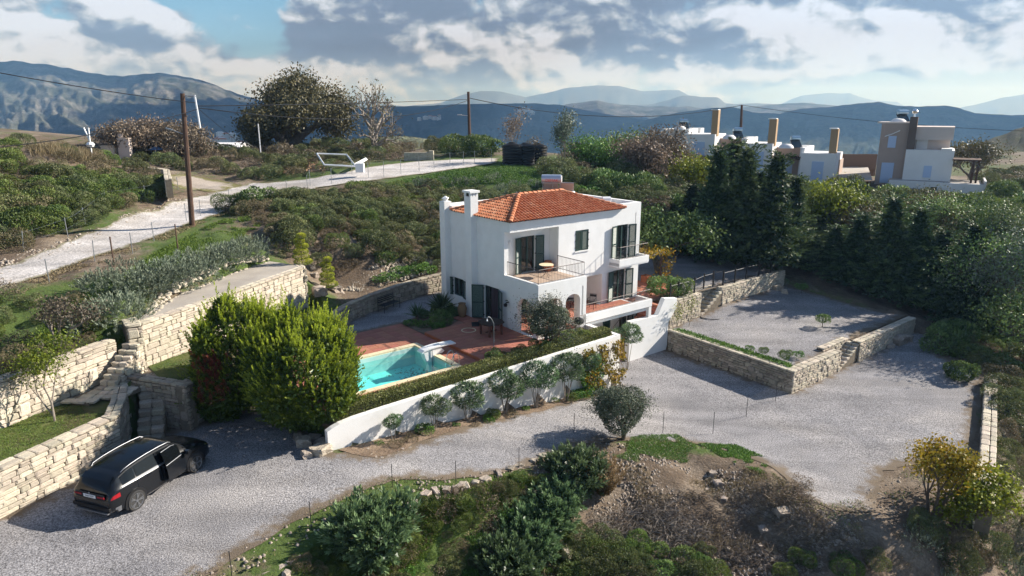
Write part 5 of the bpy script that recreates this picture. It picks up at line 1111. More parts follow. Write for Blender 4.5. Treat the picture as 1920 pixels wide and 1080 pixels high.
for y in (-.25, .25):
    m1 = MB(); m1.tube([(.12, y, 0), (.12, y, .45), (.07, y, .60), (-.05, y, .68), (-.18, y, .62), (-.28, y, .45), (-.34, y, .1), (-.36, y, -1.2)], .022, 7); m1.build('handrail', M['chrome'], LD, smooth=True)
m1 = MB()
for z in (-.35, -.65, -.95): m1.box(-.40, -.24, z, -.33, .24, z + .03)
m1.build('rungs', M['chrome'], LD)
SH = empty('garden_shower', UV(-3.55, -.75, .9), UA); tag(SH, 'slim grey garden shower with curved head beside the pool steps', 'shower')
m1 = MB(); m1.tube([(0, 0, 0), (0, 0, 1.85), (-.12, 0, 2.1), (-.25, 0, 2.25), (-.36, 0, 2.28), (-.42, 0, 2.2)], [.022, .022, .02, .018, .018, .018], 7); m1.build('pipe', M['galv'], SH, smooth=True)
m1 = MB(); m1.lathe([(.03, 0), (.045, .0), (.02, .1)], 8, (-.42, 0, 2.08)); m1.build('shower_head', M['white'], SH)
m1 = MB(); m1.tube([(0, 0, .95), (0, -.07, .95)], .02, 6); m1.build('tap', M['chrome'], SH)
# patio things
TB = empty('wooden_table', UV(-1.45, 2.35, .955), UA); tag(TB, 'dark octagonal wooden table on the raised patio', 'table')
m1 = MB(); m1.lathe([(.74, .68), (.76, .72), (.74, .75)], 8); m1.build('table_top', mat('dark_table_wood', (.045, .028, .02), rough=.6), TB)
for x, y in ((-.42, -.42), (.42, -.42), (-.42, .42), (.42, .42)): m1 = MB(); m1.box(x - .045, y - .045, 0, x + .045, y + .045, .68); m1.build('leg', M['woodred'], TB)
m1 = MB(); m1.box(-.38, -.03, .15, .38, .03, .21); m1.build('stretcher', M['woodred'], TB)
cir = lambda q: [(q * math.cos(6.2832 * k / 28), q * math.sin(6.2832 * k / 28)) for k in range(28)]; m1 = MB(); m1.slab(cir(.43), [cir(.37)], (0, 0, .012), X_, Y_, Z_, .01); o = m1.build('manhole_rim', M['cream'], None, loc=UV(-2.06, 3.7, .955)); tag(o, 'pale round ring of a cover set in the patio tiles', 'cover')
m1 = MB(); m1.box(-.4, -.25, 0, .4, .25, .02); o = m1.build('door_mat', M['black'], None, loc=UV(-1.1, 4.35, .955), rot=(0, 0, UA + 1.0)); tag(o, 'dark door mat on the patio in front of the side door', 'mat')
lathe_thing('clay_urn', 'tall tan clay urn beside the chimney foot', 'urn', [(.14, 0), (.2, .1), (.28, .4), (.30, .6), (.22, .8), (.2, .86), (.25, .9), (.22, .9), (.18, .8)], UV(-.85, 6.15, .9), mat('tan_clay', (.27, .17, .09), rough=.8))
BN = empty('garden_bench', UV(-3.3, 10.9, .72), UA + R(21)); tag(BN, 'black iron garden bench in front of the curved stone wall', 'bench')
m1 = MB()
for y in (-.25, -.1, .05, .2): m1.box(-.75, y - .05, .44, .75, y + .05, .46)
m1.build('seat', M['iron'], BN)
m1 = MB()
for z in (.58, .70, .82): m1.box(-.75, .27, z, .75, .29, z + .06)
m1.tube([(-.75, .28, .45), (-.75, .28, .94), (.75, .28, .94), (.75, .28, .45)], .018, 5); m1.build('backrest', M['iron'], BN)
for x in (-.75, .75):
    for y in (-.25, .27): m1 = MB(); m1.tube([(x, y, .45), (x, y, 0)], .018, 5); m1.build('leg', M['iron'], BN)
    m1 = MB(); m1.tube([(x, .28, .68), (x, -.25, .66), (x, -.25, .45)], .015, 5); m1.build('armrest', M['iron'], BN)
# porch furniture seen through the arch
BQ = empty('barbecue', UV(2.35, -.75, .93), UA + .3); tag(BQ, 'dark covered barbecue beside the front arch', 'barbecue')
m1 = MB(); m1.lathe([(.05, .62), (.24, .70), (.30, .82), (.26, .94), (.12, 1.02), (.03, 1.04)], 14); m1.build('kettle', M['black'], BQ, smooth=True)
for k in range(3): m1 = MB(); m1.tube([(.1 * math.cos(k * 2.1), .1 * math.sin(k * 2.1), .65), (.3 * math.cos(k * 2.1), .3 * math.sin(k * 2.1), 0)], .014, 5); m1.build('leg', M['galv'], BQ)
# planters on the right patio, pergola
for i, (a, b, l_) in enumerate(((14.2, 4.7, 'square terracotta planter at the back of the side patio'), (14.2, 3.95, 'long terracotta trough with green leaves on the side patio'), (14.1, 3.15, 'tall terracotta pot at the corner of the side patio'))):
    e_ = empty('planter', UV(a, b, 1.09), UA); tag(e_, l_, 'planter'); w, d, h = ((.26, .26, .5), (.26, .55, .42), (.28, .28, .62))[i]
    m1 = MB(); m1.slab(rect(-w, -d, w, d), [rect(-w + .05, -d + .05, w - .05, d - .05)], (0, 0, h), X_, Y_, Z_, h); m1.build('pot', M['terra2'], e_)
    m1 = MB(); m1.box(-w + .05, -d + .05, 0, w - .05, d - .05, h - .06); m1.build('soil', M['soil'], e_)
PG = empty('pergola', UV(12.4, 5.2, .9), UA); tag(PG, 'low timber pergola carrying an autumn vine beside the villa', 'pergola')
m1 = MB()
for y in (-1.3, 1.3): m1.box(-1.5, y - .05, 2.3, 2.6, y + .05, 2.42)
m1.build('beam', M['concrete'], PG)
m1 = MB()
for k in range(8): m1.box(-1.45 + k * .55, -1.6, 2.425, -1.38 + k * .55, 1.6, 2.48)
m1.build('rafters', M['concrete'], PG)
for x in (-1.3, 2.4):
    for y in (-1.3, 1.3): m1 = MB(); m1.box(x - .06, y - .06, -.05, x + .06, y + .06, 2.3); m1.build('post', M['wood'], PG)
# iron fence and gate along the upper stone wall
FE = empty('iron_fence', UV(0, 0, 0), UA); tag(FE, 'black iron picket fence along the upper stone wall', 'fence')
pts = [(12.2, .85), (13.1, .9), (14.9, .95), (16.4, 1.3), (17.5, 1.3)], [(18.2, .95), (19.6, .95), (21.1, 1.0), (22.7, 1.0), (24.4, 1.05), (26, 1.1)]
for run in pts:
    for (a, b), (c, d) in zip(run, run[1:]): railing([(a, b, .92), (c, d, .92)], h=.95, gap=.13, m=M['iron'], parent=FE, name='fence_panel', top=.016)
    for a, b in run: m1 = MB(); m1.box(a - .04, b - .04, .9, a + .04, b + .04, 2.05); m1.build('post', M['iron'], FE)
GT = empty('iron_gate', UV(17.5, 1.2, .92), UA); tag(GT, 'small black iron gate at the top of the stone steps', 'gate')
railing([(.05, 0, 0), (.65, -.2, 0)], h=1.05, gap=.1, m=M['iron'], parent=GT, name='gate_leaf'); m1 = MB(); m1.tube([(.05, 0, .5), (.65, -.2, .5)], .015, 4); m1.build('cross_bar', M['iron'], GT)
# coiled hose on the gravel terrace
m1 = MB(); pts = [(math.cos(t) * (.75 + .12 * math.sin(t * 1.7)), math.sin(t) * (.45 + .1 * math.cos(t * 2.3)), .03 + t * .006) for t in [k * .35 for k in range(90)]]
m1.tube(pts, .022, 5); o = m1.build('hose', M['black'], None, smooth=True, loc=P(1332, 600, -.9)); tag(o, 'coiled black hose lying on the gravel terrace', 'hose')

# ------------------------------------------------------------------ vegetation: leaf meshes
def unit(a): return a / np.maximum(np.linalg.norm(a, axis=-1, keepdims=True), 1e-9)
def sph(n): return unit(rng.normal(size=(n, 3)))
def leaf_arrays(C, D, Ln, Wd, tint, curl=.12, Nrm=None, mixn=.55):
    n = len(C); S = unit(np.cross(D, rng.normal(size=(n, 3)) if Nrm is None else unit(Nrm) + sph(n) * mixn)); Nn = np.cross(S, D)
    Ln = np.broadcast_to(np.asarray(Ln, float), (n,))[:, None]; Wd = np.broadcast_to(np.asarray(Wd, float), (n,))[:, None]
    V = np.stack([C, C + D * Ln * .5 + S * Wd * .5 + Nn * Ln * curl, C + D * Ln, C + D * Ln * .5 - S * Wd * .5 + Nn * Ln * curl], 1).reshape(-1, 3)
    Fq = np.arange(n * 4).reshape(n, 4); return V, Fq, np.repeat(np.broadcast_to(np.asarray(tint, float), (n,)), 4)
def leaf_mesh(name, parts, mats):
    """parts: list of (V,F,tint,matindex)"""
    off = 0; Vs, Fs, Ts, Ms = [], [], [], []
    for V, Fq, t, mi in parts: Vs.append(V); Fs.append(Fq + off); Ts.append(t); Ms.append(np.full(len(Fq), mi)); off += len(V)
    return np_mesh(name, np.concatenate(Vs), np.concatenate(Fs), mats, {'tint': np.clip(np.concatenate(Ts), 0, 1)}, midx=np.concatenate(Ms))
def lobes_pts(n, lobes, shell=(.72, 1.0)):
    L_ = np.array(lobes); w = (L_[:, 3] * L_[:, 4] + L_[:, 3] * L_[:, 5] + L_[:, 4] * L_[:, 5]); idx = rng.choice(len(L_), int(n * 1.8), p=w / w.sum())
    d = sph(len(idx)); r_ = rng.uniform(shell[0], shell[1], len(idx))[:, None]; P_ = L_[idx, :3] + d * L_[idx, 3:] * r_
    q = ((P_[:, None, :] - L_[None, :, :3]) / L_[None, :, 3:]); ins = ((q ** 2).sum(-1) < .62).any(1); keep = np.nonzero(~ins)[0][:n]
    return P_[keep], unit(d[keep] / L_[idx[keep], 3:])
def dome_lobes(r_, h, k, seed, flat=1.0):
    g = random.Random(seed); out = [(0, 0, h * .42, r_ * .62, r_ * .62, h * .5)]
    for i in range(k):
        a = 2 * math.pi * i / k + g.uniform(-.4, .4); q = g.uniform(.35, .68) * r_; z = h * g.uniform(.22, .66) * flat; s = r_ * g.uniform(.30, .50)
        out.append((q * math.cos(a), q * math.sin(a), z, s, s * g.uniform(.8, 1.2), min(s * g.uniform(.75, 1.1), h * .5)))
    return out
def bush_mesh(name, r_, h, n, ll, lw, seed, mats, up=.5, k=8, spread=.6, shell=(.6, 1.03), dead=0.0):
    C, Nn = lobes_pts(n, dome_lobes(r_, h, k, seed), shell); ok = C[:, 2] > .02; C, Nn = C[ok], Nn[ok]; m = len(C)
    D = unit(Nn + sph(m) * spread + np.array([0, 0, up])); L_ = ll * rng.uniform(.6, 1.35, m)
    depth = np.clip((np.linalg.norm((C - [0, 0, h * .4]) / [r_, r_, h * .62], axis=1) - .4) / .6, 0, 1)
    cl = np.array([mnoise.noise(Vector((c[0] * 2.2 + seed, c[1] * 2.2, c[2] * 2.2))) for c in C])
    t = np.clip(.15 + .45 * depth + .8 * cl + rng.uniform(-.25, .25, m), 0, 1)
    mi = (rng.random(m) < dead).astype(int) if len(mats) > 1 else np.zeros(m, int)
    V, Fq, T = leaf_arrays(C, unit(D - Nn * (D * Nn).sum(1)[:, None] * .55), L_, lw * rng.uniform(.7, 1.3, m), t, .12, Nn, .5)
    return np_mesh(name, V, Fq, mats, {'tint': T}, midx=mi)
def plumes(anchors, dirs, ln, rad, k, ll, lw, flat=0.0, up=.35, tip=1.0, tvar=.25):
    """feathery shoots: leaflets set spirally along each axis, palest at the tip"""
    n = len(anchors); ln = np.broadcast_to(np.asarray(ln, float), (n,)); s = rng.uniform(0, 1, (n, k)) ** .85
    ax = unit(dirs); p = unit(np.cross(ax, rng.normal(size=(n, 3)))); q = np.cross(ax, p); ph_ = rng.uniform(0, 2 * math.pi, (n, k))
    rr = rad * (1 - s) ** .7 * rng.uniform(.3, 1, (n, k))
    rad_d = p[:, None, :] * np.cos(ph_)[..., None] + q[:, None, :] * np.sin(ph_)[..., None]
    C = anchors[:, None, :] + ax[:, None, :] * (ln[:, None] * s)[..., None] + rad_d * rr[..., None]
    if flat: C[..., 2] -= (1 - flat) * 0
    D = unit(ax[:, None, :] * 1.1 + rad_d * (.8 - .5 * s[..., None]) + np.array([0, 0, up]) + rng.normal(size=(n, k, 3)) * .22)
    t = np.clip(tip * s + rng.uniform(-tvar, tvar, (n, k)) * .8 + rng.uniform(-.2, .2, (n, 1)), 0, 1)
    return C.reshape(-1, 3), D.reshape(-1, 3), (ll * rng.uniform(.7, 1.3, n * k)), (lw * rng.uniform(.7, 1.3, n * k)), t.ravel()
# --- kinds of bushes
BM = {}
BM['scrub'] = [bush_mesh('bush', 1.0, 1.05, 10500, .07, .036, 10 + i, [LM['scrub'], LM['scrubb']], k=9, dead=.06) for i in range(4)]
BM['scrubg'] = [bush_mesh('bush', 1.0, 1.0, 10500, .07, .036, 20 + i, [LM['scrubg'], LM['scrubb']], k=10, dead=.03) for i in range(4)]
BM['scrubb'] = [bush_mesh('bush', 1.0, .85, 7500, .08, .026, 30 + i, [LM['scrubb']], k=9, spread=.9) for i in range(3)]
def silver_mesh(seed):
    a, nn = lobes_pts(420, dome_lobes(.86, .74, 10, seed), (.5, .92)); C, D, l_, w_, t = plumes(a, nn * .7 + np.array([0, 0, .7]), .26, .045, 17, .085, .026, up=.4)
    return leaf_mesh('bush', [(*leaf_arrays(C, D, l_, w_, t), 0)], [LM['silver']])
BM['silver'] = [silver_mesh(50 + i) for i in range(4)]
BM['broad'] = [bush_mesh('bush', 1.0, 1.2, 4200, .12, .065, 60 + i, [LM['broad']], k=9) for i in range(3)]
BM['bright'] = [bush_mesh('bush', 1.0, .7, 1800, .15, .08, 65 + i, [LM['bright']], k=8) for i in range(2)]
BM['brown'] = [bush_mesh('bush', 1.0, 1.2, 1500, .15, .05, 70 + i, [LM['brown']], k=9, spread=1.1, shell=(.3, 1.05)) for i in range(3)]
BM['round'] = [bush_mesh('bush', 1.0, 1.3, 4200, .10, .05, 75, [LM['broad']], k=12, shell=(.85, 1.0))]
def oleander_mesh(seed, stems=70, h=1.0, spread=.62, leaves=46, bare=.25, mats=None, ll=.15):
    g = np.random.default_rng(seed); parts = []; Cs, Ds, Ls, Ts = [], [], [], []
    for i in range(stems):
        a = g.uniform(0, 6.28); tl = g.uniform(0, 1) ** .6 * spread; d = np.array([math.cos(a) * tl, math.sin(a) * tl, 1.0]); d /= np.linalg.norm(d); L_ = h * g.uniform(.75, 1.1) * (1 - .15 * tl)
        b = np.array([math.cos(a), math.sin(a), 0]) * .12 * tl; s = np.sort(g.uniform(bare, 1, leaves)); c = b + d * (L_ * s)[:, None] + np.array([math.cos(a), math.sin(a), 0]) * (s ** 2 * .25 * tl * h)[:, None]
        Cs.append(c); o = unit(g.normal(size=(leaves, 3)) * [1, 1, .3]); Ds.append(unit(d * .9 + o * .75 + [0, 0, .15])); Ls.append(np.full(leaves, ll) * g.uniform(.7, 1.2, leaves)); Ts.append(np.clip(s - .25 + g.uniform(-.25, .25, leaves), 0, 1))
    C, D, L_, T = (np.concatenate(x) for x in (Cs, Ds, Ls, Ts))
    return leaf_mesh('bush', [(*leaf_arrays(C, D, L_, L_ * .2, T, .06), 0)], mats or [LM['oleander']])
BM['oleander'] = [oleander_mesh(80 + i) for i in range(3)]
def dome_shoots(seed):
    a, nn = lobes_pts(640, dome_lobes(.54, .84, 11, seed), (.5, .98)); C, D, l_, w_, t = plumes(a, nn * .75 + np.array([0, 0, .6]), rng.uniform(.10, .22, len(a)), .05, 24, .082, .022, up=.2, tip=.95)
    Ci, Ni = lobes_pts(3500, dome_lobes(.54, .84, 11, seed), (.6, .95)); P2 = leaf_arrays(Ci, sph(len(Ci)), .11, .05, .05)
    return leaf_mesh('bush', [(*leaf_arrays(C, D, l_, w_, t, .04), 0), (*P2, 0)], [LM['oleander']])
BM['oleander_big'] = [dome_shoots(84 + i) for i in range(3)]
BM['olbrown'] = [oleander_mesh(89, 90, 1.0, .5, 50, .1, mats=[LM['oleander_dry']], ll=.10)]
def plant(kind, pos, s, label, cat='bush', group=None, name='bush', sz=1.0, rz=None, parent=None):
    r_ = random.Random(int(abs(pos[0] * 991 + pos[1] * 577))); me = r_.choice(BM[kind])
    o = link(name, me, parent, pos, (0, 0, r_.uniform(0, 6.28) if rz is None else rz), (s, s * r_.uniform(.88, 1.12), s * sz)); tag(o, label, cat, group); return o
NPL = {}
def scatter(poly_px, kinds, spacing, smin, smax, label, group, name='bush', cat='bush', zr=(.85, 1.15), seed=1, world=None, sink=.12, avoid=None, stuff=False, lim=260):
    """bushes spread over a patch of slope given by its outline in the photograph"""
    poly = world or [tuple(hit(x, y).xy) for x, y in poly_px]; g = random.Random(seed); xs = [p[0] for p in poly]; ys = [p[1] for p in poly]; pts = []; tries = 0
    area = (max(xs) - min(xs)) * (max(ys) - min(ys))
    while tries < area / spacing ** 2 * 9 and len(pts) < lim:
        tries += 1; x, y = g.uniform(min(xs), max(xs)), g.uniform(min(ys), max(ys))
        if not inpoly(np.array([x]), np.array([y]), poly)[0]: continue
        if avoid and any(inpoly(np.array([x]), np.array([y]), a)[0] for a in avoid): continue
        if all((x - a) ** 2 + (y - b) ** 2 > spacing ** 2 for a, b in pts): pts.append((x, y))
    Z = hh(np.array([p[0] for p in pts]), np.array([p[1] for p in pts])) if pts else []
    for (x, y), z in zip(pts, Z):
        s = g.uniform(smin, smax); k = g.choices([q[0] for q in kinds], [q[1] for q in kinds])[0]
        lb = label if isinstance(label, str) else label[k]
        o = plant(k, (x, y, float(z) - sink * s), s, lb, cat, group if isinstance(group, str) else group[k], name, sz=g.uniform(*zr))
    return pts
LB = {'scrub': 'olive green scrub bush on the slope behind the villa', 'scrubg': 'bright green scrub bush on the slope', 'scrubb': 'brown half dry scrub bush on the slope', 'silver': 'silver grey lavender bush', 'broad': 'dark leafy bush', 'bright': 'fresh green low plant', 'brown': 'dry brown bush with thin leaves'}
def lbs(where): return {'scrub': 'olive green scrub bush ' + where, 'scrubg': 'bright green scrub bush ' + where, 'scrubb': 'brown half dry scrub bush ' + where, 'silver': 'silver grey lavender bush ' + where, 'broad': 'dark leafy bush ' + where, 'bright': 'fresh green low plant ' + where, 'brown': 'dry brown thin leaved bush ' + where}
def grs(where): return {k: v.split(' bush')[0].split(' plant')[0] + ' bushes ' + where for k, v in lbs('').items()}
def S(poly, kinds, sp, a, b, where, **kw): return scatter(poly, kinds, sp, a, b, lbs(where), grs(where), **kw)
# middle slope behind the pool yard
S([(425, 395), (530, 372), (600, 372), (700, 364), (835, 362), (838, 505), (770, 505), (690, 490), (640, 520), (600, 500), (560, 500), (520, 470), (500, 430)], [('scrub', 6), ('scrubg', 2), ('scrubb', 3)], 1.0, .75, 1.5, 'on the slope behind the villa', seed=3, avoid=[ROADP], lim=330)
S([(830, 400), (830, 360), (900, 375), (1000, 372), (1100, 380), (1080, 400), (950, 402)], [('scrub', 4), ('scrubb', 1)], 1.3, .8, 1.4, 'on the bank behind the roof', seed=4)
# left hill
S([(-60, 300), (60, 312), (160, 330), (290, 350), (325, 368), (240, 385), (150, 425), (60, 458), (-60, 492)], [('scrubg', 7), ('scrub', 3), ('scrubb', 2)], 1.15, .9, 1.65, 'on the hill left of the gravel road', seed=5, avoid=[ROADP], lim=240)
S([(-60, 272), (100, 283), (230, 305), (300, 345), (160, 325), (-60, 298)], [('scrub', 3), ('scrubb', 3), ('scrubg', 2)], 1.8, .7, 1.3, 'near the crest of the left hill', seed=6, lim=60)
# beyond the track
S([(230, 300), (330, 318), (450, 335), (590, 330), (760, 300), (740, 285), (600, 288), (400, 282), (260, 285)], [('scrubb', 4), ('scrub', 4), ('brown', 2)], 1.7, .8, 1.5, 'beyond the dirt track', seed=7, avoid=[ROADP, DIRTP], lim=110)
S([(560, 296), (760, 285), (900, 290), (860, 278), (600, 275)], [('scrubb', 3), ('scrub', 3)], 3.0, 1.0, 2.0, 'on the crest behind the road', seed=71, avoid=[ROADP], lim=60)
# left foreground corner between the road and the walls
S([(-60, 560), (60, 560), (150, 570), (200, 640), (120, 670), (0, 710), (-60, 720)], [('scrubb', 4), ('brown', 2), ('scrub', 3), ('scrubg', 2)], .95, .45, .95, 'above the left stone wall', seed=8, lim=60)
OW = 'first second third fourth fifth sixth seventh eighth ninth tenth eleventh twelfth thirteenth fourteenth fifteenth sixteenth seventeenth eighteenth'.split()
# silver lavender strip above the concrete terrace
for i, (x, y, s) in enumerate(((190, 552, 1.15), (215, 545, 1.0), (240, 530, 1.1), (262, 556, 1.2), (285, 528, 1.15), (300, 552, 1.25), (322, 520, 1.15), (338, 540, 1.2), (352, 510, 1.1), (368, 528, 1.15), (385, 500, 1.1), (400, 518, 1.2), (415, 490, 1.05), (430, 508, 1.15), (445, 480, 1.0), (458, 498, 1.1), (470, 472, .95), (480, 488, 1.0), (205, 628, 1.5), (232, 606, 1.2), (188, 600, .9))):
    p = hit(x, y); plant('silver', p - Vector((0, 0, .1)), s * 1.12, (OW[i] + ' silver lavender bush from the left, in the strip above the concrete terrace') if i < 18 else OW[i - 18] + ' large silver grey bush from the front, beside the stone pillar', 'lavender', 'lavender bushes above the concrete terrace' if i < 18 else 'silver bushes beside the stone pillar', 'lavender_bush', sz=1.1)
for i, (x, y, s) in enumerate(((690, 352, .7), (785, 357, 1.2), (800, 350, .95), (830, 345, .9), (862, 355, 1.15), (885, 348, .95), (905, 375, 1.2), (945, 385, 1.2), (925, 345, 1.1), (940, 362, 1.1), (965, 352, .9), (985, 372, 1.1), (1015, 358, 1.0), (1045, 372, 1.1), (1000, 350, .9), (925, 400, 1.1), (830, 385, .8), (860, 395, .9))):
    p = hit(x, y); plant('silver', p - Vector((0, 0, .1)), s * .78, OW[i] + ' rounded grey green shrub of the scattered ones below the meadow', 'shrub', 'rounded grey shrubs below the meadow', 'shrub', sz=1.25)
# green cushions and single dark bushes
p = hit(480, 392); plant('broad', p, 1.9, 'dark rounded bush at the bend of the gravel road', 'bush', sz=.75)
for i, (x, y, s) in enumerate(((728, 526, .55), (752, 520, .6), (775, 517, .6), (800, 512, .6), (712, 532, .4), (790, 508, .5))): plant('bright', hit(x, y) + Vector((0, 0, .05)), s * 1.3, 'fresh green creeping juniper spilling over the curved stone wall', 'juniper', 'creeping junipers on the curved wall', 'creeping_juniper', sz=.8)
# right side undergrowth
S([(1040, 330), (1110, 335), (1200, 350), (1310, 380), (1330, 420), (1250, 400), (1120, 395), (1060, 372)], [('broad', 4), ('scrub', 4), ('scrubb', 1), ('bright', 1)], 1.6, 1.1, 2.0, 'behind the right corner of the villa', seed=9, lim=70)
S([(1080, 300), (1300, 300), (1320, 350), (1150, 345), (1060, 325)], [('brown', 3), ('broad', 3), ('scrub', 2)], 2.4, 1.6, 2.8, 'in the thicket before the row of villas', seed=10, lim=60)
S([(1500, 360), (1640, 380), (1800, 395), (1990, 390), (1990, 450), (1780, 440), (1600, 420), (1500, 400)], [('broad', 5), ('scrubg', 2), ('scrub', 2)], 2.0, 1.5, 2.5, 'below the tower house', seed=11, lim=90)
S([(1560, 400), (1700, 430), (1960, 450), (1960, 560), (1800, 560), (1650, 520), (1540, 470)], [('broad', 4), ('scrub', 4), ('brown', 2)], 2.2, 1.4, 2.4, 'among the dark conifers', seed=12, lim=80)
S([(1775, 620), (1960, 600), (1960, 800), (1875, 800), (1860, 705), (1830, 690), (1790, 660)], [('scrub', 4), ('broad', 3), ('scrubb', 2)], 1.2, .8, 1.4, 'right of the narrow paved wall', seed=13, lim=90)
S([(1870, 800), (1990, 790), (1990, 1100), (1750, 1100), (1700, 1010), (1860, 960)], [('scrub', 5), ('scrubg', 2), ('scrubb', 3), ('silver', 1)], .85, .5, 1.0, 'on the bank below the right edge of the court', seed=14, lim=110)
# foreground slope below the drive
S([(540, 1090), (600, 1030), (760, 960), (900, 920), (1010, 900), (1080, 960), (1100, 1100), (560, 1100)], [('scrubg', 4), ('scrub', 2), ('scrubb', 4), ('bright', 2), ('brown', 2), ('silver', 1)], .4, .2, .5, 'on the foreground slope below the drive', seed=15, lim=240)
S([(1080, 1020), (1180, 1030), (1330, 1040), (1340, 1100), (1060, 1100)], [('scrub', 4), ('scrubg', 2), ('broad', 2)], .6, .4, .8, 'in front of the heap of twigs', seed=16, lim=60)
S([(1480, 1050), (1600, 1060), (1720, 1100), (1440, 1100)], [('scrubg', 4), ('scrub', 2)], .9, .4, .7, 'at the bottom edge right of the twigs', seed=17, lim=20)
S([(1790, 345), (1990, 320), (1990, 385), (1850, 378)], [('scrub', 4), ('broad', 3), ('scrubb', 2)], 3.0, 1.4, 2.4, 'on the land behind the tower house', seed=41, lim=60)
# big oleanders below the drive and along the white wall
for i, (x, y, s, sz, lb) in enumerate(((700, 1050, 2.5, .92, 'large dark oleander leaning over the drive edge'), (1080, 922, 2.15, .95, 'broad oleander below the olive tree'), (1038, 978, 1.9, .95, 'middle oleander of the cluster below the drive'), (985, 1040, 1.9, 1.0, 'oleander with upright shoots in front of the cluster'), (945, 1095, 1.95, 1.0, 'oleander cut by the bottom edge of the photo'))):
    p = hit(x, y); plant('oleander_big', p - Vector((0, 0, .15)), s, lb, 'oleander', None, 'oleander', sz=sz)
p = hit(1132, 935); o = plant('olbrown', p, 1.7, 'dry brown leafed oleander at the edge of the cleared ground', 'oleander', None, 'oleander')
def stem_tree(name, label, cat, pos, h, cr, kind_mesh, stems=4, sw=.03, bark='barkp', group=None, lean=.25, seed=0, sz=1.0, cz=None):
    """several thin stems carrying one crown"""
    e_ = empty(name, pos); tag(e_, label, cat, group); g = random.Random(seed + int(pos[0] * 37)); m_ = MB()
    for k in range(stems):
        a = 6.28 * k / stems + g.uniform(-.4, .4); q = cr * lean; m_.tube([(0.05 * math.cos(a), .05 * math.sin(a), -.1), (q * .5 * math.cos(a), q * .5 * math.sin(a), h * .3), (q * math.cos(a), q * math.sin(a), h * .72)], [sw, sw * .8, sw * .5], 5)
    m_.build('trunk', M[bark], e_); link('crown', kind_mesh, e_, (0, 0, h - cr * (cz or 1.15) * 1.45), (0, 0, g.uniform(0, 6)), (cr * 1.22, cr * 1.22, cr * sz * 1.15)); return e_
ball = [bush_mesh('crown', 1, 1.7, 4600, .21, .05, 95 + i, [LM['oleander']], up=.5, k=9, spread=.7, shell=(.55, 1.06)) for i in range(3)]
for i, (x, y, h, cr, st, lb) in enumerate(((738, 828, 1.15, .36, 2, 'smallest clipped oleander, nearest the left end of the white wall'), (815, 806, 1.55, .55, 4, 'second clipped oleander from the left along the white wall'), (877, 789, 1.75, .75, 6, 'wide flat topped oleander, third along the white wall'), (948, 775, 2.05, .80, 8, 'bushy multi stemmed oleander, fourth along the white wall'),
                                         (1005, 763, 2.25, .80, 6, 'fifth oleander along the white wall, close to its neighbour'), (1062, 750, 2.35, .85, 6, 'tall oleander before the yellow vine on the white wall'), (1104, 738, 2.2, .55, 3, 'narrow dark oleander left of the yellow vine'), (1176, 690, 2.7, .7, 4, 'tall narrow oleander at the right end of the white wall'))):
    p = P(x, y, float(zc(np.array([toUV(*P(x, y, -1).xy)[0]]))[0]) + .05); stem_tree('oleander_tree', lb, 'oleander', p, h, cr, ball[i % 3], st, .022, seed=i, lean=.45, sz=.85, cz=.95)
# low plants in the wall bed
for i, (x, y, k) in enumerate(((712, 835, 'bright'), (770, 828, 'scrubb'), (795, 812, 'bright'), (855, 800, 'bright'), (915, 790, 'bright'), (925, 783, 'scrubg'), (1042, 752, 'bright'), (1070, 750, 'scrubg'), (1085, 744, 'bright'), (985, 768, 'bright'), (740, 838, 'scrubb'), (1100, 742, 'bright'), (890, 800, 'scrubb'), (962, 782, 'scrubb'))):
    u_ = toUV(*P(x, y, -1).xy)[0]; plant(k, P(x, y, float(zc(np.array([u_]))[0]) + .02), .22 + .12 * (i % 3), 'small leafy bedding plant at the foot of the white wall', 'plant', 'bedding plants along the white wall', 'bedding_plant')
# autumn vine on the right end of the garden wall
VN = empty('vine', UV(2.4, -2.75, -1.9), UA); tag(VN, 'golden brown climbing vine on the right end of the white wall', 'vine')
def vine_part(x0, x1, z0, z1, n, m, nm, seed, hole=0):
    X = rng.uniform(x0, x1, n); Zv = rng.uniform(z0, z1, n); v = np.array([mnoise.noise(Vector((a * 1.7, b * 1.7, seed))) for a, b in zip(X, Zv)]); ok = v > hole; X, Zv = X[ok], Zv[ok]; k = len(X)
    C = np.stack([X, -rng.uniform(.02, .28, k), Zv], 1); D = unit(np.stack([rng.normal(size=k) * .5, -rng.uniform(.1, .9, k), -rng.uniform(0, 1, k)], 1)); o = link(nm, leaf_mesh(nm, [(*leaf_arrays(C, D, .15, .10, np.clip(v[ok] + rng.uniform(.1, .6, k), 0, 1)), 0)], [m]), VN); return o
vine_part(-1.7, 1.5, 0.2, 2.95, 2600, LM['autumn'], 'yellow_leaves', 1.1, -.12); vine_part(-1.9, -.3, .3, 2.2, 900, LM['bright'], 'green_leaves', 4.2, -.05); vine_part(-1.4, 1.4, .1, 3.0, 500, LM['brown'], 'dry_leaves', 7.2, -.2)
m_ = MB(); g = random.Random(2)
for k in range(7): x = g.uniform(-1.3, 1.3); m_.tube([(x, -.05, 0), (x + g.uniform(-.3, .3), -.04, 1.3), (x + g.uniform(-.5, .5), -.04, 2.7)], .012, 4)
m_.build('stems', M['barkp'], VN)
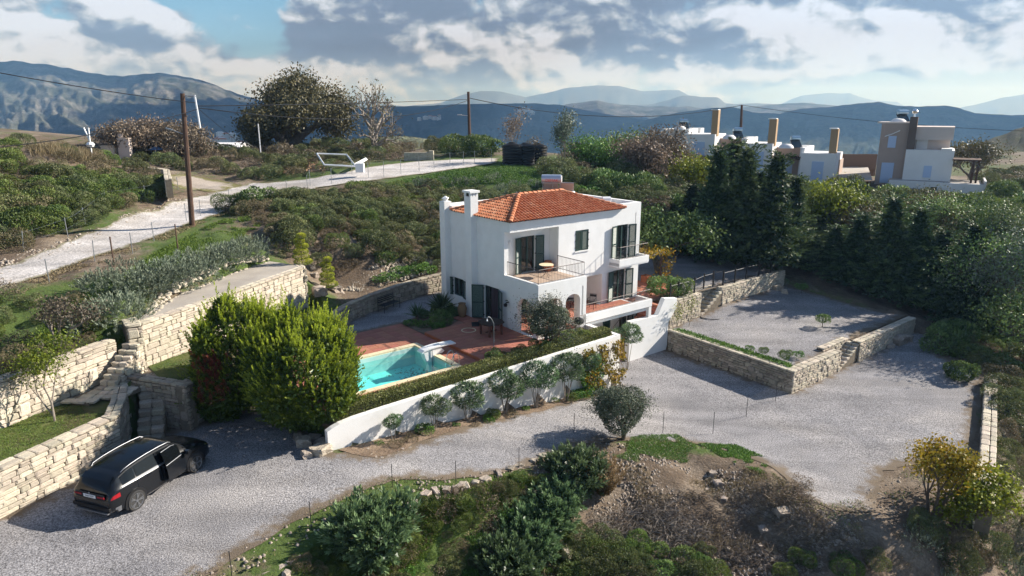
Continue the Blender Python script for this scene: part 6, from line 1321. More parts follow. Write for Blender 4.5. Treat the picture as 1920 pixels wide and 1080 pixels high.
# hedge on the garden wall
n = 30000; X = rng.uniform(-13.1, 3.45, n); vv = gwv(X); face = rng.random(n)
wob = np.array([mnoise.noise(Vector((a * .9, b * 7, 2))) for a, b in zip(X, face)]) * .07
T_ = 1.43 + wob; Fv = vv + .30 + wob * .6; Bv = vv + 1.05
V_ = np.where(face < .42, rng.uniform(0, 1, n), np.where(face < .8, rng.uniform(0, .06, n), rng.uniform(.94, 1, n)))
Zh = np.where(face < .42, T_ - rng.uniform(0, .06, n), rng.uniform(.92, 1.42, n))
C = np.stack([X, Fv + (Bv - Fv) * V_, Zh], 1); D = unit(rng.normal(size=(n, 3)) * [.8, .8, .6] + np.where(face[:, None] < .42, [0, 0, .8], np.where(face[:, None] < .8, [0, -.8, .3], [0, .8, .3])))
HD = empty('hedge', UV(0, 0), UA); tag(HD, 'long clipped box hedge on top of the white garden wall', 'hedge')
link('foliage', leaf_mesh('foliage', [(*leaf_arrays(C, D, .085, .045, np.clip(.45 + wob * 3 + rng.uniform(-.45, .45, n), 0, 1)), 0)], [LM['hedge']]), HD)
m_ = MB(); 
for i in range(8):
    a, b = -13.1 + i * 2.069, -13.1 + (i + 1) * 2.069; va = gwv(a) + .36; vb = gwv(b) + .36; m_.prism([(a, va), (b, vb), (b, vb + .62), (a, va + .62)], .8, 1.36)
m_.build('inner_twigs', M['bark'], HD)

# --- golden conifers
def gold_mesh(seed, rx, h, n, k=46):
    global rng
    rng = np.random.default_rng(seed); lob = [(0, 0, h * .42, rx * .8, rx * .8, h * .44)]; g = random.Random(seed)
    for i in range(9):
        a = 6.28 * i / 9 + g.uniform(-.3, .3); q = g.uniform(.35, .55) * rx; z = h * g.uniform(.20, .56); s = rx * g.uniform(.36, .48); lob.append((q * math.cos(a), q * math.sin(a), z, s, s, h * g.uniform(.24, .36)))
    for i in range(12):
        a = g.uniform(0, 6.28); q = g.uniform(.15, .72) * rx; s = rx * g.uniform(.16, .24); lob.append((q * math.cos(a), q * math.sin(a), h * g.uniform(.55, .80) * (1 - .3 * q / rx), s, s, h * g.uniform(.14, .22)))
    a, nn = lobes_pts(n, lob, (.86, 1.0)); ok = a[:, 2] > .05; a, nn = a[ok], nn[ok]
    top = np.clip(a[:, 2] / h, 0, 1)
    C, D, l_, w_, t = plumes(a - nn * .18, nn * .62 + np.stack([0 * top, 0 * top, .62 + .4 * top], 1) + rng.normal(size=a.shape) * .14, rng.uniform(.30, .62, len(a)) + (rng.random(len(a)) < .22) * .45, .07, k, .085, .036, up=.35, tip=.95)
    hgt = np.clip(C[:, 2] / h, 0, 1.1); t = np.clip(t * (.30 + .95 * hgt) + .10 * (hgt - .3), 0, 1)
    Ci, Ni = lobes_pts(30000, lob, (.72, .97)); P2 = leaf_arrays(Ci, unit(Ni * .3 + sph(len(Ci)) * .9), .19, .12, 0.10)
    return leaf_mesh('crown', [(*leaf_arrays(C, D, l_, w_, t, .05), 0), (*P2, 0)], [LM['gold']])
def gold_tree(label, pos, rx, h, n, seed, group=None):
    e_ = empty('golden_conifer', pos); tag(e_, label, 'conifer', group); link('crown', gold_mesh(seed, rx, h, n), e_, (0, 0, .35))
    m_ = MB()
    for k in range(3): a = k * 2.1; m_.tube([(.08 * math.cos(a), .08 * math.sin(a), -.2), (.2 * math.cos(a), .2 * math.sin(a), .8), (.6 * math.cos(a), .6 * math.sin(a), h * .6)], [.13, .10, .04], 7)
    m_.build('trunk', M['bark'], e_); return e_
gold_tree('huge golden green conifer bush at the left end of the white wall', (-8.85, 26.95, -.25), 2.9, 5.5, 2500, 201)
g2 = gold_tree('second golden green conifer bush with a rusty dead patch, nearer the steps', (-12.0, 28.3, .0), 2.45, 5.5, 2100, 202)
rng = np.random.default_rng(77); a = np.stack([rng.normal(-.35, .32, 60), rng.normal(-2.05, .15, 60), rng.uniform(1.3, 3.3, 60)], 1); C, D, l_, w_, t = plumes(a, np.tile([0.1, -.5, .8], (60, 1)) + rng.normal(size=(60, 3)) * .3, .5, .08, 40, .10, .035)
link('rusty_branch', leaf_mesh('rusty_branch', [(*leaf_arrays(C, D, l_, w_, t), 0)], [LM['rust']]), g2)
# spiral topiaries
def topiary(label, pos, h, tiers):
    e_ = empty('spiral_topiary', pos); tag(e_, label, 'topiary'); parts = []
    for k in range(tiers):
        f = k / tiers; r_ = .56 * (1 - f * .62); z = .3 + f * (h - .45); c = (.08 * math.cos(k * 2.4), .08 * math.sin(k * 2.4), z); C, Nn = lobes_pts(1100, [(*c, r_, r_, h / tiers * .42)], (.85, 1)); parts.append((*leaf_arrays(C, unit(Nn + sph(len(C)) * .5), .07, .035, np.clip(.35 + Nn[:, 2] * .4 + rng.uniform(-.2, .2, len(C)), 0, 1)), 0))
    link('foliage', leaf_mesh('foliage', parts, [LM['topiary']]), e_); m_ = MB(); m_.tube([(0, 0, -.1), (0, 0, h * .95)], .035, 6); m_.build('trunk', M['bark'], e_); return e_
topiary('golden spiral topiary at the far end of the concrete terrace', P(567, 499, 3.7), 2.4, 6); topiary('shorter golden spiral topiary behind the rock beside the curved wall', hit(616, 545) + Vector((0, 0, .1)), 2.4, 6)

# --- branching trees
def grow(m_, p, d, ln, r_, lvl, tips, g, n=3, bend=.25, shrink=.72, up=.15, seg=3, mid=None):
    pts = [p]; dd = d.copy()
    for i in range(seg):
        dd = (dd + Vector((g.uniform(-1, 1), g.uniform(-1, 1), g.uniform(-1, 1))) * bend * .5 + Vector((0, 0, up * .3))).normalized(); pts.append(pts[-1] + dd * ln / seg)
    m_.tube(pts, [r_ * (1 - .4 * i / seg) for i in range(seg + 1)], 7 if lvl > 2 else 4 if lvl > 1 else 3, False)
    if lvl == 0: tips.append((pts[-1], dd)); return
    if lvl <= 2 and mid is not None: mid.append((pts[len(pts) // 2], dd))
    k = n if lvl > 1 else n + 1
    for i in range(k):
        a = 6.28 * (i + g.uniform(-.3, .3)) / k; t = g.uniform(.5, 1.05); q = dd.orthogonal().normalized(); q.rotate(Quaternion(dd, a)); nd = (dd * (1.0 - .25 * t) + q * t * .85 + Vector((0, 0, up))).normalized()
        st = pts[-1] if i else pts[-1]
        if i == k - 1 and seg > 1: st = pts[-2]
        grow(m_, st, nd, ln * shrink * g.uniform(.8, 1.15), r_ * .58, lvl - 1, tips, g, n, bend, shrink, up, seg, mid)
def HT(pos, ytop): return PYZ(ytop, pos[1]) - pos[2]
def PYZ(py, Y):
    b = 540 - py; sp, cp = math.sin(PITCH), math.cos(PITCH); t = Y / (b * sp + FPX * cp); return CAMH + (b * cp - FPX * sp) * t
def tree(name, label, cat, pos, h, seed, leafm_=None, per=30, ll=.16, lw=.08, cl=.55, lvl=4, n=3, bark='bark', r_=.22, up=.18, bend=.3, group=None, sx=1.0, first=.3, shrink=.72, tv=(.1, .9), parts_only=False):
    if h > 50: h = HT(pos, h)      # given as the photograph row of the tree's top
    g = random.Random(seed); m_ = MB(); tips = []; mid = []
    grow(m_, Vector((0, 0, -.2)), Vector((0, 0, 1)), 1.0 * first, r_ / h, lvl, tips, g, n, bend, shrink, up, 3, mid)
    zt = max(t[0].z for t in tips); sc = h / zt
    m_.v = [(x * sc * sx, y * sc * sx, z * sc) for x, y, z in m_.v]
    e_ = empty(name, pos, g.uniform(0, 6)); tag(e_, label, cat, group); m_.build('trunk', M[bark], e_)
    if leafm_:
        R_ = np.random.default_rng(seed); T = np.array([(t[0].x * sc * sx, t[0].y * sc * sx, t[0].z * sc) for t in tips + mid[:len(mid) // 2]]); k = per
        C = np.repeat(T, k, 0) + R_.normal(size=(len(T) * k, 3)) * cl * [1, 1, .8]; D = unit(R_.normal(size=C.shape) + [0, 0, -.1]); cen = T.mean(0); rad = np.linalg.norm(C - cen, axis=1); rad /= rad.max()
        cv = np.array([mnoise.noise(Vector((c[0] * .7 + seed, c[1] * .7, c[2] * .7))) for c in C[::k]]); t = np.clip(tv[0] + (tv[1] - tv[0]) * (np.repeat(cv, k)[:len(C)] * .8 + .5) + R_.uniform(-.25, .25, len(C)), 0, 1)
        link('crown', leaf_mesh('crown', [(*leaf_arrays(C, D, ll, lw, t, .12, C - np.repeat(T, k, 0) + (C - cen) * .25, .6), 0)], [leafm_]), e_)
    return e_
# big oak and bare trees on the skyline
tree('oak_tree', 'large spreading oak with turning leaves on the skyline', 'tree', hit(538, 283) + Vector((0, 0, -.6)), 143, 5, LM['oak'], per=80, ll=.34, lw=.20, cl=.85, lvl=5, n=3, r_=.55, up=.10, sx=.98, first=.22)
tree('bare_tree', 'bare branching tree right of the big oak', 'tree', hit(703, 292) + Vector((0, 0, -.5)), 152, 8, LM['oak'], per=1, ll=.3, lw=.18, cl=.3, lvl=5, n=3, bark='barkp', r_=.42, up=.12, sx=.85, first=.3)
plant('brown', hit(718, 290) + Vector((.5, 0, 1.9)), 2.0, 'clump of brown leaves clinging to the low branches of the bare tree', 'foliage', sz=.75)
for i, (x, y, h, sx) in enumerate(((225, 285, 238, 1.5), (275, 288, 228, 1.4), (335, 290, 232, 1.4))): tree('leafless_tree', 'reddish brown twiggy tree beyond the dirt track', 'tree', hit(x, y) + Vector((0, 0, -.3)), h, 20 + i, LM['brown'], per=14, ll=.26, lw=.12, cl=.5, lvl=4, n=4, r_=.16, sx=sx, group='twiggy brown trees beyond the dirt track')
for i, (x, y, h, lb) in enumerate(((965, 308, 202, 'slim pale birch like tree left of the black tanks'), (1058, 322, 210, 'pale leaved tree right of the black tanks'), (1000, 309, 262, 'small bare sapling in front of the black tanks'))):
    tree('slender_tree', lb, 'tree', hit(x, y) + Vector((0, 0, -.3)), h, 30 + i, LM['silver'] if i == 1 else LM['brown'], per=16 if i == 1 else 5, ll=.24, lw=.13, cl=.45, lvl=4, n=3, bark='barkp', r_=.12, up=.5, sx=.62, first=.34)
for i, (x, y, h, m, lb) in enumerate(((1110, 330, 262, 'bright', 'leafy green tree right of the pale tree'), (1160, 322, 252, 'broad', 'dark green tree in the thicket behind the villa roof'), (1235, 340, 240, 'brown', 'wide brown half bare tree in front of the villas'), (1200, 345, 268, 'brown', 'brown twiggy tree in the thicket, left of the widest one'), (1290, 360, 302, 'autumng', 'tree with yellowing leaves against the first villa'), (1548, 440, 348, 'autumng', 'tall yellow green tree between the dark conifers'), (1518, 425, 362, 'autumng', 'shorter yellow green tree between the dark conifers'))):
    tree('thicket_tree', lb, 'tree', hit(x, y) + Vector((0, 0, -.3)), h, 40 + i, LM[m], per=26, ll=.3, lw=.16, cl=.65, lvl=4, n=3, r_=.16, sx=1.1)
tree('leafless_tree', 'orange brown bare tree behind the pergola of the tower house', 'tree', hit(1815, 345), 262, 91, LM['oak'], per=9, ll=.3, lw=.16, cl=.5, lvl=4, n=4, bark='barkp', r_=.16, sx=1.3)
for i, (x, y, yt) in enumerate(((1850, 600, 440), (1880, 540, 400), (1760, 500, 372), (1830, 520, 392), (1700, 480, 372), (1640, 460, 378), (1590, 455, 382), (1905, 700, 560))): tree('thicket_tree', OW[i] + ' leafy tree of the mixed belt below the tower house', 'tree', hit(x, y) + Vector((0, 0, -.3)), yt, 150 + i, LM[('broad', 'scrub', 'oak', 'broad')[i % 4]], per=60, ll=.2, lw=.1, cl=.6, lvl=4, n=3, r_=.15, sx=1.15)
# palm in the thicket
def palm(label, pos, h, rad, n=34, seed=1, m='bright'):
    e_ = empty('palm', pos); tag(e_, label, 'palm'); g = np.random.default_rng(seed); parts = []
    for k in range(n):
        a = g.uniform(0, 6.28); el_ = g.uniform(-.2, 1.3); ln = rad * g.uniform(.8, 1.1); s = np.linspace(.12, 1, 26); ax = np.array([math.cos(a), math.sin(a), 0])
        c = np.array([0, 0, h]) + ax * (ln * s * math.cos(el_))[:, None] + np.array([0, 0, 1]) * (ln * (s * math.sin(el_) - .35 * s ** 2))[:, None]; sd_ = np.array([-ax[1], ax[0], 0])
        for q in (-1, 1): parts.append((*leaf_arrays(c, unit(ax * .7 + sd_ * q + np.array([0, 0, -.15]) + g.normal(size=(26, 3)) * .08), rad * .26, rad * .035, np.clip(.3 + .5 * s, 0, 1)), 0))
    link('fronds', leaf_mesh('fronds', parts, [LM[m]]), e_); m_ = MB(); m_.tube([(0, 0, -.2), (0, 0, h)], [.16, .12], 8); m_.build('trunk', M['bark'], e_); return e_
palm('small bright palm in the thicket behind the roof', hit(1112, 318), 1.9, 1.5)
def yucca(label, pos, rad, n=110, seed=2, m='oleander'):
    g = np.random.default_rng(seed); a = g.uniform(0, 6.28, n); e2 = g.uniform(.15, 1.45, n); D = np.stack([np.cos(a) * np.cos(e2), np.sin(a) * np.cos(e2), np.sin(e2)], 1); C = np.tile([0, 0, .35], (n, 1)) + D * .05
    e_ = empty('yucca', pos); tag(e_, label, 'plant'); link('leaves', leaf_mesh('leaves', [(*leaf_arrays(C, D, rad * g.uniform(.7, 1.1, n), rad * .06, g.uniform(0, .5, n), .02), 0)], [LM[m]]), e_); m_ = MB(); m_.tube([(0, 0, -.1), (0, 0, .4)], .07, 6); m_.build('trunk', M['bark'], e_)
yucca('tall spiky yucca in the dark bed beside the villa', UV(-1.9, 6.9, 1.15), 1.15); yucca('second spiky yucca at the left of the dark bed', UV(-3.3, 7.3, .85), .85, seed=5); 
for a, b, s, k, lb in ((-2.4, 6.1, .75, 'broad', 'dark shrub beside the clay urn'), (-3.5, 6.3, .5, 'bright', 'low green plant at the front of the dark bed'), (-1.4, 7.7, .8, 'broad', 'dark shrub under the left window'), (-4.0, 7.0, .45, 'bright', 'low green ground plant at the corner of the deck'), (-3.0, 5.4, .45, 'bright', 'low green plant at the patio edge of the bed'), (-1.0, 6.9, .6, 'broad', 'small dark shrub by the chimney foot'), (-2.7, 7.9, .5, 'broad', 'small dark shrub at the back of the bed')): plant(k, UV(a, b, .78), s, lb, 'shrub', None, 'shrub')
for a, b, s, k, sz, lb in ((-4.0, -1.35, .62, 'round', 1.0, 'dark clipped ball shrub beside the shower'), (-3.1, -1.5, .5, 'scrub', 1.0, 'grey green shrub beside the clipped ball'), (-2.2, -1.3, .55, 'scrubg', 1.0, 'loose green shrub before the patio edge'), (-1.1, -1.6, .7, 'round', .9, 'rounded green shrub left of the garden olive'), (.3, -1.7, .85, 'round', .9, 'rounded green shrub right of the garden olive'), (1.4, -1.4, .8, 'scrubg', 1.0, 'broad green shrub beside the barbecue'), (2.4, -1.1, .55, 'scrubb', 1.0, 'reddish shrub in the wall corner'), (2.9, -1.9, .45, 'scrubg', 1.0, 'small green shrub at the far end of the hedge'), (1.9, -1.9, .5, 'bright', 1.0, 'fresh green shrub against the hedge'), (-1.6, -.95, .4, 'scrubb', 1.0, 'small red brown shrub on the patio edge')): plant(k, UV(a, b, .84), s, lb, 'shrub', None, 'shrub', sz=sz)
def olive_crown(seed, r_):
    return bush_mesh('crown', r_, r_ * 1.8, 22000, .11, .038, seed, [LM['olive']], up=.3, k=12, spread=.9, shell=(.45, 1.06))
def olive(label, pos, h, seed, cr=1.0, per=44):
    e_ = tree('olive_tree', label, 'olive tree', pos, h, seed, LM['olive'], per=per, ll=.10, lw=.034, cl=.27 * cr, lvl=4, n=3, r_=.11, up=.10, sx=1.12 * cr, first=.42, bend=.5, shrink=.66); link('inner_crown', olive_crown(seed, h * .40), e_, (0, 0, h * .28)); return e_
olive('grey green olive tree in the garden before the porch arches', UV(-.55, -1.35, .84), 2.75, 61, 1.0, 40); olive('round dark olive tree at the edge of the driveway', P(1156, 836, -1.75), 3.05, 66, 1.0, 50)
# row of dark conifers on the right
def conifer_mesh(seed, h=10.0, r0=2.6):
    global rng
    rng = np.random.default_rng(seed); A, D_, Ln = [], [], []
    for i in range(30):
        z = h * (.06 + .92 * (i / 30) ** .95); rr = r0 * (1 - (z / h)) ** 1.0 * (1.12 if i % 3 else .62) * rng.uniform(.85, 1.12) + .1; k = int(4 + 8 * (1 - z / h))
        for j in range(k):
            a = rng.uniform(0, 6.28); d = np.array([math.cos(a), math.sin(a), rng.uniform(-.05, .45)]); n_ = max(1, int(rr / .62))
            for q in range(n_): A.append(np.array([0, 0, z]) + d * rr * (q / n_) - [0, 0, .10 * rr * (q / n_) ** 2]); D_.append(d * 1.1 + [0, 0, .22] + rng.normal(size=3) * .18); Ln.append(rng.uniform(.7, 1.1))
    A = np.array(A); C, D, l_, w_, t = plumes(A, np.array(D_), np.array(Ln), .17, 30, .21, .085, up=.18, tip=.95)
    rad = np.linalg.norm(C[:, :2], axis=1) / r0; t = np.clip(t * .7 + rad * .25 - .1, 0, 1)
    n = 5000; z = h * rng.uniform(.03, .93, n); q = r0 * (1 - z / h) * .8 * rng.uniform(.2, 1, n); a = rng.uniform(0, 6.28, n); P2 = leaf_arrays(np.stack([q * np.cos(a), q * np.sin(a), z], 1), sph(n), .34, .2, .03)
    return leaf_mesh('crown', [(*leaf_arrays(C, D, l_, w_, t), 0), (*P2, 0)], [LM['conifer']])
CM = [conifer_mesh(300 + i) for i in range(4)]
def conifer(pos, h, w, label, group=None, k=0):
    e_ = empty('conifer', pos, random.Random(int(pos[0] * 71)).uniform(0, 6)); tag(e_, label, 'conifer', group); link('crown', CM[k % 4], e_, (0, 0, .2), None, (w / 2.45, w / 2.45, h / 10)); m_ = MB(); m_.tube([(0, 0, -.4), (0, 0, h * .5), (.02, 0, h * .96)], [.2, .12, .02], 7); m_.build('trunk', M['bark'], e_); return e_
CONL = [(1335, 492, 275, 3.0), (1385, 498, 272, 3.1), (1290, 480, 345, 2.5), (1440, 505, 285, 3.0), (1362, 470, 262, 2.8), (1412, 480, 320, 2.8), (1478, 500, 330, 2.6), (1602, 540, 402, 2.9), (1655, 560, 368, 2.9), (1705, 575, 388, 2.8), (1560, 520, 425, 2.5), (1750, 585, 430, 2.6), (1800, 615, 418, 2.8), (1630, 505, 408, 2.6), (1690, 520, 425, 2.6), (1255, 450, 385, 2.0), (1310, 440, 355, 2.3), (1775, 565, 462, 2.5), (1520, 510, 445, 2.0)]
ORDW = 'first second third fourth fifth sixth seventh eighth ninth tenth eleventh twelfth thirteenth fourteenth fifteenth sixteenth seventeenth eighteenth nineteenth'.split(); CONW = {i: ORDW[k] for k, i in enumerate(sorted(range(len(CONL)), key=lambda q: CONL[q][0]))}
for i, (x, y, h, w) in enumerate(CONL): conifer(hit(x, y), HT(hit(x, y), h), w, CONW[i] + ' dark conifer from the left in the belt behind the gravel terraces', 'dark conifers behind the terraces', i)
tree('grey_tree', 'large grey green tree at the right edge above the bank', 'tree', hit(1885, 650), 430, 71, LM['silver'], per=90, ll=.2, lw=.09, cl=.7, lvl=4, n=3, r_=.2, sx=1.1); tree('grey_tree', 'second grey green tree leaning in from the right edge', 'tree', hit(1935, 600), 470, 72, LM['oak'], per=90, ll=.2, lw=.10, cl=.7, lvl=4, n=3, r_=.2, sx=1.1)
tree('yellow_sapling', 'thin sapling with yellow leaves in the shade of the conifers', 'sapling', hit(1735, 565), 4.6, 73, LM['autumng'], per=5, ll=.2, lw=.14, cl=.3, lvl=3, n=3, r_=.05, sx=.6)
tree('leafy_tree', 'light green walnut like tree behind the pergola', 'tree', UV(17.5, 6.5, .9), 402, 74, LM['broad'], per=40, ll=.30, lw=.15, cl=.55, lvl=4, n=3, r_=.14, sx=.95)
plant('broad', UV(12.6, 1.9, .95), 1.25, 'dense green bush at the end of the iron fence', 'bush', sz=.95)
# bottom right autumn tree, small trees on the lower left lawn
tree('autumn_tree', 'young tree with yellow and orange autumn leaves at the bottom right', 'tree', hit(1745, 968) + Vector((0, 0, -.2)), 3.3, 81, LM['autumn'], per=22, ll=.14, lw=.09, cl=.24, lvl=4, n=3, r_=.07, up=.5, sx=.85, first=.24)
tree('autumn_tree', 'shorter yellow green autumn tree beside the orange one', 'tree', hit(1805, 985) + Vector((0, 0, -.2)), 2.4, 82, LM['autumng'], per=34, ll=.14, lw=.10, cl=.26, lvl=4, n=3, r_=.06, up=.25, sx=1.15, first=.24)
tree('fruit_tree', 'small pale leaved fruit tree on the lower lawn', 'tree', P(101, 790, 1.6), 640, 83, LM['autumng'], per=16, ll=.11, lw=.065, cl=.24, lvl=4, n=3, bark='barkp', r_=.075, up=.3, sx=.72, first=.4, tv=(.0, .7)); tree('fruit_tree', 'second fruit tree behind the tall left wall', 'tree', hit(110, 655), 560, 84, LM['brown'], per=9, ll=.13, lw=.08, cl=.26, lvl=4, n=3, bark='barkp', r_=.07, up=.3, sx=.8, tv=(0, .6))
stem_tree('lollipop_shrub', 'tiny round topped shrub standing alone on the gravel terrace', 'shrub', P(1541, 613, -.9), 1.1, .42, BM['broad'][0], 1, .03, 'bark', lean=.0, cz=1.2); stem_tree('lollipop_shrub', 'yellowish sapling in the shade at the back of the gravel terrace', 'shrub', P(1502, 548, -.4), .9, .4, BM['bright'][0], 1, .025, 'bark', lean=0, cz=1.0)
for x, y, k, s, lb in ((1770, 660, 'broad', 1.5, 'dark round shrub at the top right corner of the court'), (1800, 715, 'broad', 1.0, 'dark shrub on the gravel beside the narrow wall'), (1470, 672, 'scrubg', .36, 'yellow flowering cushion at the corner of the terrace wall'), (1432, 662, 'scrubg', .28, 'small yellow green cushion along the terrace wall'), (1405, 655, 'bright', .22, 'small green plant left of the yellow cushions'), (1497, 667, 'bright', .26, 'green plant right of the yellow cushion'), (1275, 555, 'broad', 1.0, 'green bush beside the top of the slanting wall')):
    z = -.92 if k in ('scrubg', 'bright') else None; p = P(x, y, -.78) if z else hit(x, y); plant(k, p, s * (1.35 if z else 1), lb, 'shrub', None, 'shrub')
for x, y, h in ((1268, 622, 1.9), (1292, 612, 2.0)): tree('sapling', 'thin sapling with sparse pale leaves against the stone wall', 'sapling', P(x, y, -.92), h, int(x), LM['autumng'], per=4, ll=.1, lw=.07, cl=.15, lvl=3, n=3, bark='barkp', r_=.03, up=.6, sx=.35, group='sparse saplings against the stone wall')
# vine on the pergola
VP = empty('vine', UV(13.0, 5.2, 3.42), UA); tag(VP, 'brown and orange vine spreading over the pergola', 'vine'); n = 1500
C = np.stack([rng.uniform(-2.2, 2.6, n), rng.uniform(-1.8, 1.7, n), rng.normal(0, .12, n)], 1); link('leaves', leaf_mesh('leaves', [(*leaf_arrays(C, unit(rng.normal(size=(n, 3))), .2, .13, rng.uniform(0, 1, n)), 0)], [LM['autumn']]), VP)
C = np.stack([rng.normal(2.4, .3, 260), rng.normal(-1.3, .3, 260), -rng.uniform(0, 2.0, 260)], 1); link('hanging_leaves', leaf_mesh('hanging_leaves', [(*leaf_arrays(C, unit(rng.normal(size=(260, 3))), .2, .13, rng.uniform(0, 1, 260)), 0)], [LM['autumn']]), VP)

# ------------------------------------------------------------------ black estate SUV beside the wall
def build_car():
    paint = mat('black_car_paint', (.006, .007, .009), rough=.22, spec=.35); paint.node_tree.nodes['Principled BSDF'].inputs['Coat Weight'].default_value = .35
    glass = mat('tinted_car_glass', (.004, .005, .006), rough=.08, spec=.4); silver = mat('silver_trim', (.26, .27, .29), rough=.5, metal=.8); dark = M['black']
    red = mat('red_tail_lamp', (.28, .006, .012), rough=.2, spec=.7); alloy = mat('alloy_rim', (.30, .31, .33), rough=.3, metal=.8)
    d = Vector((.326, .945, 0)); car = empty('parked_car', (-13.15, 22.12, .02), math.atan2(d.y, d.x)); tag(car, 'black SUV parked beside the stone wall with its front passenger door ajar', 'car')
    xs = [-2.25, -2.22, -2.12, -1.98, -1.78, -1.4, -1.0, -.5, 0, .45, .70, .95, 1.2, 1.45, 1.75, 2.0, 2.14, 2.22, 2.25]
    zs = [.62, .80, .98, 1.02, 1.035, 1.035, 1.03, 1.02, 1.01, 1.0, .995, .985, .975, .955, .92, .86, .78, .62, .50]
    zr = [.64, .84, 1.09, 1.27, 1.44, 1.555, 1.605, 1.63, 1.63, 1.60, 1.52, 1.34, 1.125, 1.055, 1.01, .95, .86, .66, .52]
    w = [.72, .80, .86, .89, .905, .915, .92, .92, .92, .92, .92, .92, .92, .915, .905, .87, .82, .72, .62]
    wr = [.60, .66, .70, .70, .69, .685, .68, .675, .67, .66, .66, .70, .76, .78, .76, .72, .66, .58, .5]
    def prof(x):
        Z, R_, w_, q = (np.interp(x, xs, a) for a in (zs, zr, w, wr)); b = .24 + (0.10 if x < -2.0 else .04 if x > 1.9 else 0)
        return [(0, b), (w_ * .88, b), (w_ * .985, b + .10), (w_ * 1.0, .52), (w_ * .995, .62), (w_ * .985, min(.80, Z - .04)), (w_ * .955, Z - .015), (w_ * .925, Z + .01), (max(q, min(w_ * .9, q)) * 1.0, R_ - .055 if R_ - Z > .1 else max(R_ - .02, Z + .012)), (q * .88, R_ - .012), (q * .5, R_ + .012), (0, R_ + .018)]
    NT = 11
    def Sf(x, t, side=1, off=0.0):
        p = prof(x); i = min(int(t), NT - 1); f = t - i; y = p[i][0] * (1 - f) + p[i + 1][0] * f; z = p[i][1] * (1 - f) + p[i + 1][1] * f
        if off:
            dy, dz = p[i + 1][0] - p[i][0], p[i + 1][1] - p[i][1]; l = math.hypot(dy, dz) or 1; y += dz / l * off; z += -dy / l * off
        return (x, -y * side, z)
    def patch(x0, x1, t0, t1, nx, ntt, side=1, off=0.0, both=False, fn=None):
        m_ = MB()
        for s in ((1, -1) if both else (side,)):
            g = [[Sf(fn(t0 + (t1 - t0) * j / ntt, x0 + (x1 - x0) * i / nx) if fn else x0 + (x1 - x0) * i / nx, t0 + (t1 - t0) * j / ntt, s, off) for j in range(ntt + 1)] for i in range(nx + 1)]
            b = len(m_.v); m_.v += [p for r_ in g for p in r_]
            for i in range(nx):
                for j in range(ntt):
                    q = b + i * (ntt + 1) + j; f = (q, q + ntt + 1, q + ntt + 2, q + 1); m_.f.append(f if s == 1 else f[::-1]); m_.mi.append(0)
        return m_
    m_ = MB(); nx = 60; ts = [k * .5 for k in range(NT * 2 + 1)]; X = [xs[0] + (xs[-1] - xs[0]) * (.5 - .5 * math.cos(math.pi * i / nx)) for i in range(nx + 1)]
    for s in (1, -1):
        b = len(m_.v); m_.v += [Sf(x, t, s) for x in X for t in ts]; k = len(ts)
        for i in range(nx):
            for j in range(k - 1): q = b + i * k + j; f = (q, q + k, q + k + 1, q + 1); m_.f.append(f if s == 1 else f[::-1]); m_.mi.append(0)
    for x in (xs[0], xs[-1]):
        lp = [Sf(x, t, 1) for t in ts] + [Sf(x, t, -1) for t in ts[::-1]]; b = len(m_.v); m_.v += lp; m_.f.append(tuple(range(b, b + len(lp)))); m_.mi.append(0)
    body = m_.build('body', paint, car, smooth=True)
    for s in (1, -1):
        for a, b_ in ((-1.68, -1.18), (-1.12, -.22)): patch(a, b_, 7.15, 7.88, 8, 3, s, .008).build('side_window', glass, car, smooth=True)
        if s == -1: patch(-.12, .78, 7.15, 7.86, 8, 3, s, .008).build('side_window', glass, car, smooth=True)
        for t_ in (7.03,): patch(-1.74, .8, 6.9, 7.12, 30, 1, s, .014).build('window_trim', silver, car, smooth=True)
        patch(-1.72, .45, 7.92, 7.99, 26, 1, s, .014).build('window_trim', dark, car, smooth=True)
        m1 = MB(); m1.tube([Sf(-1.55, 8.6, s, .0)] + [tuple(Vector(Sf(-1.45 + 1.9 * k / 10, 8.45, s, .05))) for k in range(11)] + [Sf(.6, 8.6, s, 0)], .012, 6); m1.build('roof_rail', silver, car, smooth=True)
        patch(-1.15, 1.0, 1.35, 1.75, 14, 1, s, .02).build('sill_trim', silver, car)
        patch(-2.235, -1.86, 5.1, 5.75, 6, 2, s, .012).build('tail_lamp', red, car); patch(-2.1, -1.9, 2.0, 3.0, 4, 2, s, .012).build('bumper_trim', silver, car); patch(1.92, 2.18, 5.2, 6.0, 5, 2, s, .012).build('headlight', M['chrome'], car)
        m1 = MB(); m1.lathe([(.07, 0), (.11, .02), (.09, .1)], 10); m1 = MB(); m1.obox((.92, -s * 1.02, 1.06), (.16, .22, .14), Matrix.Rotation(.1 * s, 3, 'Z')); m1.build('wing_mirror', paint, car, bevel=.03)
        patch(-.75, -.55, 5.6, 5.8, 2, 1, s, .025).build('door_handle', paint, car)
        m1 = MB()
        for x in (-1.16, -.17, .92):
            if s == 1 and x > -.2: continue
            pts = [Sf(x, t, s, .004) for t in (2.2, 3, 4, 5, 6, 6.9)]; m1.tube(pts, .006, 4)
        m1.build('door_gap', dark, car)
    patch(-2.14, -1.80, 8.2, 11, 6, 8, 1, .008, True).build('rear_window', glass, car, smooth=True)
    patch(.52, 1.13, 8.35, 11, 8, 8, 1, .008, True).build('windscreen', glass, car, smooth=True)
    patch(-1.55, .35, 9.2, 11, 10, 6, 1, .006, True).build('glass_roof', glass, car, smooth=True)
    patch(-1.98, -1.80, 9.0, 11, 3, 6, 1, .05, True).build('spoiler', paint, car, smooth=True)
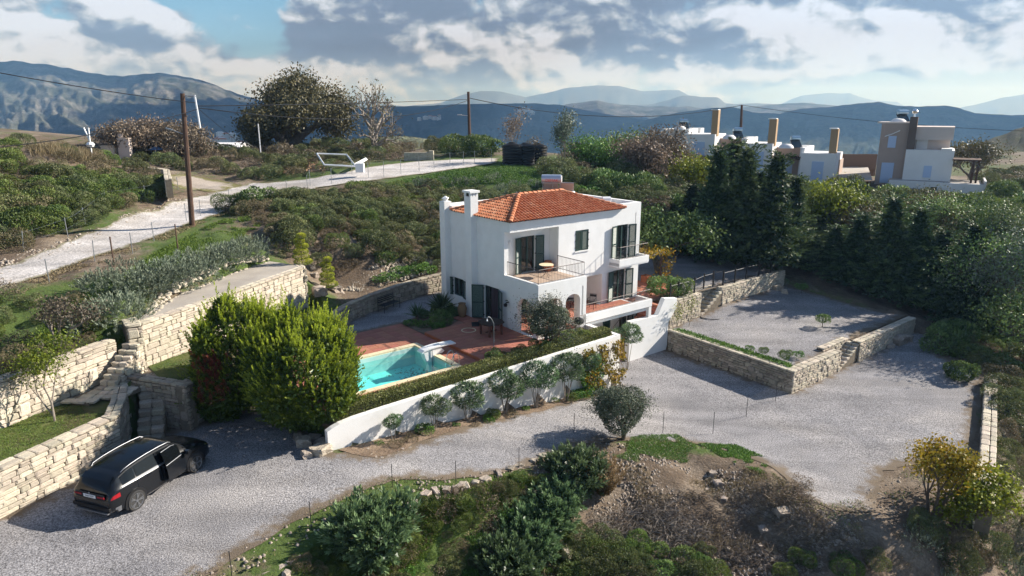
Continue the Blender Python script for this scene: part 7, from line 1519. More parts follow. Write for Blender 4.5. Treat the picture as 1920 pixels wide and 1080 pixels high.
    # tailgate details
    m1 = MB(); m1.box(-2.275, -.26, .835, -2.262, .26, .945); pl = m1.build('number_plate', M['white'], car); text_obj('XAA 9259', .088, dark, pl, (-2.277, 0, .888), (math.pi / 2, 0, -math.pi / 2), 'plate_lettering')
    m1 = MB(); m1.box(-2.262, -.62, .80, -2.235, .62, 1.0); m1.build('tailgate_panel', paint, car, bevel=.01)
    m1 = MB(); m1.box(-2.29, -.80, .44, -2.12, .80, .56); m1.build('bumper_panel', dark, car, bevel=.02)
    m1 = MB(); m1.box(-2.30, -.72, .33, -2.2, .72, .37); m1.build('skid_trim', silver, car)
    for s in (-1, 1): m1 = MB(); m1.box(-2.28, s * .34, .88, -2.255, s * .64, .94); m1.build('tail_lamp_strip', red, car)
    m1 = MB(); m1.lathe([(.035, 0), (.03, .012)], 14); m1.build('badge', silver, car, loc=(-2.262, 0, 1.0), rot=(0, -math.pi / 2, 0))
    # open front passenger door: cabin shade painted on as a dark sheet, and the swung leaf
    patch(-.14, .90, 2.4, 6.95, 8, 6, 1, .007).build('door_opening_shade', mat('painted_cabin_shade', (.01, .01, .01), rough=.9), car); patch(-.12, .78, 7.15, 7.86, 8, 3, 1, .007).build('side_window', glass, car)
    m1 = patch(-.14, .90, 2.2, 6.95, 8, 6, 1, .012); hx, hy = .92, -.93; th = R(-17)
    def swing(v): x, y = v[0] - hx, v[1] - hy; return (hx + x * math.cos(th) - y * math.sin(th), hy + x * math.sin(th) + y * math.cos(th), v[2])
    th = R(11); m1.v = [swing(v) for v in m1.v]
    n = len(m1.v); m1.v += [(x - .02, y + .09, z) for x, y, z in m1.v]; m1.f += [tuple(i + n for i in f[::-1]) for f in m1.f]; m1.mi = [0] * len(m1.f)
    door = m1.build('open_door', paint, car, smooth=True)
    m1 = patch(-.10, .76, 6.95, 7.9, 8, 3, 1, .012); m1.v = [swing(v) for v in m1.v]; m1.build('door_glass', glass, door)
    m1 = MB(); m1.tube([swing(Sf(-.12 + .9 * k / 8, 7.0 if k not in () else 7.0, 1, .02)) for k in range(9)], .012, 4); m1.tube([swing(Sf(-.1 + .75 * k / 8, 7.9 - .0 * k, 1, .02)) for k in range(9)], .012, 4); m1.build('door_trim', silver, door)
    for x in (-1.34, 1.34):
        for s in (1, -1):
            m1 = MB(); n = 26; yo = -s * .918
            ring = [(x + .435 * math.cos(6.283 * k / n), max(.2, .37 + .435 * math.sin(6.283 * k / n))) for k in range(n)]
            b = len(m1.v); m1.v += [(a, yo, c) for a, c in ring] + [(a, -s * .5, c) for a, c in ring]; m1.f.append(tuple(range(b, b + n)) if s == -1 else tuple(range(b, b + n))[::-1])
            for k in range(n): m1.f.append((b + k, b + (k + 1) % n, b + n + (k + 1) % n, b + n + k))
            m1.mi = [0] * len(m1.f); m1.v = [(a, c * 1.008, z) for a, c, z in m1.v]; m1.build('wheel_arch', dark, car)
            wh = empty('wheel', (x, -s * .84, .36), 0, car)
            m1 = MB(); rot = Matrix.Rotation(math.pi / 2, 3, 'X')
            m1.lathe([(.24, -.10), (.33, -.11), (.36, -.07), (.362, 0), (.36, .07), (.33, .11), (.24, .10)], 30); m1.v = [tuple(rot @ Vector(v)) for v in m1.v]; m1.build('tyre', M['rubber'], wh, smooth=True)
            m1 = MB(); m1.lathe([(.235, .085), (.25, .11), (.262, .112), (.25, .085), (.235, .0)], 30)
            for k in range(5):
                for e in (-.17, .17): a = 6.283 * k / 5 + e; m1.obox((.135 * math.cos(a - e * .35), .135 * math.sin(a - e * .35), .10), (.22, .032, .03), Matrix.Rotation(a, 3, 'Z'))
            m1.lathe([(.055, .09), (.05, .118)], 12); fl = -s; m1.v = [tuple(rot @ Vector((v[0], v[1], v[2] * (1 if s == 1 else -1)))) for v in m1.v]; m1.build('rim', alloy, wh)
            m1 = MB(); m1.lathe([(.235, .02), (.235, .03)], 20); m1.v = [tuple(rot @ Vector((v[0], v[1], v[2] * (1 if s == 1 else -1)))) for v in m1.v]; m1.build('brake_disc', M['black'], wh)
build_car()

# ------------------------------------------------------------------ neighbours on the right
def PYX(px, py, Y):
    a, b = px - 960, 540 - py; sp, cp = math.sin(PITCH), math.cos(PITCH); t = Y / (b * sp + FPX * cp); return a * t, CAMH + (b * cp - FPX * sp) * t
NA = R(32); NX, NY = Vector((math.cos(NA), -math.sin(NA), 0)), Vector((math.sin(NA), math.cos(NA), 0))
def NL(px, py, Y, og):
    """photograph pixel on the plane y' = Y - og.y of the neighbours' own axes -> local x, z"""
    a, b = px - 960, 540 - py; sp, cp = math.sin(PITCH), math.cos(PITCH); r = Vector((a, b * sp + FPX * cp, b * cp - FPX * sp)); o_ = Vector((og[0], og[1], og[2])) - Vector((0, 0, CAMH))
    t = (o_.dot(NY) + Y - og[1]) / r.dot(NY); q = r * t - o_; return q.dot(NX), q.z
def nbox(name, m, parent, px0, px1, py0, py1, Y, depth, org, dz=0.0):
    """block whose front face spans these photograph columns and rows when it stands at distance Y"""
    pm = (px0 + px1) / 2; x0, _ = NL(px0, (py0 + py1) / 2, Y, org); x1, _ = NL(px1, (py0 + py1) / 2, Y, org); _, z1 = NL(pm, py0, Y, org); _, z0 = NL(pm, py1, Y, org)
    m_ = MB(); m_.box(x0, Y - org[1], z0 - dz, x1, Y + depth - org[1], z1); return m_.build(name, m, parent)
def heater(label, px, py, Y, s=1.0):
    x, z = PYX(px, py, Y); e_ = empty('solar_water_heater', (x, Y, z), .2); tag(e_, label, 'solar heater'); m_ = MB(); cyl_h(m_, (0, 0, 1.15 * s), (1, 0, 0), .26 * s, 1.3 * s, 12); m_.build('tank', mat('blue_grey_tank', (.25, .38, .5), rough=.25, metal=.7), e_, smooth=True) if 'blue_grey_tank' not in bpy.data.materials else m_.build('tank', bpy.data.materials['blue_grey_tank'], e_, smooth=True)
    m_ = MB(); m_.obox((0, -.25, .45 * s), (1.3 * s, 1.2 * s, .06), Matrix.Rotation(R(50), 3, 'X')); m_.build('collector', M['glass'], e_)
    m_ = MB()
    for q in (-.55, .55): m_.tube([(q * s, .1, 0), (q * s, .1, 1.0 * s)], .03, 4); m_.tube([(q * s, .5, 0), (q * s, .1, .9 * s)], .03, 4)
    m_.build('stand', M['galv'], e_)
def dome(label, px, py, Y, r_=.9):
    x, z = PYX(px, py, Y); m_ = MB(); m_.lathe([(r_, 0), (r_ * .92, .25), (r_ * .6, .48), (.05, .55)], 16); o = m_.build('water_tank', M['offwhite'], None, smooth=True, loc=(x, Y, z - .1)); tag(o, label, 'water tank')
Yt = 83.0
o = PYX(1640, 345, Yt); og = (o[0], Yt, o[1]); TH = empty('tower_house', og, -NA); tag(TH, 'tan and white cubic house with a tall tower and slanted brown chimney', 'house')
nbox('tower_wall', M['tan'], TH, 1646, 1708, 230, 352, Yt, 5.0, og); nbox('tower_parapet', M['pink'], TH, 1645.5, 1708.5, 229, 231.5, Yt - .05, 5.1, og); nbox('white_wall', M['offwhite'], TH, 1694, 1785, 281.5, 352, Yt - 1.2, 6.5, og); nbox('upper_wall', M['pink'], TH, 1712, 1781, 262, 284, Yt + 1.0, 5, og); nbox('roof_band', M['pink'], TH, 1714, 1789, 238, 262.5, Yt - .2, 6.5, og); nbox('parapet', M['offwhite'], TH, 1765, 1786, 279, 283, Yt - 1.25, 3, og)
x0, z1 = NL(1707, 219, Yt - .6, og); x1, _ = NL(1722, 219, Yt - .6, og); xa, z0 = NL(1699, 281, Yt - .6, og); xb, _ = NL(1713, 281, Yt - .6, og); m_ = MB(); k = [(xa, z0), (xb, z0), (x1, z1), (x0, z1)]
m_.v = [(a, -.62, b) for a, b in k] + [(a, .4, b) for a, b in k]; m_.f = [(0, 1, 2, 3), (7, 6, 5, 4), (0, 4, 5, 1), (1, 5, 6, 2), (2, 6, 7, 3), (3, 7, 4, 0)]; m_.mi = [0] * 6; m_.build('chimney', M['brownpl'], TH)
nbox('door', M['bluedoor'], TH, 1651, 1674, 305, 343, Yt - .08, .1, og); nbox('window', M['bluedoor'], TH, 1665, 1680, 255, 277, Yt - .08, .1, og); nbox('window', M['bluedoor'], TH, 1731, 1746, 311, 333, Yt - 1.28, .1, og); nbox('window', M['offwhite'], TH, 1718, 1739, 262, 282, Yt + .92, .1, og)
x, z = NL(1673, 252, Yt - .15, og); m_ = MB(); m_.tube([(x - .75, -.12, z - .25), (x, -.12, z + .05), (x + .75, -.12, z + .45)], .06, 5); m_.build('arch_trim', M['offwhite'], TH)
nbox('terrace_wall', M['offwhite'], TH, 1663, 1843, 342, 392, Yt - 3.2, .3, og); nbox('terrace_floor', M['concrete'], TH, 1664, 1842, 341.5, 346, Yt - 2.9, 5, og); nbox('meter_box', M['black'], TH, 1744, 1756, 351, 362, Yt - 3.3, .12, og); nbox('terrace_end_wall', M['offwhite'], TH, 1842, 1846, 340, 392, Yt - 3.2, 5, og)
m_ = MB()
x0, z = NL(1786, 301, Yt - 2, og); x1, _ = NL(1841, 301, Yt - 2, og); m_.box(x0, -2.0, z, x1, 1.5, z + .15)
m_.build('pergola_roof', M['wood'], TH)
for px_, dy in ((1827, -2), (1836, -1.9), (1828, 1.3)): x, z = NL(px_, 302, Yt - 2, og); m_ = MB(); m_.box(x - .1, dy, z - 3.2, x + .1, dy + .2, z); m_.build('pergola_post', M['wood'], TH)
heater('solar heater on top of the tower house', 1690, 230, Yt + 2, 1.1); dome('white domed tank on the tower house roof', 1684, 229, Yt + 1.2)
x, z = PYX(1716, 219, Yt - .4); m_ = MB(); m_.lathe([(.12, 0), (.12, .35), (.3, .4), (.34, .65), (.2, .85), (.05, .9)], 12); o = m_.build('chimney_cowl', M['chrome'], None, smooth=True, loc=(x, Yt - .2, z)); tag(o, 'round metal cowl on the slanted brown chimney', 'cowl')
# row of three white villas stepping down to the right
UN = [(96.0, 'white villa at the left end of the row, highest of the three', dict(back=(1241, 1286, 242, 300), white=(1281, 1338, 251.5, 330), side=(1338, 1358, 250, 330), box=(1292, 1314, 240, 251), step=(1285, 1291.5, 242, 252), ch=(1334.5, 1346, 206, 251), tan=(1345, 1392, 259.5, 300), door=(1298, 1320, 266, 300), peg=(1345, 1390, 274))),
      (90.0, 'middle white villa of the row', dict(back=(1389, 1399, 259.5, 300), white=(1391, 1446, 269, 335), side=(1446, 1462, 267, 335), box=(1398, 1416, 256.5, 269), step=(1394, 1400, 259, 270), ch=(1441, 1455, 223, 269), tan=(1453, 1505, 276.5, 335), door=(1406, 1430, 284, 335), peg=(1451, 1503, 293))),
      (84.0, 'right hand white villa of the row, lowest of the three', dict(back=(1498, 1509, 276, 330), white=(1499, 1566, 287.5, 345), side=(1566, 1571, 285.5, 345), box=(1501, 1519, 273, 287), step=(1503, 1509, 277, 288), ch=(1556, 1570, 241.5, 287), tan=(1571, 1572, 300, 330), door=(1521, 1543, 303, 336), peg=None))]
for Yv, lb, dct in UN:
    o = PYX(dct['white'][0], dct['white'][3], Yv); og = (o[0], Yv, o[1]); e_ = empty('villa', og, -NA); tag(e_, lb, 'house')
    a = dct['back']; nbox('back_wall', M['offwhite'], e_, *a, Yv + 3, 6, og); a = dct['white']; nbox('wall', M['offwhite'], e_, *a, Yv, 5.4, og, 1); 
    a = dct['box']; nbox('roof_box', M['plaster'], e_, *a, Yv + 5, 1.5, og, .5); a = dct['step']; nbox('parapet', M['plaster'], e_, *a, Yv + .5, 4, og, .3); a = dct['tan']; nbox('tan_wall', M['tan'], e_, *a, Yv + 2.5, 4, og, 1)
    a = dct['ch']; c = nbox('chimney', mat('ochre_chimney', (.40, .27, .15), rough=.9) if 'ochre_chimney' not in bpy.data.materials else bpy.data.materials['ochre_chimney'], e_, *a, Yv + .6, .9, og, .3); a2 = (a[0] - .5, a[1] + .5, a[2] - 1.2, a[2] + .6); nbox('chimney_cap', M['offwhite'], c, *a2, Yv + .5, 1.1, og)
    a = dct['door']; nbox('shutter', M['bluedoor'], e_, *a, Yv - .08, .1, og)
    if dct['peg']:
        a = dct['peg']; m_ = MB(); x0, z = NL(a[0], a[2], Yv + 1, og); x1, _ = NL(a[1], a[2], Yv + 1, og); n = 9
        for k in range(n): x = x0 + (x1 - x0) * k / (n - 1); m_.box(x - .06, -.2, z - .1, x + .06, 2.5, z + .1)
        m_.box(x0, -.1, z - .3, x1, .05, z - .12); m_.build('pergola_beams', M['wood'], e_); nbox('door', M['bluedoor'], e_, a[0] + 12, a[0] + 34, a[2] + 8, a[2] + 34, Yv + 2.42, .1, og)
heater('solar heater on the leftmost villa of the row', 1281, 242, 100); heater('solar heater on the middle villa of the row', 1382, 259, 94); heater('solar heater on the lowest villa of the row', 1490, 276, 88)
dome('low white dome tank on the leftmost villa', 1275, 242, 99.5); dome('low white dome tank on the middle villa', 1367, 259, 93.5); dome('low white dome tank on the lowest villa', 1474, 276, 87.5)
# brown boundary wall, yard and wall at the right edge
x0, z1 = PYX(1570, 289, 92); x1, z0 = PYX(1642, 316, 92); m_ = MB(); m_.box(x0, 92, z0 - 1, x1, 92.3, z1); o = m_.build('boundary_wall', M['brownpl']); tag(o, 'brown boundary wall between the villas and the tower house', 'wall')
m_ = MB(); q = [PYX(1572, 314, 91), PYX(1634, 314, 91)]; q2 = [PYX(1573, 338, 80), PYX(1636, 338, 80)]; m_.v = [(q2[0][0], 80, q2[0][1]), (q2[1][0], 80, q2[1][1]), (q[1][0], 91.9, q[1][1]), (q[0][0], 91.9, q[0][1])]; m_.f = [(0, 1, 2, 3)]; m_.mi = [0]; o = m_.build('paved_yard', M['concrete']); tag(o, 'pale paved yard between the villas and the tower house', kind='structure')
x0, z1 = PYX(1848, 357, 78); x1, z0 = PYX(1990, 375, 78); m_ = MB(); m_.box(x0, 78, z0 - 1.5, x1, 78.4, z1 - .5); o = m_.build('low_wall', M['pink']); tag(o, 'long low pinkish wall at the right edge below the hill', 'wall')
x, z = PYX(1909, 374, 76); m_ = MB(); m_.tube([(math.cos(k * .3) * .85, 0, math.sin(k * .3) * .5 + .4) for k in range(22)], .09, 6); o = m_.build('tyre_ring', M['rubber'], None, loc=(x, 77.6, z)); tag(o, 'black rubber ring leaning on the low wall at the right edge', 'tyre')

# ------------------------------------------------------------------ poles, wires, street lamps
def pole(label, base, top, r0=.16, r1=.11, lamp=None, arm=True):
    b, t = Vector(base), Vector(top); e_ = empty('utility_pole', base); tag(e_, label, 'pole'); m_ = MB(); m_.tube([Vector((0, 0, -.6)), t - b], [r0, r1], 9); m_.build('post', M['wood'], e_, smooth=True); return e_
p1 = hit(360, 425); x, z = PYX(342, 175, p1.y); P1T = Vector((x, p1.y, z)); e_ = pole('leaning brown utility pole with a white insulator rod beside the gravel road', p1, P1T, .19, .14)
m_ = MB(); t = P1T - p1; m_.tube([t - Vector((0, 0, .15)), t + Vector((.85, 0, -.2))], .035, 5); m_.build('cross_arm', M['galv'], e_); m_ = MB(); m_.tube([t + Vector((.78, 0, -.12)), t + Vector((.9, 0, -2.2))], .06, 7); m_.build('insulator_rod', M['white'], e_)
m_ = MB(); m_.tube([t - Vector((-.05, 0, 2.7)), t - Vector((1.0, 0, 2.3))], .025, 5); m_.obox(t - Vector((1.15, 0, 2.25)), (.42, .16, .07), Matrix.Rotation(.3, 3, 'Y')); m_.build('street_lamp', M['galv'], e_)
p2 = hit(881, 276); x, z = PYX(878, 172, p2.y); P2T = Vector((x, p2.y, z)); e_ = pole('dark utility pole on the crest in the middle of the skyline', p2, P2T, .24, .18); t = P2T - p2
m_ = MB(); m_.tube([t - Vector((0, 0, 3.2)), t - Vector((.95, 0, 3.1))], .04, 5); m_.obox(t - Vector((1.25, 0, 3.05)), (.6, .25, .12), Matrix.Identity(3)); m_.build('street_lamp', M['offwhite'], e_); m_ = MB(); m_.box(-.3, -.3, .2, .25, -.2, 1.0); m_.build('meter_box', M['offwhite'], e_)
x, z = PYX(1391, 197, 118); x2, z2 = PYX(1389, 262, 118); P3T = Vector((x, 118, z)); pole('distant utility pole behind the row of villas', (x2, 118, z2 - 1), P3T, .26, .18)
def wire(a, b, sag, name='overhead_wire', label='overhead wire', r_=.022):
    a, b = Vector(a), Vector(b); m_ = MB(); m_.tube([a.lerp(b, k / 24) - Vector((0, 0, sag * 4 * (k / 24) * (1 - k / 24))) for k in range(25)], r_, 4, False); o = m_.build(name, M['black']); tag(o, label, 'wire')
x, z = PYX(-150, 108, 30); wire((x, 30, z), P1T + Vector((.8, 0, -.6)), .15, label='upper dark wire from the left edge to the leaning pole'); x, z = PYX(-80, 283, 30); wire((x, 30, z), P1T + Vector((.85, 0, -1.0)), .35, label='lower pale wire from the left edge to the leaning pole')
wire(P1T + Vector((.85, 0, -.9)), P2T - Vector((0, 0, 1.1)), 1.5, label='sagging wire from the leaning pole across the trees', r_=.03); wire(P1T + Vector((.85, 0, -.8)), P2T - Vector((0, 0, 1.0)), .1, label='taut wire from the leaning pole to the crest pole', r_=.03)
q = hit(478, 295); wire(P1T + Vector((.85, 0, -.9)), q + Vector((0, 0, .2)), .05, label='stay wire slanting down right of the leaning pole'); wire(P2T - Vector((0, 0, .8)), P3T, 2.2, label='long wire from the crest pole to the distant pole', r_=.045)
x, z = PYX(2100, 250, 100); wire(P3T, (x, 100, z), 1.0, label='wire from the distant pole to the right', r_=.03)

# ------------------------------------------------------------------ wire fences
def wfence(label, posts, h, wires=(.3, .6, .9), r_=.025, m=None, pitch_wires=True, dz=0.0, lean=0, wr=.006, z=None):
    P_ = [hit(x, y) if z is None else P(x, y, z(x, y) if callable(z) else z) for x, y in posts]; e_ = empty('wire_fence', P_[0]); tag(e_, label, 'fence'); g = random.Random(len(posts))
    tops = []
    for p in P_:
        q = p - P_[0]; l = Vector((g.uniform(-1, 1), g.uniform(-1, 1), 0)) * lean; m_ = MB(); m_.tube([q - Vector((0, 0, .2)), q + Vector((0, 0, h)) + l], r_, 5); m_.build('post', m or M['galv'], e_); tops.append((q, l))
    m_ = MB()
    for (a, la), (b, lb_) in zip(tops, tops[1:]):
        if (b - a).length > 14: continue
        for w_ in wires: m_.tube([a + Vector((0, 0, h * w_)) + la * w_, (a + b) / 2 + Vector((0, 0, h * w_ - .03)), b + Vector((0, 0, h * w_)) + lb_ * w_], wr, 3, False)
    if m_.v: o = m_.build('wires', m or M['galv'], e_); tag(o, kind='stuff')
wfence('thin wire fence along the near side of the gravel road', [(-20, 560), (93, 532), (178, 494), (249, 476), (289, 453), (350, 416), (376, 406), (430, 384), (482, 384), (538, 366)], 1.25, lean=.06, wires=(.5, .95)); wfence('wire fence on the far side of the gravel road below the left hill', [(44, 472), (128, 446), (162, 424), (199, 390), (273, 376), (335, 360)], 1.2, lean=.12, wires=(.4, .9)); wfence('wire fence curving along the crest road towards the black tanks', [(577, 362), (582, 350), (622, 346), (660, 327), (691, 335), (720, 333), (752, 328), (786, 322), (814, 319), (844, 314), (869, 312), (890, 310), (922, 306)], 1.5, wires=(.5, .95)); wfence('two wooden stakes on the bank above the lavender', [(214, 498), (334, 470)], 1.6, r_=.04, m=M['wood'], wires=())
dz_ = lambda x, y: float(zc(np.array([toUV(*P(x, y, -1).xy)[0]]))[0])
wfence('thin cable fence along the lower edge of the driveway', [(436, 1090), (584, 992), (736, 916), (855, 910), (973, 880), (1076, 812), (1243, 808), (1337, 808), (1399, 781), (1454, 752)], 1.0, r_=.014, wires=(), m=M['iron'], z=dz_)
FC = empty('cable_fence', UV(5.2, -10.5, -2.08), 0); tag(FC, 'thin parallel cables between the last posts and the stone wall corner', 'fence'); a = P(1399, 781, -2.0); b = P(1454, 752, -2.05); c = UV(10.75, -9.05, -2.08); m_ = MB()
for k in range(5):
    zz = Vector((0, 0, .3 + k * .16)); m_.tube([a + zz - FC.location, b + zz - FC.location, c + zz - FC.location], .003, 3, False)
o = m_.build('cables', M['iron'], FC); tag(o, kind='stuff')

# ------------------------------------------------------------------ rocks, debris, odds and ends
RK = [rock_mesh('rock', 400 + i, .17, M['rock']) for i in range(6)]
for me in RK:
    bm = bmesh.new(); bm.from_mesh(me); bmesh.ops.subdivide_edges(bm, edges=bm.edges, cuts=1)
    for v in bm.verts: v.co += Vector((mnoise.noise(v.co * 3), mnoise.noise(v.co * 3 + Vector((5, 5, 5))), mnoise.noise(v.co * 3 + Vector((9, 2, 1))))) * .09
    bm.to_mesh(me); bm.free()
def rock(pos, s, label, group=None, rz=0, name='rock', k=0, sink=.3):
    o = link(name, RK[k % 6], None, Vector(pos) + Vector((0, 0, s[2] * (.5 - sink))), (0, 0, rz), s); tag(o, label, 'rock', group); return o
for i, (x, y, s, lb) in enumerate(((571, 836, (.62, .5, .45), 'grey boulder at the foot of the golden conifer'), (604, 849, (.85, .55, .42), 'largest pale boulder at the end of the white wall'), (576, 856, (.5, .42, .28), 'flat pale rock in front of the boulders'), (590, 826, (.6, .4, .3), 'pale boulder behind the grey one'), (601, 834, (.45, .4, .3), 'rounded rock touching the white wall end'), (560, 822, (.5, .35, .25), 'small rock under the golden conifer'))): rock(P(x, y, .0), s, lb, k=i, rz=i)
for i, (x, y) in enumerate(((776, 946), (800, 930), (817, 925), (838, 921), (857, 917), (872, 914), (892, 909), (911, 902), (936, 892), (958, 882), (968, 878), (770, 955), (1000, 868), (1020, 858))): rock(P(x, y, dz_(x, y)), (.28 + .16 * (i % 3), .22 + .07 * (i % 2), .2), 'pale stone in the row edging the driveway', 'edging stones along the driveway', rz=i, k=i)
for i, (x, y) in enumerate(((510, 1062), (522, 1052), (530, 1068), (543, 1060), (560, 1046), (500, 1078), (537, 1080))): rock(P(x, y, -.25), (.22 + .05 * (i % 3), .2, .2), 'pale stone in the heap at the bottom edge', 'stones of the heap at the bottom edge', rz=i * 2, k=i)
for i, (x, y) in enumerate(((690, 845), (695, 855), (705, 860), (716, 861), (728, 858), (745, 850), (755, 845), (768, 842))): rock(P(x, y, dz_(x, y)), (.16 + .04 * (i % 3), .13, .12), 'small pale stone edging the wall bed', 'little stones edging the wall bed', rz=i, k=i)
for i, (x, y, s, lb) in enumerate(((1346, 912, (.38, .3, .26), 'white faced rock on the cleared ground'), (1337, 897, (.34, .25, .18), 'flat pale rock above the white one'), (1357, 946, (.28, .26, .24), 'round grey rock on the cleared ground'), (1325, 920, (.16, .14, .12), 'tiny white stone left of the white faced rock'), (1165, 908, (.16, .14, .12), 'small stone high on the cleared slope'), (1466, 970, (.6, .4, .3), 'reddish rock half hidden among twigs'), (1430, 1003, (.4, .3, .25), 'orange brown rock at the edge of the twig heap'), (1280, 1005, (.14, .12, .1), 'small stone beside the twigs'), (1365, 1036, (.2, .16, .12), 'small pale stone low on the slope'), (1062, 1060, (.3, .3, .6), 'pale upright stone between the bushes'), (1425, 1030, (.18, .2, .14), 'grey pebble right of the twig heap'))): rock(hit(x, y), s, lb, k=i, rz=i * 1.3)
for i, (x, y, s, lb) in enumerate(((1683, 645, (1.1, .8, .8), 'big brown boulder at the end of the stone wall'), (1667, 652, (.7, .5, .35), 'flat boulder left of the big brown one'), (1700, 640, (.7, .5, .5), 'boulder behind the big brown one'), (1458, 545, (.7, .5, .5), 'boulder at the shaded end of the upper wall'), (1470, 552, (.5, .4, .4), 'smaller boulder beside the shaded wall end'), (628, 548, (1.3, .6, .55), 'long pale rock below the spiral topiary'), (600, 553, (.8, .6, .6), 'brown rounded rock at the end of the long stone wall'), (590, 520, (.5, .4, .3), 'pale rock step beside the long wall'), (585, 508, (.5, .4, .3), 'pale rock step above the other'))): rock(hit(x, y), s, lb, k=i, rz=.5 + i)
# loose small stones and twigs: nobody could count them
def pebbles(name, label, polypx, n, smin, smax, m, world=None):
    poly = world or [tuple(hit(x, y).xy) for x, y in polypx]; xs = [p[0] for p in poly]; ys = [p[1] for p in poly]; X = rng.uniform(min(xs), max(xs), n * 3); Y = rng.uniform(min(ys), max(ys), n * 3); ok = np.nonzero(inpoly(X, Y, poly))[0][:n]; X, Y = X[ok], Y[ok]; Z = hh(X, Y)
    base = np.array([(-.5, -.5, -.3), (.5, -.4, -.3), (.4, .5, -.3), (-.5, .4, -.3), (-.2, -.2, .4), (.3, -.1, .3), (.1, .3, .45)]); F3 = np.array([(0, 1, 5), (0, 5, 4), (1, 2, 5), (2, 6, 5), (2, 3, 6), (3, 4, 6), (3, 0, 4), (4, 5, 6)]); k = len(X)
    s = rng.uniform(smin, smax, k) ** 1.0; a = rng.uniform(0, 6.28, k); c, sn = np.cos(a), np.sin(a); V = np.empty((k, 7, 3)); V[..., 0] = (base[:, 0] * c[:, None] - base[:, 1] * sn[:, None]) * s[:, None] + X[:, None]; V[..., 1] = (base[:, 0] * sn[:, None] + base[:, 1] * c[:, None]) * s[:, None] + Y[:, None]; V[..., 2] = base[:, 2] * s[:, None] * .8 + Z[:, None] + s[:, None] * .15
    me = np_mesh(name, V.reshape(-1, 3), (F3[None] + (np.arange(k) * 7)[:, None, None]).reshape(-1, 3), [m]); o = link(name, me); tag(o, label, kind='stuff')
CLR = [(1120, 870), (1200, 850), (1330, 880), (1450, 900), (1520, 960), (1580, 1000), (1650, 1050), (1600, 1100), (1340, 1100), (1200, 1020), (1110, 960)]
pebbles('rubble', 'loose stones on the cleared ground', CLR, 2600, .03, .12, M['rock']); pebbles('rubble', 'loose stones on the bank behind the yard', [(640, 545), (700, 500), (790, 480), (835, 500), (760, 530), (680, 550)], 900, .06, .22, M['rock']); pebbles('rubble', 'stones along the foot of the left hill', [(0, 520), (100, 480), (260, 415), (350, 385), (330, 370), (150, 440), (0, 490)], 500, .06, .2, M['rock']); pebbles('rubble', 'ochre stones on the meadow bank', [(790, 375), (840, 358), (900, 372), (870, 392), (810, 395)], 500, .08, .25, mat('ochre_rock', (.42, .27, .16), (.30, .18, .10), scale=2, rough=1)); pebbles('rubble', 'broken ochre rock bank beyond the track', [(495, 312), (600, 306), (610, 320), (520, 328)], 500, .1, .4, bpy.data.materials['ochre_rock'])
def twigs(name, label, polypx, n, ln, m, up=.25, r_=.008):
    poly = [tuple(hit(x, y).xy) for x, y in polypx]; xs = [p[0] for p in poly]; ys = [p[1] for p in poly]; X = rng.uniform(min(xs), max(xs), n * 3); Y = rng.uniform(min(ys), max(ys), n * 3); ok = np.nonzero(inpoly(X, Y, poly))[0][:n]; X, Y = X[ok], Y[ok]; Z = hh(X, Y); g = random.Random(5); m_ = MB()
    for x, y, z in zip(X, Y, Z):
        a = g.uniform(0, 6.28); l = g.uniform(.3, 1) * ln; d = Vector((math.cos(a), math.sin(a), g.uniform(-.1, up))) * l; p = Vector((x, y, z + g.uniform(.0, .15))); m_.tube([p, p + d * .5 + Vector((0, 0, g.uniform(0, .08))), p + d], g.uniform(.5, 1.3) * r_, 3, False)
    o = m_.build(name, m); tag(o, label, kind='stuff')
twigs('twigs', 'dark cut twigs heaped on the cleared ground', [(1180, 930), (1300, 930), (1500, 920), (1560, 980), (1640, 1060), (1500, 1100), (1350, 1060), (1200, 1000)], 3200, .55, M['bark']); twigs('twigs', 'pale dry twigs on the cleared ground', [(1100, 960), (1250, 950), (1330, 1010), (1250, 1040), (1120, 1020)], 1300, .6, M['barkp'], .5)
S([(1440, 915), (1500, 905), (1520, 950), (1450, 960)], [('brown', 1)], .7, .35, .55, 'in the dark twig heap', seed=31)
# grass: blades
def grass(name, label, world, n, h, m, w=.02, zf=None, clump=.5, thr=None, lean=1.0):
    xs = [p[0] for p in world]; ys = [p[1] for p in world]; X = rng.uniform(min(xs), max(xs), n * 3); Y = rng.uniform(min(ys), max(ys), n * 3); ok = np.nonzero(inpoly(X, Y, world))[0]
    if thr is not None:
        v = np.array([mnoise.fractal(Vector((a * clump, b * clump, 1.5)), 1, 2, 3) for a, b in zip(X[ok], Y[ok])]); ok = ok[v > thr]
    ok = ok[:n]; X, Y = X[ok], Y[ok]; Z = (zf(X, Y) if zf else hh(X, Y)) + .02; k = len(X); D = unit(np.stack([rng.normal(size=k) * lean, rng.normal(size=k) * lean, np.ones(k)], 1)); V, Fq, T = leaf_arrays(np.stack([X, Y, Z], 1), D, h * rng.uniform(.5, 1.4, k), w, rng.uniform(0, 1, k), .1)
    o = link(name, np_mesh(name, V, Fq, [m], {'tint': T})); tag(o, label, kind='stuff')
LA1 = [(-19.8, 13.7), (-17.0, 20.3), (-15.5, 24.3), (-15.9, 25.4), (-17.0, 25.4), (-18.3, 25.6), (-19.1, 23.7), (-22.2, 16.0)]; LA2 = [(-14.9, 27.6), (-13.6, 27.4), (-12.0, 29.6), (-12.3, 32), (-11.2, 37.0), (-11.5, 40.5), (-13.2, 41.2), (-14.9, 34.1), (-16.65, 29.3), (-15.4, 28.6)]
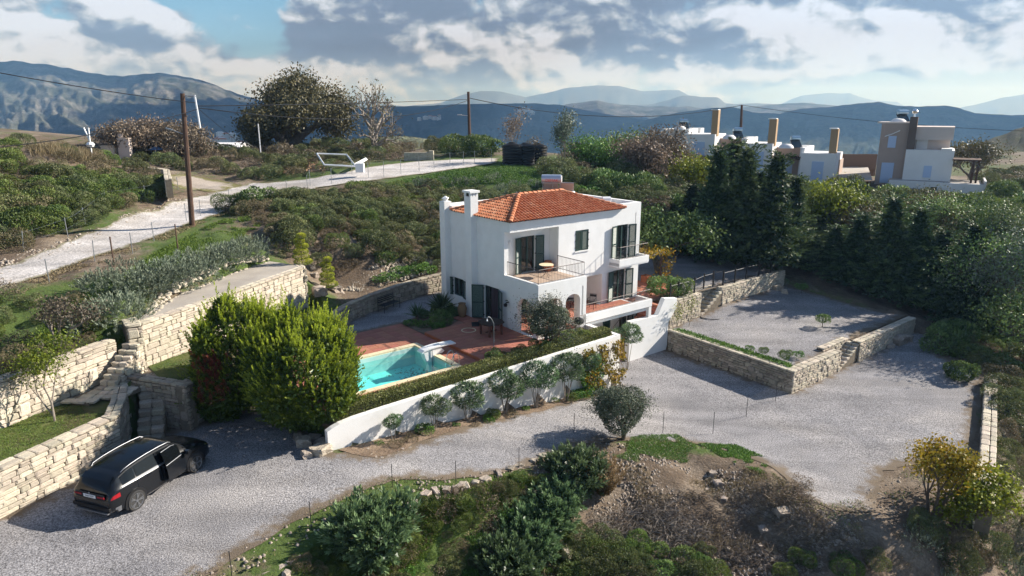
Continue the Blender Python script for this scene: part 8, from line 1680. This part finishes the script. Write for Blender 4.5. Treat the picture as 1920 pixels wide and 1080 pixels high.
grass('grass', 'short lawn grass between the two left stone walls', LA1, 26000, .06, LM['grass'], .014, lambda X, Y: X * 0 + 1.58, thr=-.35); grass('grass', 'short lawn grass below the concrete terrace', LA2, 16000, .055, LM['grass'], .014, l2z, thr=-.3)
W_ = lambda L: [tuple(hit(x, y).xy) for x, y in L]
grass('grass', 'rough green grass on the bank above the left walls', W_([(0, 690), (60, 640), (130, 560), (200, 545), (230, 520), (300, 470), (430, 410), (500, 400), (480, 450), (330, 500), (230, 545), (240, 640), (170, 650), (0, 712)]), 26000, .16, LM['grass'], .03, thr=-.2)
grass('grass', 'bright meadow grass beside the crest road', W_([(690, 350), (790, 332), (900, 314), (980, 312), (1050, 328), (1080, 350), (1000, 352), (900, 348), (800, 356)]), 40000, .16, LM['bright'], .06); grass('grass', 'bright grass patch beneath the olive at the court edge', W_([(1150, 835), (1200, 818), (1270, 818), (1310, 845), (1290, 870), (1220, 880), (1150, 862)]), 11000, .07, LM['bright'], .02, thr=-.1)
grass('grass', 'green weeds along the right end of the cleared ground', W_([(1310, 835), (1380, 838), (1440, 865), (1455, 895), (1420, 890), (1350, 865)]), 5000, .10, LM['bright'], .03, thr=-.05); grass('grass', 'dry stems among the weeds of the foreground slope', W_([(560, 1085), (600, 1025), (700, 980), (860, 935), (960, 895), (1080, 930), (1150, 1085)]), 12000, .2, LM['grassd'], .02, thr=-.05); grass('grass', 'lush green weeds on the foreground slope', W_([(560, 1085), (600, 1025), (700, 980), (860, 935), (960, 895), (1000, 900), (960, 950), (860, 1000), (800, 1085)]), 30000, .15, LM['grass'], .03, thr=-.1)
grass('grass', 'dry grass stems on the crest of the left hill', W_([(60, 290), (110, 286), (200, 300), (160, 310), (60, 300)]), 3500, .8, LM['grassd'], .03, lean=.2); grass('grass', 'dry weeds scattered over the cleared ground', W_([(1120, 1000), (1300, 1040), (1700, 1090), (1740, 1010), (1640, 980), (1560, 1000), (1450, 890), (1320, 870), (1180, 890)]), 14000, .14, LM['grassd'], .016, thr=-.1, lean=.8); grass('grass', 'green ground cover on the shaded bank at the right', W_([(1850, 700), (1960, 690), (1960, 1090), (1760, 1090), (1850, 960)]), 16000, .16, LM['scrub'] if False else LM['grass'], .04, thr=-.2)
grass('grass', 'strip of green ground cover along the terrace wall', XYp([(11.3, -.2), (12.0, -.3), (11.75, -8.4), (11.15, -8.6)]), 9000, .16, LM['bright'], .05, lambda X, Y: X * 0 - .80); grass('grass', 'meadow grass below the tower house', W_([(1820, 380), (1990, 375), (1990, 400), (1840, 400)]), 7000, .25, LM['grass'], .08)
grass('grass', 'dry verge grass along the gravel road', W_([(0, 550), (100, 512), (240, 462), (350, 425), (450, 385), (440, 400), (330, 445), (230, 480), (100, 535), (0, 570)]), 7000, .14, LM['grassd'], .03, thr=-.1)
# white steel frame lying beside the track, with its white box
def bars(name, label, cat, pts, r_, m):
    e_ = empty(name, pts[0][0]); tag(e_, label, cat); o_ = Vector(pts[0][0])
    for run in pts:
        m_ = MB(); m_.tube([Vector(p) - o_ for p in run], r_, 4); m_.build('bar', m, e_)
    return e_
def py3(px, py, Y): x, z = PYX(px, py, Y); return (x, Y, z)
bars('steel_frame', 'white steel frame of a sunshade tipped over beside the track', 'frame', [[py3(594, 288, 72), py3(650, 290, 72)], [py3(594, 288, 72), py3(608, 309, 68)], [py3(608, 309, 68), py3(670, 312, 68)], [py3(650, 290, 72), py3(667, 312, 68)], [py3(665, 308, 69), py3(686, 297, 72)], [py3(668, 311, 68), py3(688, 299, 72)]], .09, M['white'])
x, y_, z = py3(677, 321, 66); m_ = MB(); m_.box(-.45, -.3, -.1, .3, .3, .75); o = m_.build('utility_box', M['white'], None, loc=(x, y_, z)); tag(o, 'white utility box at the corner of the steel frame', 'box')
for i, (px_, lb) in enumerate(((960, 'left'), (985, 'middle'), (1008, 'right'))):
    q = hit(px_, 309); m_ = MB()
    for k in range(7): m_.lathe([(1.0, k * .3), (1.06, k * .3 + .04), (1.06, k * .3 + .2), (1.0, k * .3 + .26)], 18)
    m_.lathe([(1.0, 2.1), (.4, 2.3), (.3, 2.4)], 18); o = m_.build('water_tank', M['black'], None, loc=q, smooth=True); tag(o, lb + ' black ribbed water tank at the edge of the meadow', 'water tank')
# gate posts and walls by the left hill
q = hit(213, 296); m_ = MB(); m_.box(-.9, -.4, -.5, .3, .4, 1.2); o = m_.build('gate_pillar', M['stone'], None, loc=q); tag(o, 'pale stone gate pillar beyond the left hill', 'pillar'); m_ = MB(); m_.box(-.4, -.3, -.5, .7, .3, 1.9); m_.box(-.3, -.2, 1.9, .0, .2, 2.3); o = m_.build('gate_pillar', M['pink'], None, loc=q + Vector((.95, .3, 0))); tag(o, 'pink plastered gate pillar beside the stone one', 'pillar')
IF = empty('iron_fence', q - Vector((1, 0, 0))); tag(IF, 'distant iron fence left of the stone gate pillar', 'fence'); railing([(0, 0, 0), (-3.6, .6, 0)], h=1.2, gap=.25, m=M['iron'], parent=IF, name='fence_panel', top=.03)
stone_wall('short stone wall end beside the dirt track', pw([(252, 312, 8.0), (306, 318, 7.9), (309, 336, 7.9)]), [6.8, 6.6, 6.8], [8.0, 7.9, 7.9], th=.5, sw=.5, sh=.25, limit=60)
x, y_, z = py3(290, 354, 56); m_ = MB(); m_.lathe([(1.3, -.3), (1.4, .2), (1.2, .45), (.5, .6), (.1, .62)], 14); m_.v = [(a, b * .5, c) for a, b, c in m_.v]; o = m_.build('tarpaulin', M['black'], None, smooth=True, loc=hit(288, 362)); tag(o, 'dark plastic tarpaulin heap among the scrub', 'tarpaulin')
x, y_, z = py3(168, 262, 60); m_ = MB(); m_.tube([(0, 0, -1.6), (0, 0, -.2), (-.35, 0, 1.0)], .06, 5); m_.tube([(0, 0, -.2), (.05, 0, 1.0)], .06, 5); m_.lathe([(.25, -.6), (.35, -.4), (.2, -.2)], 10); o = m_.build('antenna', M['white'], None, loc=(x, y_, z)); tag(o, 'white antenna with a small dish above the iron fence', 'antenna')
x, y_, z = py3(294, 290, 70); m_ = MB(); m_.tube([(0, 0, -1), (0, 0, 1.1)], .04, 5); m_.lathe([(.75, 1.1), (.5, 1.3), (.05, 1.42)], 14); o = m_.build('parasol', mat('blue_parasol', (.12, .22, .42), rough=.6), None, smooth=True, loc=(x, y_, z - .6)); tag(o, 'small blue parasol beyond the dirt track', 'parasol')
x, y_, z = py3(484, 232, 60); m_ = MB(); m_.tube([(0, 0, 0), (0, 0, -2.4)], .05, 5); o = m_.build('marker_post', M['offwhite'], None, loc=(x, y_, z)); tag(o, 'white post in front of the big oak', 'post')
for px0, px1, py_, lb in ((355, 445, 279, 'long white greenhouse roof beyond the crest'),): x0, z = PYX(px0, py_, 120); x1, _ = PYX(px1, py_, 120); m_ = MB(); m_.box(x0, 120, z - 3, x1, 128, z); m_.add([(x0, 120, z), (x1, 120, z), (x1, 128, z), (x0, 128, z), (x0, 124, z + .9), (x1, 124, z + .9)], [(0, 1, 5, 4), (2, 3, 4, 5), (1, 2, 5), (3, 0, 4)]); o = m_.build('greenhouse', M['offwhite']); tag(o, lb, 'greenhouse')
q = hit(795, 300); m_ = MB(); m_.box(-2.2, -.2, -.3, .6, .2, .8); m_.box(.6, -.35, -.3, 1.1, .35, 1.0); o = m_.build('low_wall', M['stone'], None, loc=q); tag(o, 'low pale entrance wall on the crest beyond the road', 'wall')
q = hit(870, 292); plant('scrubg', q, 3.2, 'wide dark green bush beneath the crest pole', 'bush', sz=.75); plant('broad', hit(905, 292), 2.6, 'dark bush right of the crest pole', 'bush', sz=.8)
# pale kerb stones above the concrete terrace, hose on the driveway
pebbles('edging_rubble', 'rough cream stones edging the back of the concrete terrace', None, 500, .1, .3, M['stone'], world=[tuple(P(x, y, 3.9).xy) for x, y in ((285, 592), (340, 553), (430, 517), (505, 492), (500, 486), (425, 508), (330, 545), (275, 582))])
m_ = MB(); m_.tube([P(1110, 740, -2.0), P(1090, 765, -1.85) + Vector((0, 0, .02)), P(1040, 775, -1.6) + Vector((0, 0, .05)), P(1075, 790, -1.7) + Vector((0, 0, .05)), P(1110, 797, -1.85) + Vector((0, 0, .05)), P(1170, 815, -1.95)], .02, 5); o = m_.build('hose', mat('blue_grey_hose', (.14, .2, .26), rough=.5), None, smooth=True); tag(o, 'thin blue grey hose crossing the driveway below the wall bed', 'hose')

band = XYp([(-20, -7.7), (-15.9, -6.9), (-12.5, -6.3), (-10.5, -7.5), (-7.9, -8.1), (-4, -7.3), (-1.8, -7.9), (1.2, -9.4), (2.4, -12.9), (1.0, -15), (1.2, -16.2), (4.6, -16.4), (8.4, -16.7), (8.6, -17.8), (4.6, -17.6), (.2, -17.6), (-.1, -15), (1.2, -12.9), (.2, -10.5), (-1.8, -9.1), (-4, -8.5), (-7.9, -9.3), (-10.5, -8.7), (-12.5, -7.5), (-15.9, -8.1), (-20, -9)])
pebbles('rubble', 'crumbled stones along the lower edge of the driveway', None, 1500, .03, .13, M['rock'], world=band)
grass('grass', 'mixed weeds along the lower edge of the driveway', band, 9000, .12, LM['grassd'], .02, thr=-.2); grass('grass', 'green weeds along the lower edge of the driveway', band, 9000, .12, LM['grass'], .025, thr=.0)
pebbles('rubble', 'pale chips scattered over the right of the cleared ground', [(1330, 900), (1480, 930), (1600, 1010), (1640, 1060), (1480, 1080), (1350, 1000)], 1500, .04, .14, M['rock'])

# ------------------------------------------------------------------ smallest bushes past the first few hundred become one mass
def thin_bushes(keep=285):
    bs = [o for o in SC.objects if o.type == 'MESH' and o.parent is None and o.get('group') and o.data.name.startswith('bush')]
    bs.sort(key=lambda o: -o.scale.x / max(5, math.hypot(o.location.x, o.location.y)))
    rest = bs[keep:]; kinds = sorted({o.data.name for o in rest}); first = {}
    for o in bs[:keep]: first.setdefault(o.data.name, o)
    kinds = [k for k in kinds if k in first]; mv = [o for o in rest if o.data.name in kinds]
    me = bpy.data.meshes.new('undergrowth'); me.from_pydata([tuple(o.location) for o in mv], [], [])
    for nm, tp, vals in (('kind_id', 'INT', [kinds.index(o.data.name) for o in mv]), ('turn', 'FLOAT', [o.rotation_euler.z for o in mv])): a = me.attributes.new(nm, tp, 'POINT'); a.data.foreach_set('value', vals)
    a = me.attributes.new('size3', 'FLOAT_VECTOR', 'POINT'); a.data.foreach_set('vector', [c for o in mv for c in o.scale])
    u = link('undergrowth', me); tag(u, 'mass of small scrub between the larger bushes', kind='stuff')
    ng = bpy.data.node_groups.new('spread_undergrowth', 'GeometryNodeTree'); ng.interface.new_socket('Geometry', in_out='INPUT', socket_type='NodeSocketGeometry'); ng.interface.new_socket('Geometry', in_out='OUTPUT', socket_type='NodeSocketGeometry')
    N, L = ng.nodes, ng.links; gi = N.new('NodeGroupInput'); go = N.new('NodeGroupOutput'); mp = N.new('GeometryNodeMeshToPoints'); L.new(gi.outputs[0], mp.inputs[0]); j = N.new('GeometryNodeJoinGeometry')
    def attr(nm, tp): n = N.new('GeometryNodeInputNamedAttribute'); n.data_type = tp; n.inputs[0].default_value = nm; return n.outputs[0]
    kid, trn, sz = attr('kind_id', 'INT'), attr('turn', 'FLOAT'), attr('size3', 'FLOAT_VECTOR'); cx = N.new('ShaderNodeCombineXYZ'); L.new(trn, cx.inputs[2])
    for i, k in enumerate(kinds):
        oi = N.new('GeometryNodeObjectInfo'); oi.inputs[0].default_value = first[k]; oi.transform_space = 'ORIGINAL'; oi.inputs[1].default_value = True
        cm = N.new('FunctionNodeCompare'); cm.data_type = 'INT'; cm.operation = 'EQUAL'; L.new(kid, cm.inputs[2]); cm.inputs[3].default_value = i
        ip = N.new('GeometryNodeInstanceOnPoints'); L.new(mp.outputs[0], ip.inputs['Points']); L.new(cm.outputs[0], ip.inputs['Selection']); L.new(oi.outputs['Geometry'], ip.inputs['Instance']); L.new(cx.outputs[0], ip.inputs['Rotation']); L.new(sz, ip.inputs['Scale']); L.new(ip.outputs[0], j.inputs[0])
    L.new(j.outputs[0], go.inputs[0]); md = u.modifiers.new('spread', 'NODES'); md.node_group = ng
    for o in mv: bpy.data.objects.remove(o)
thin_bushes()
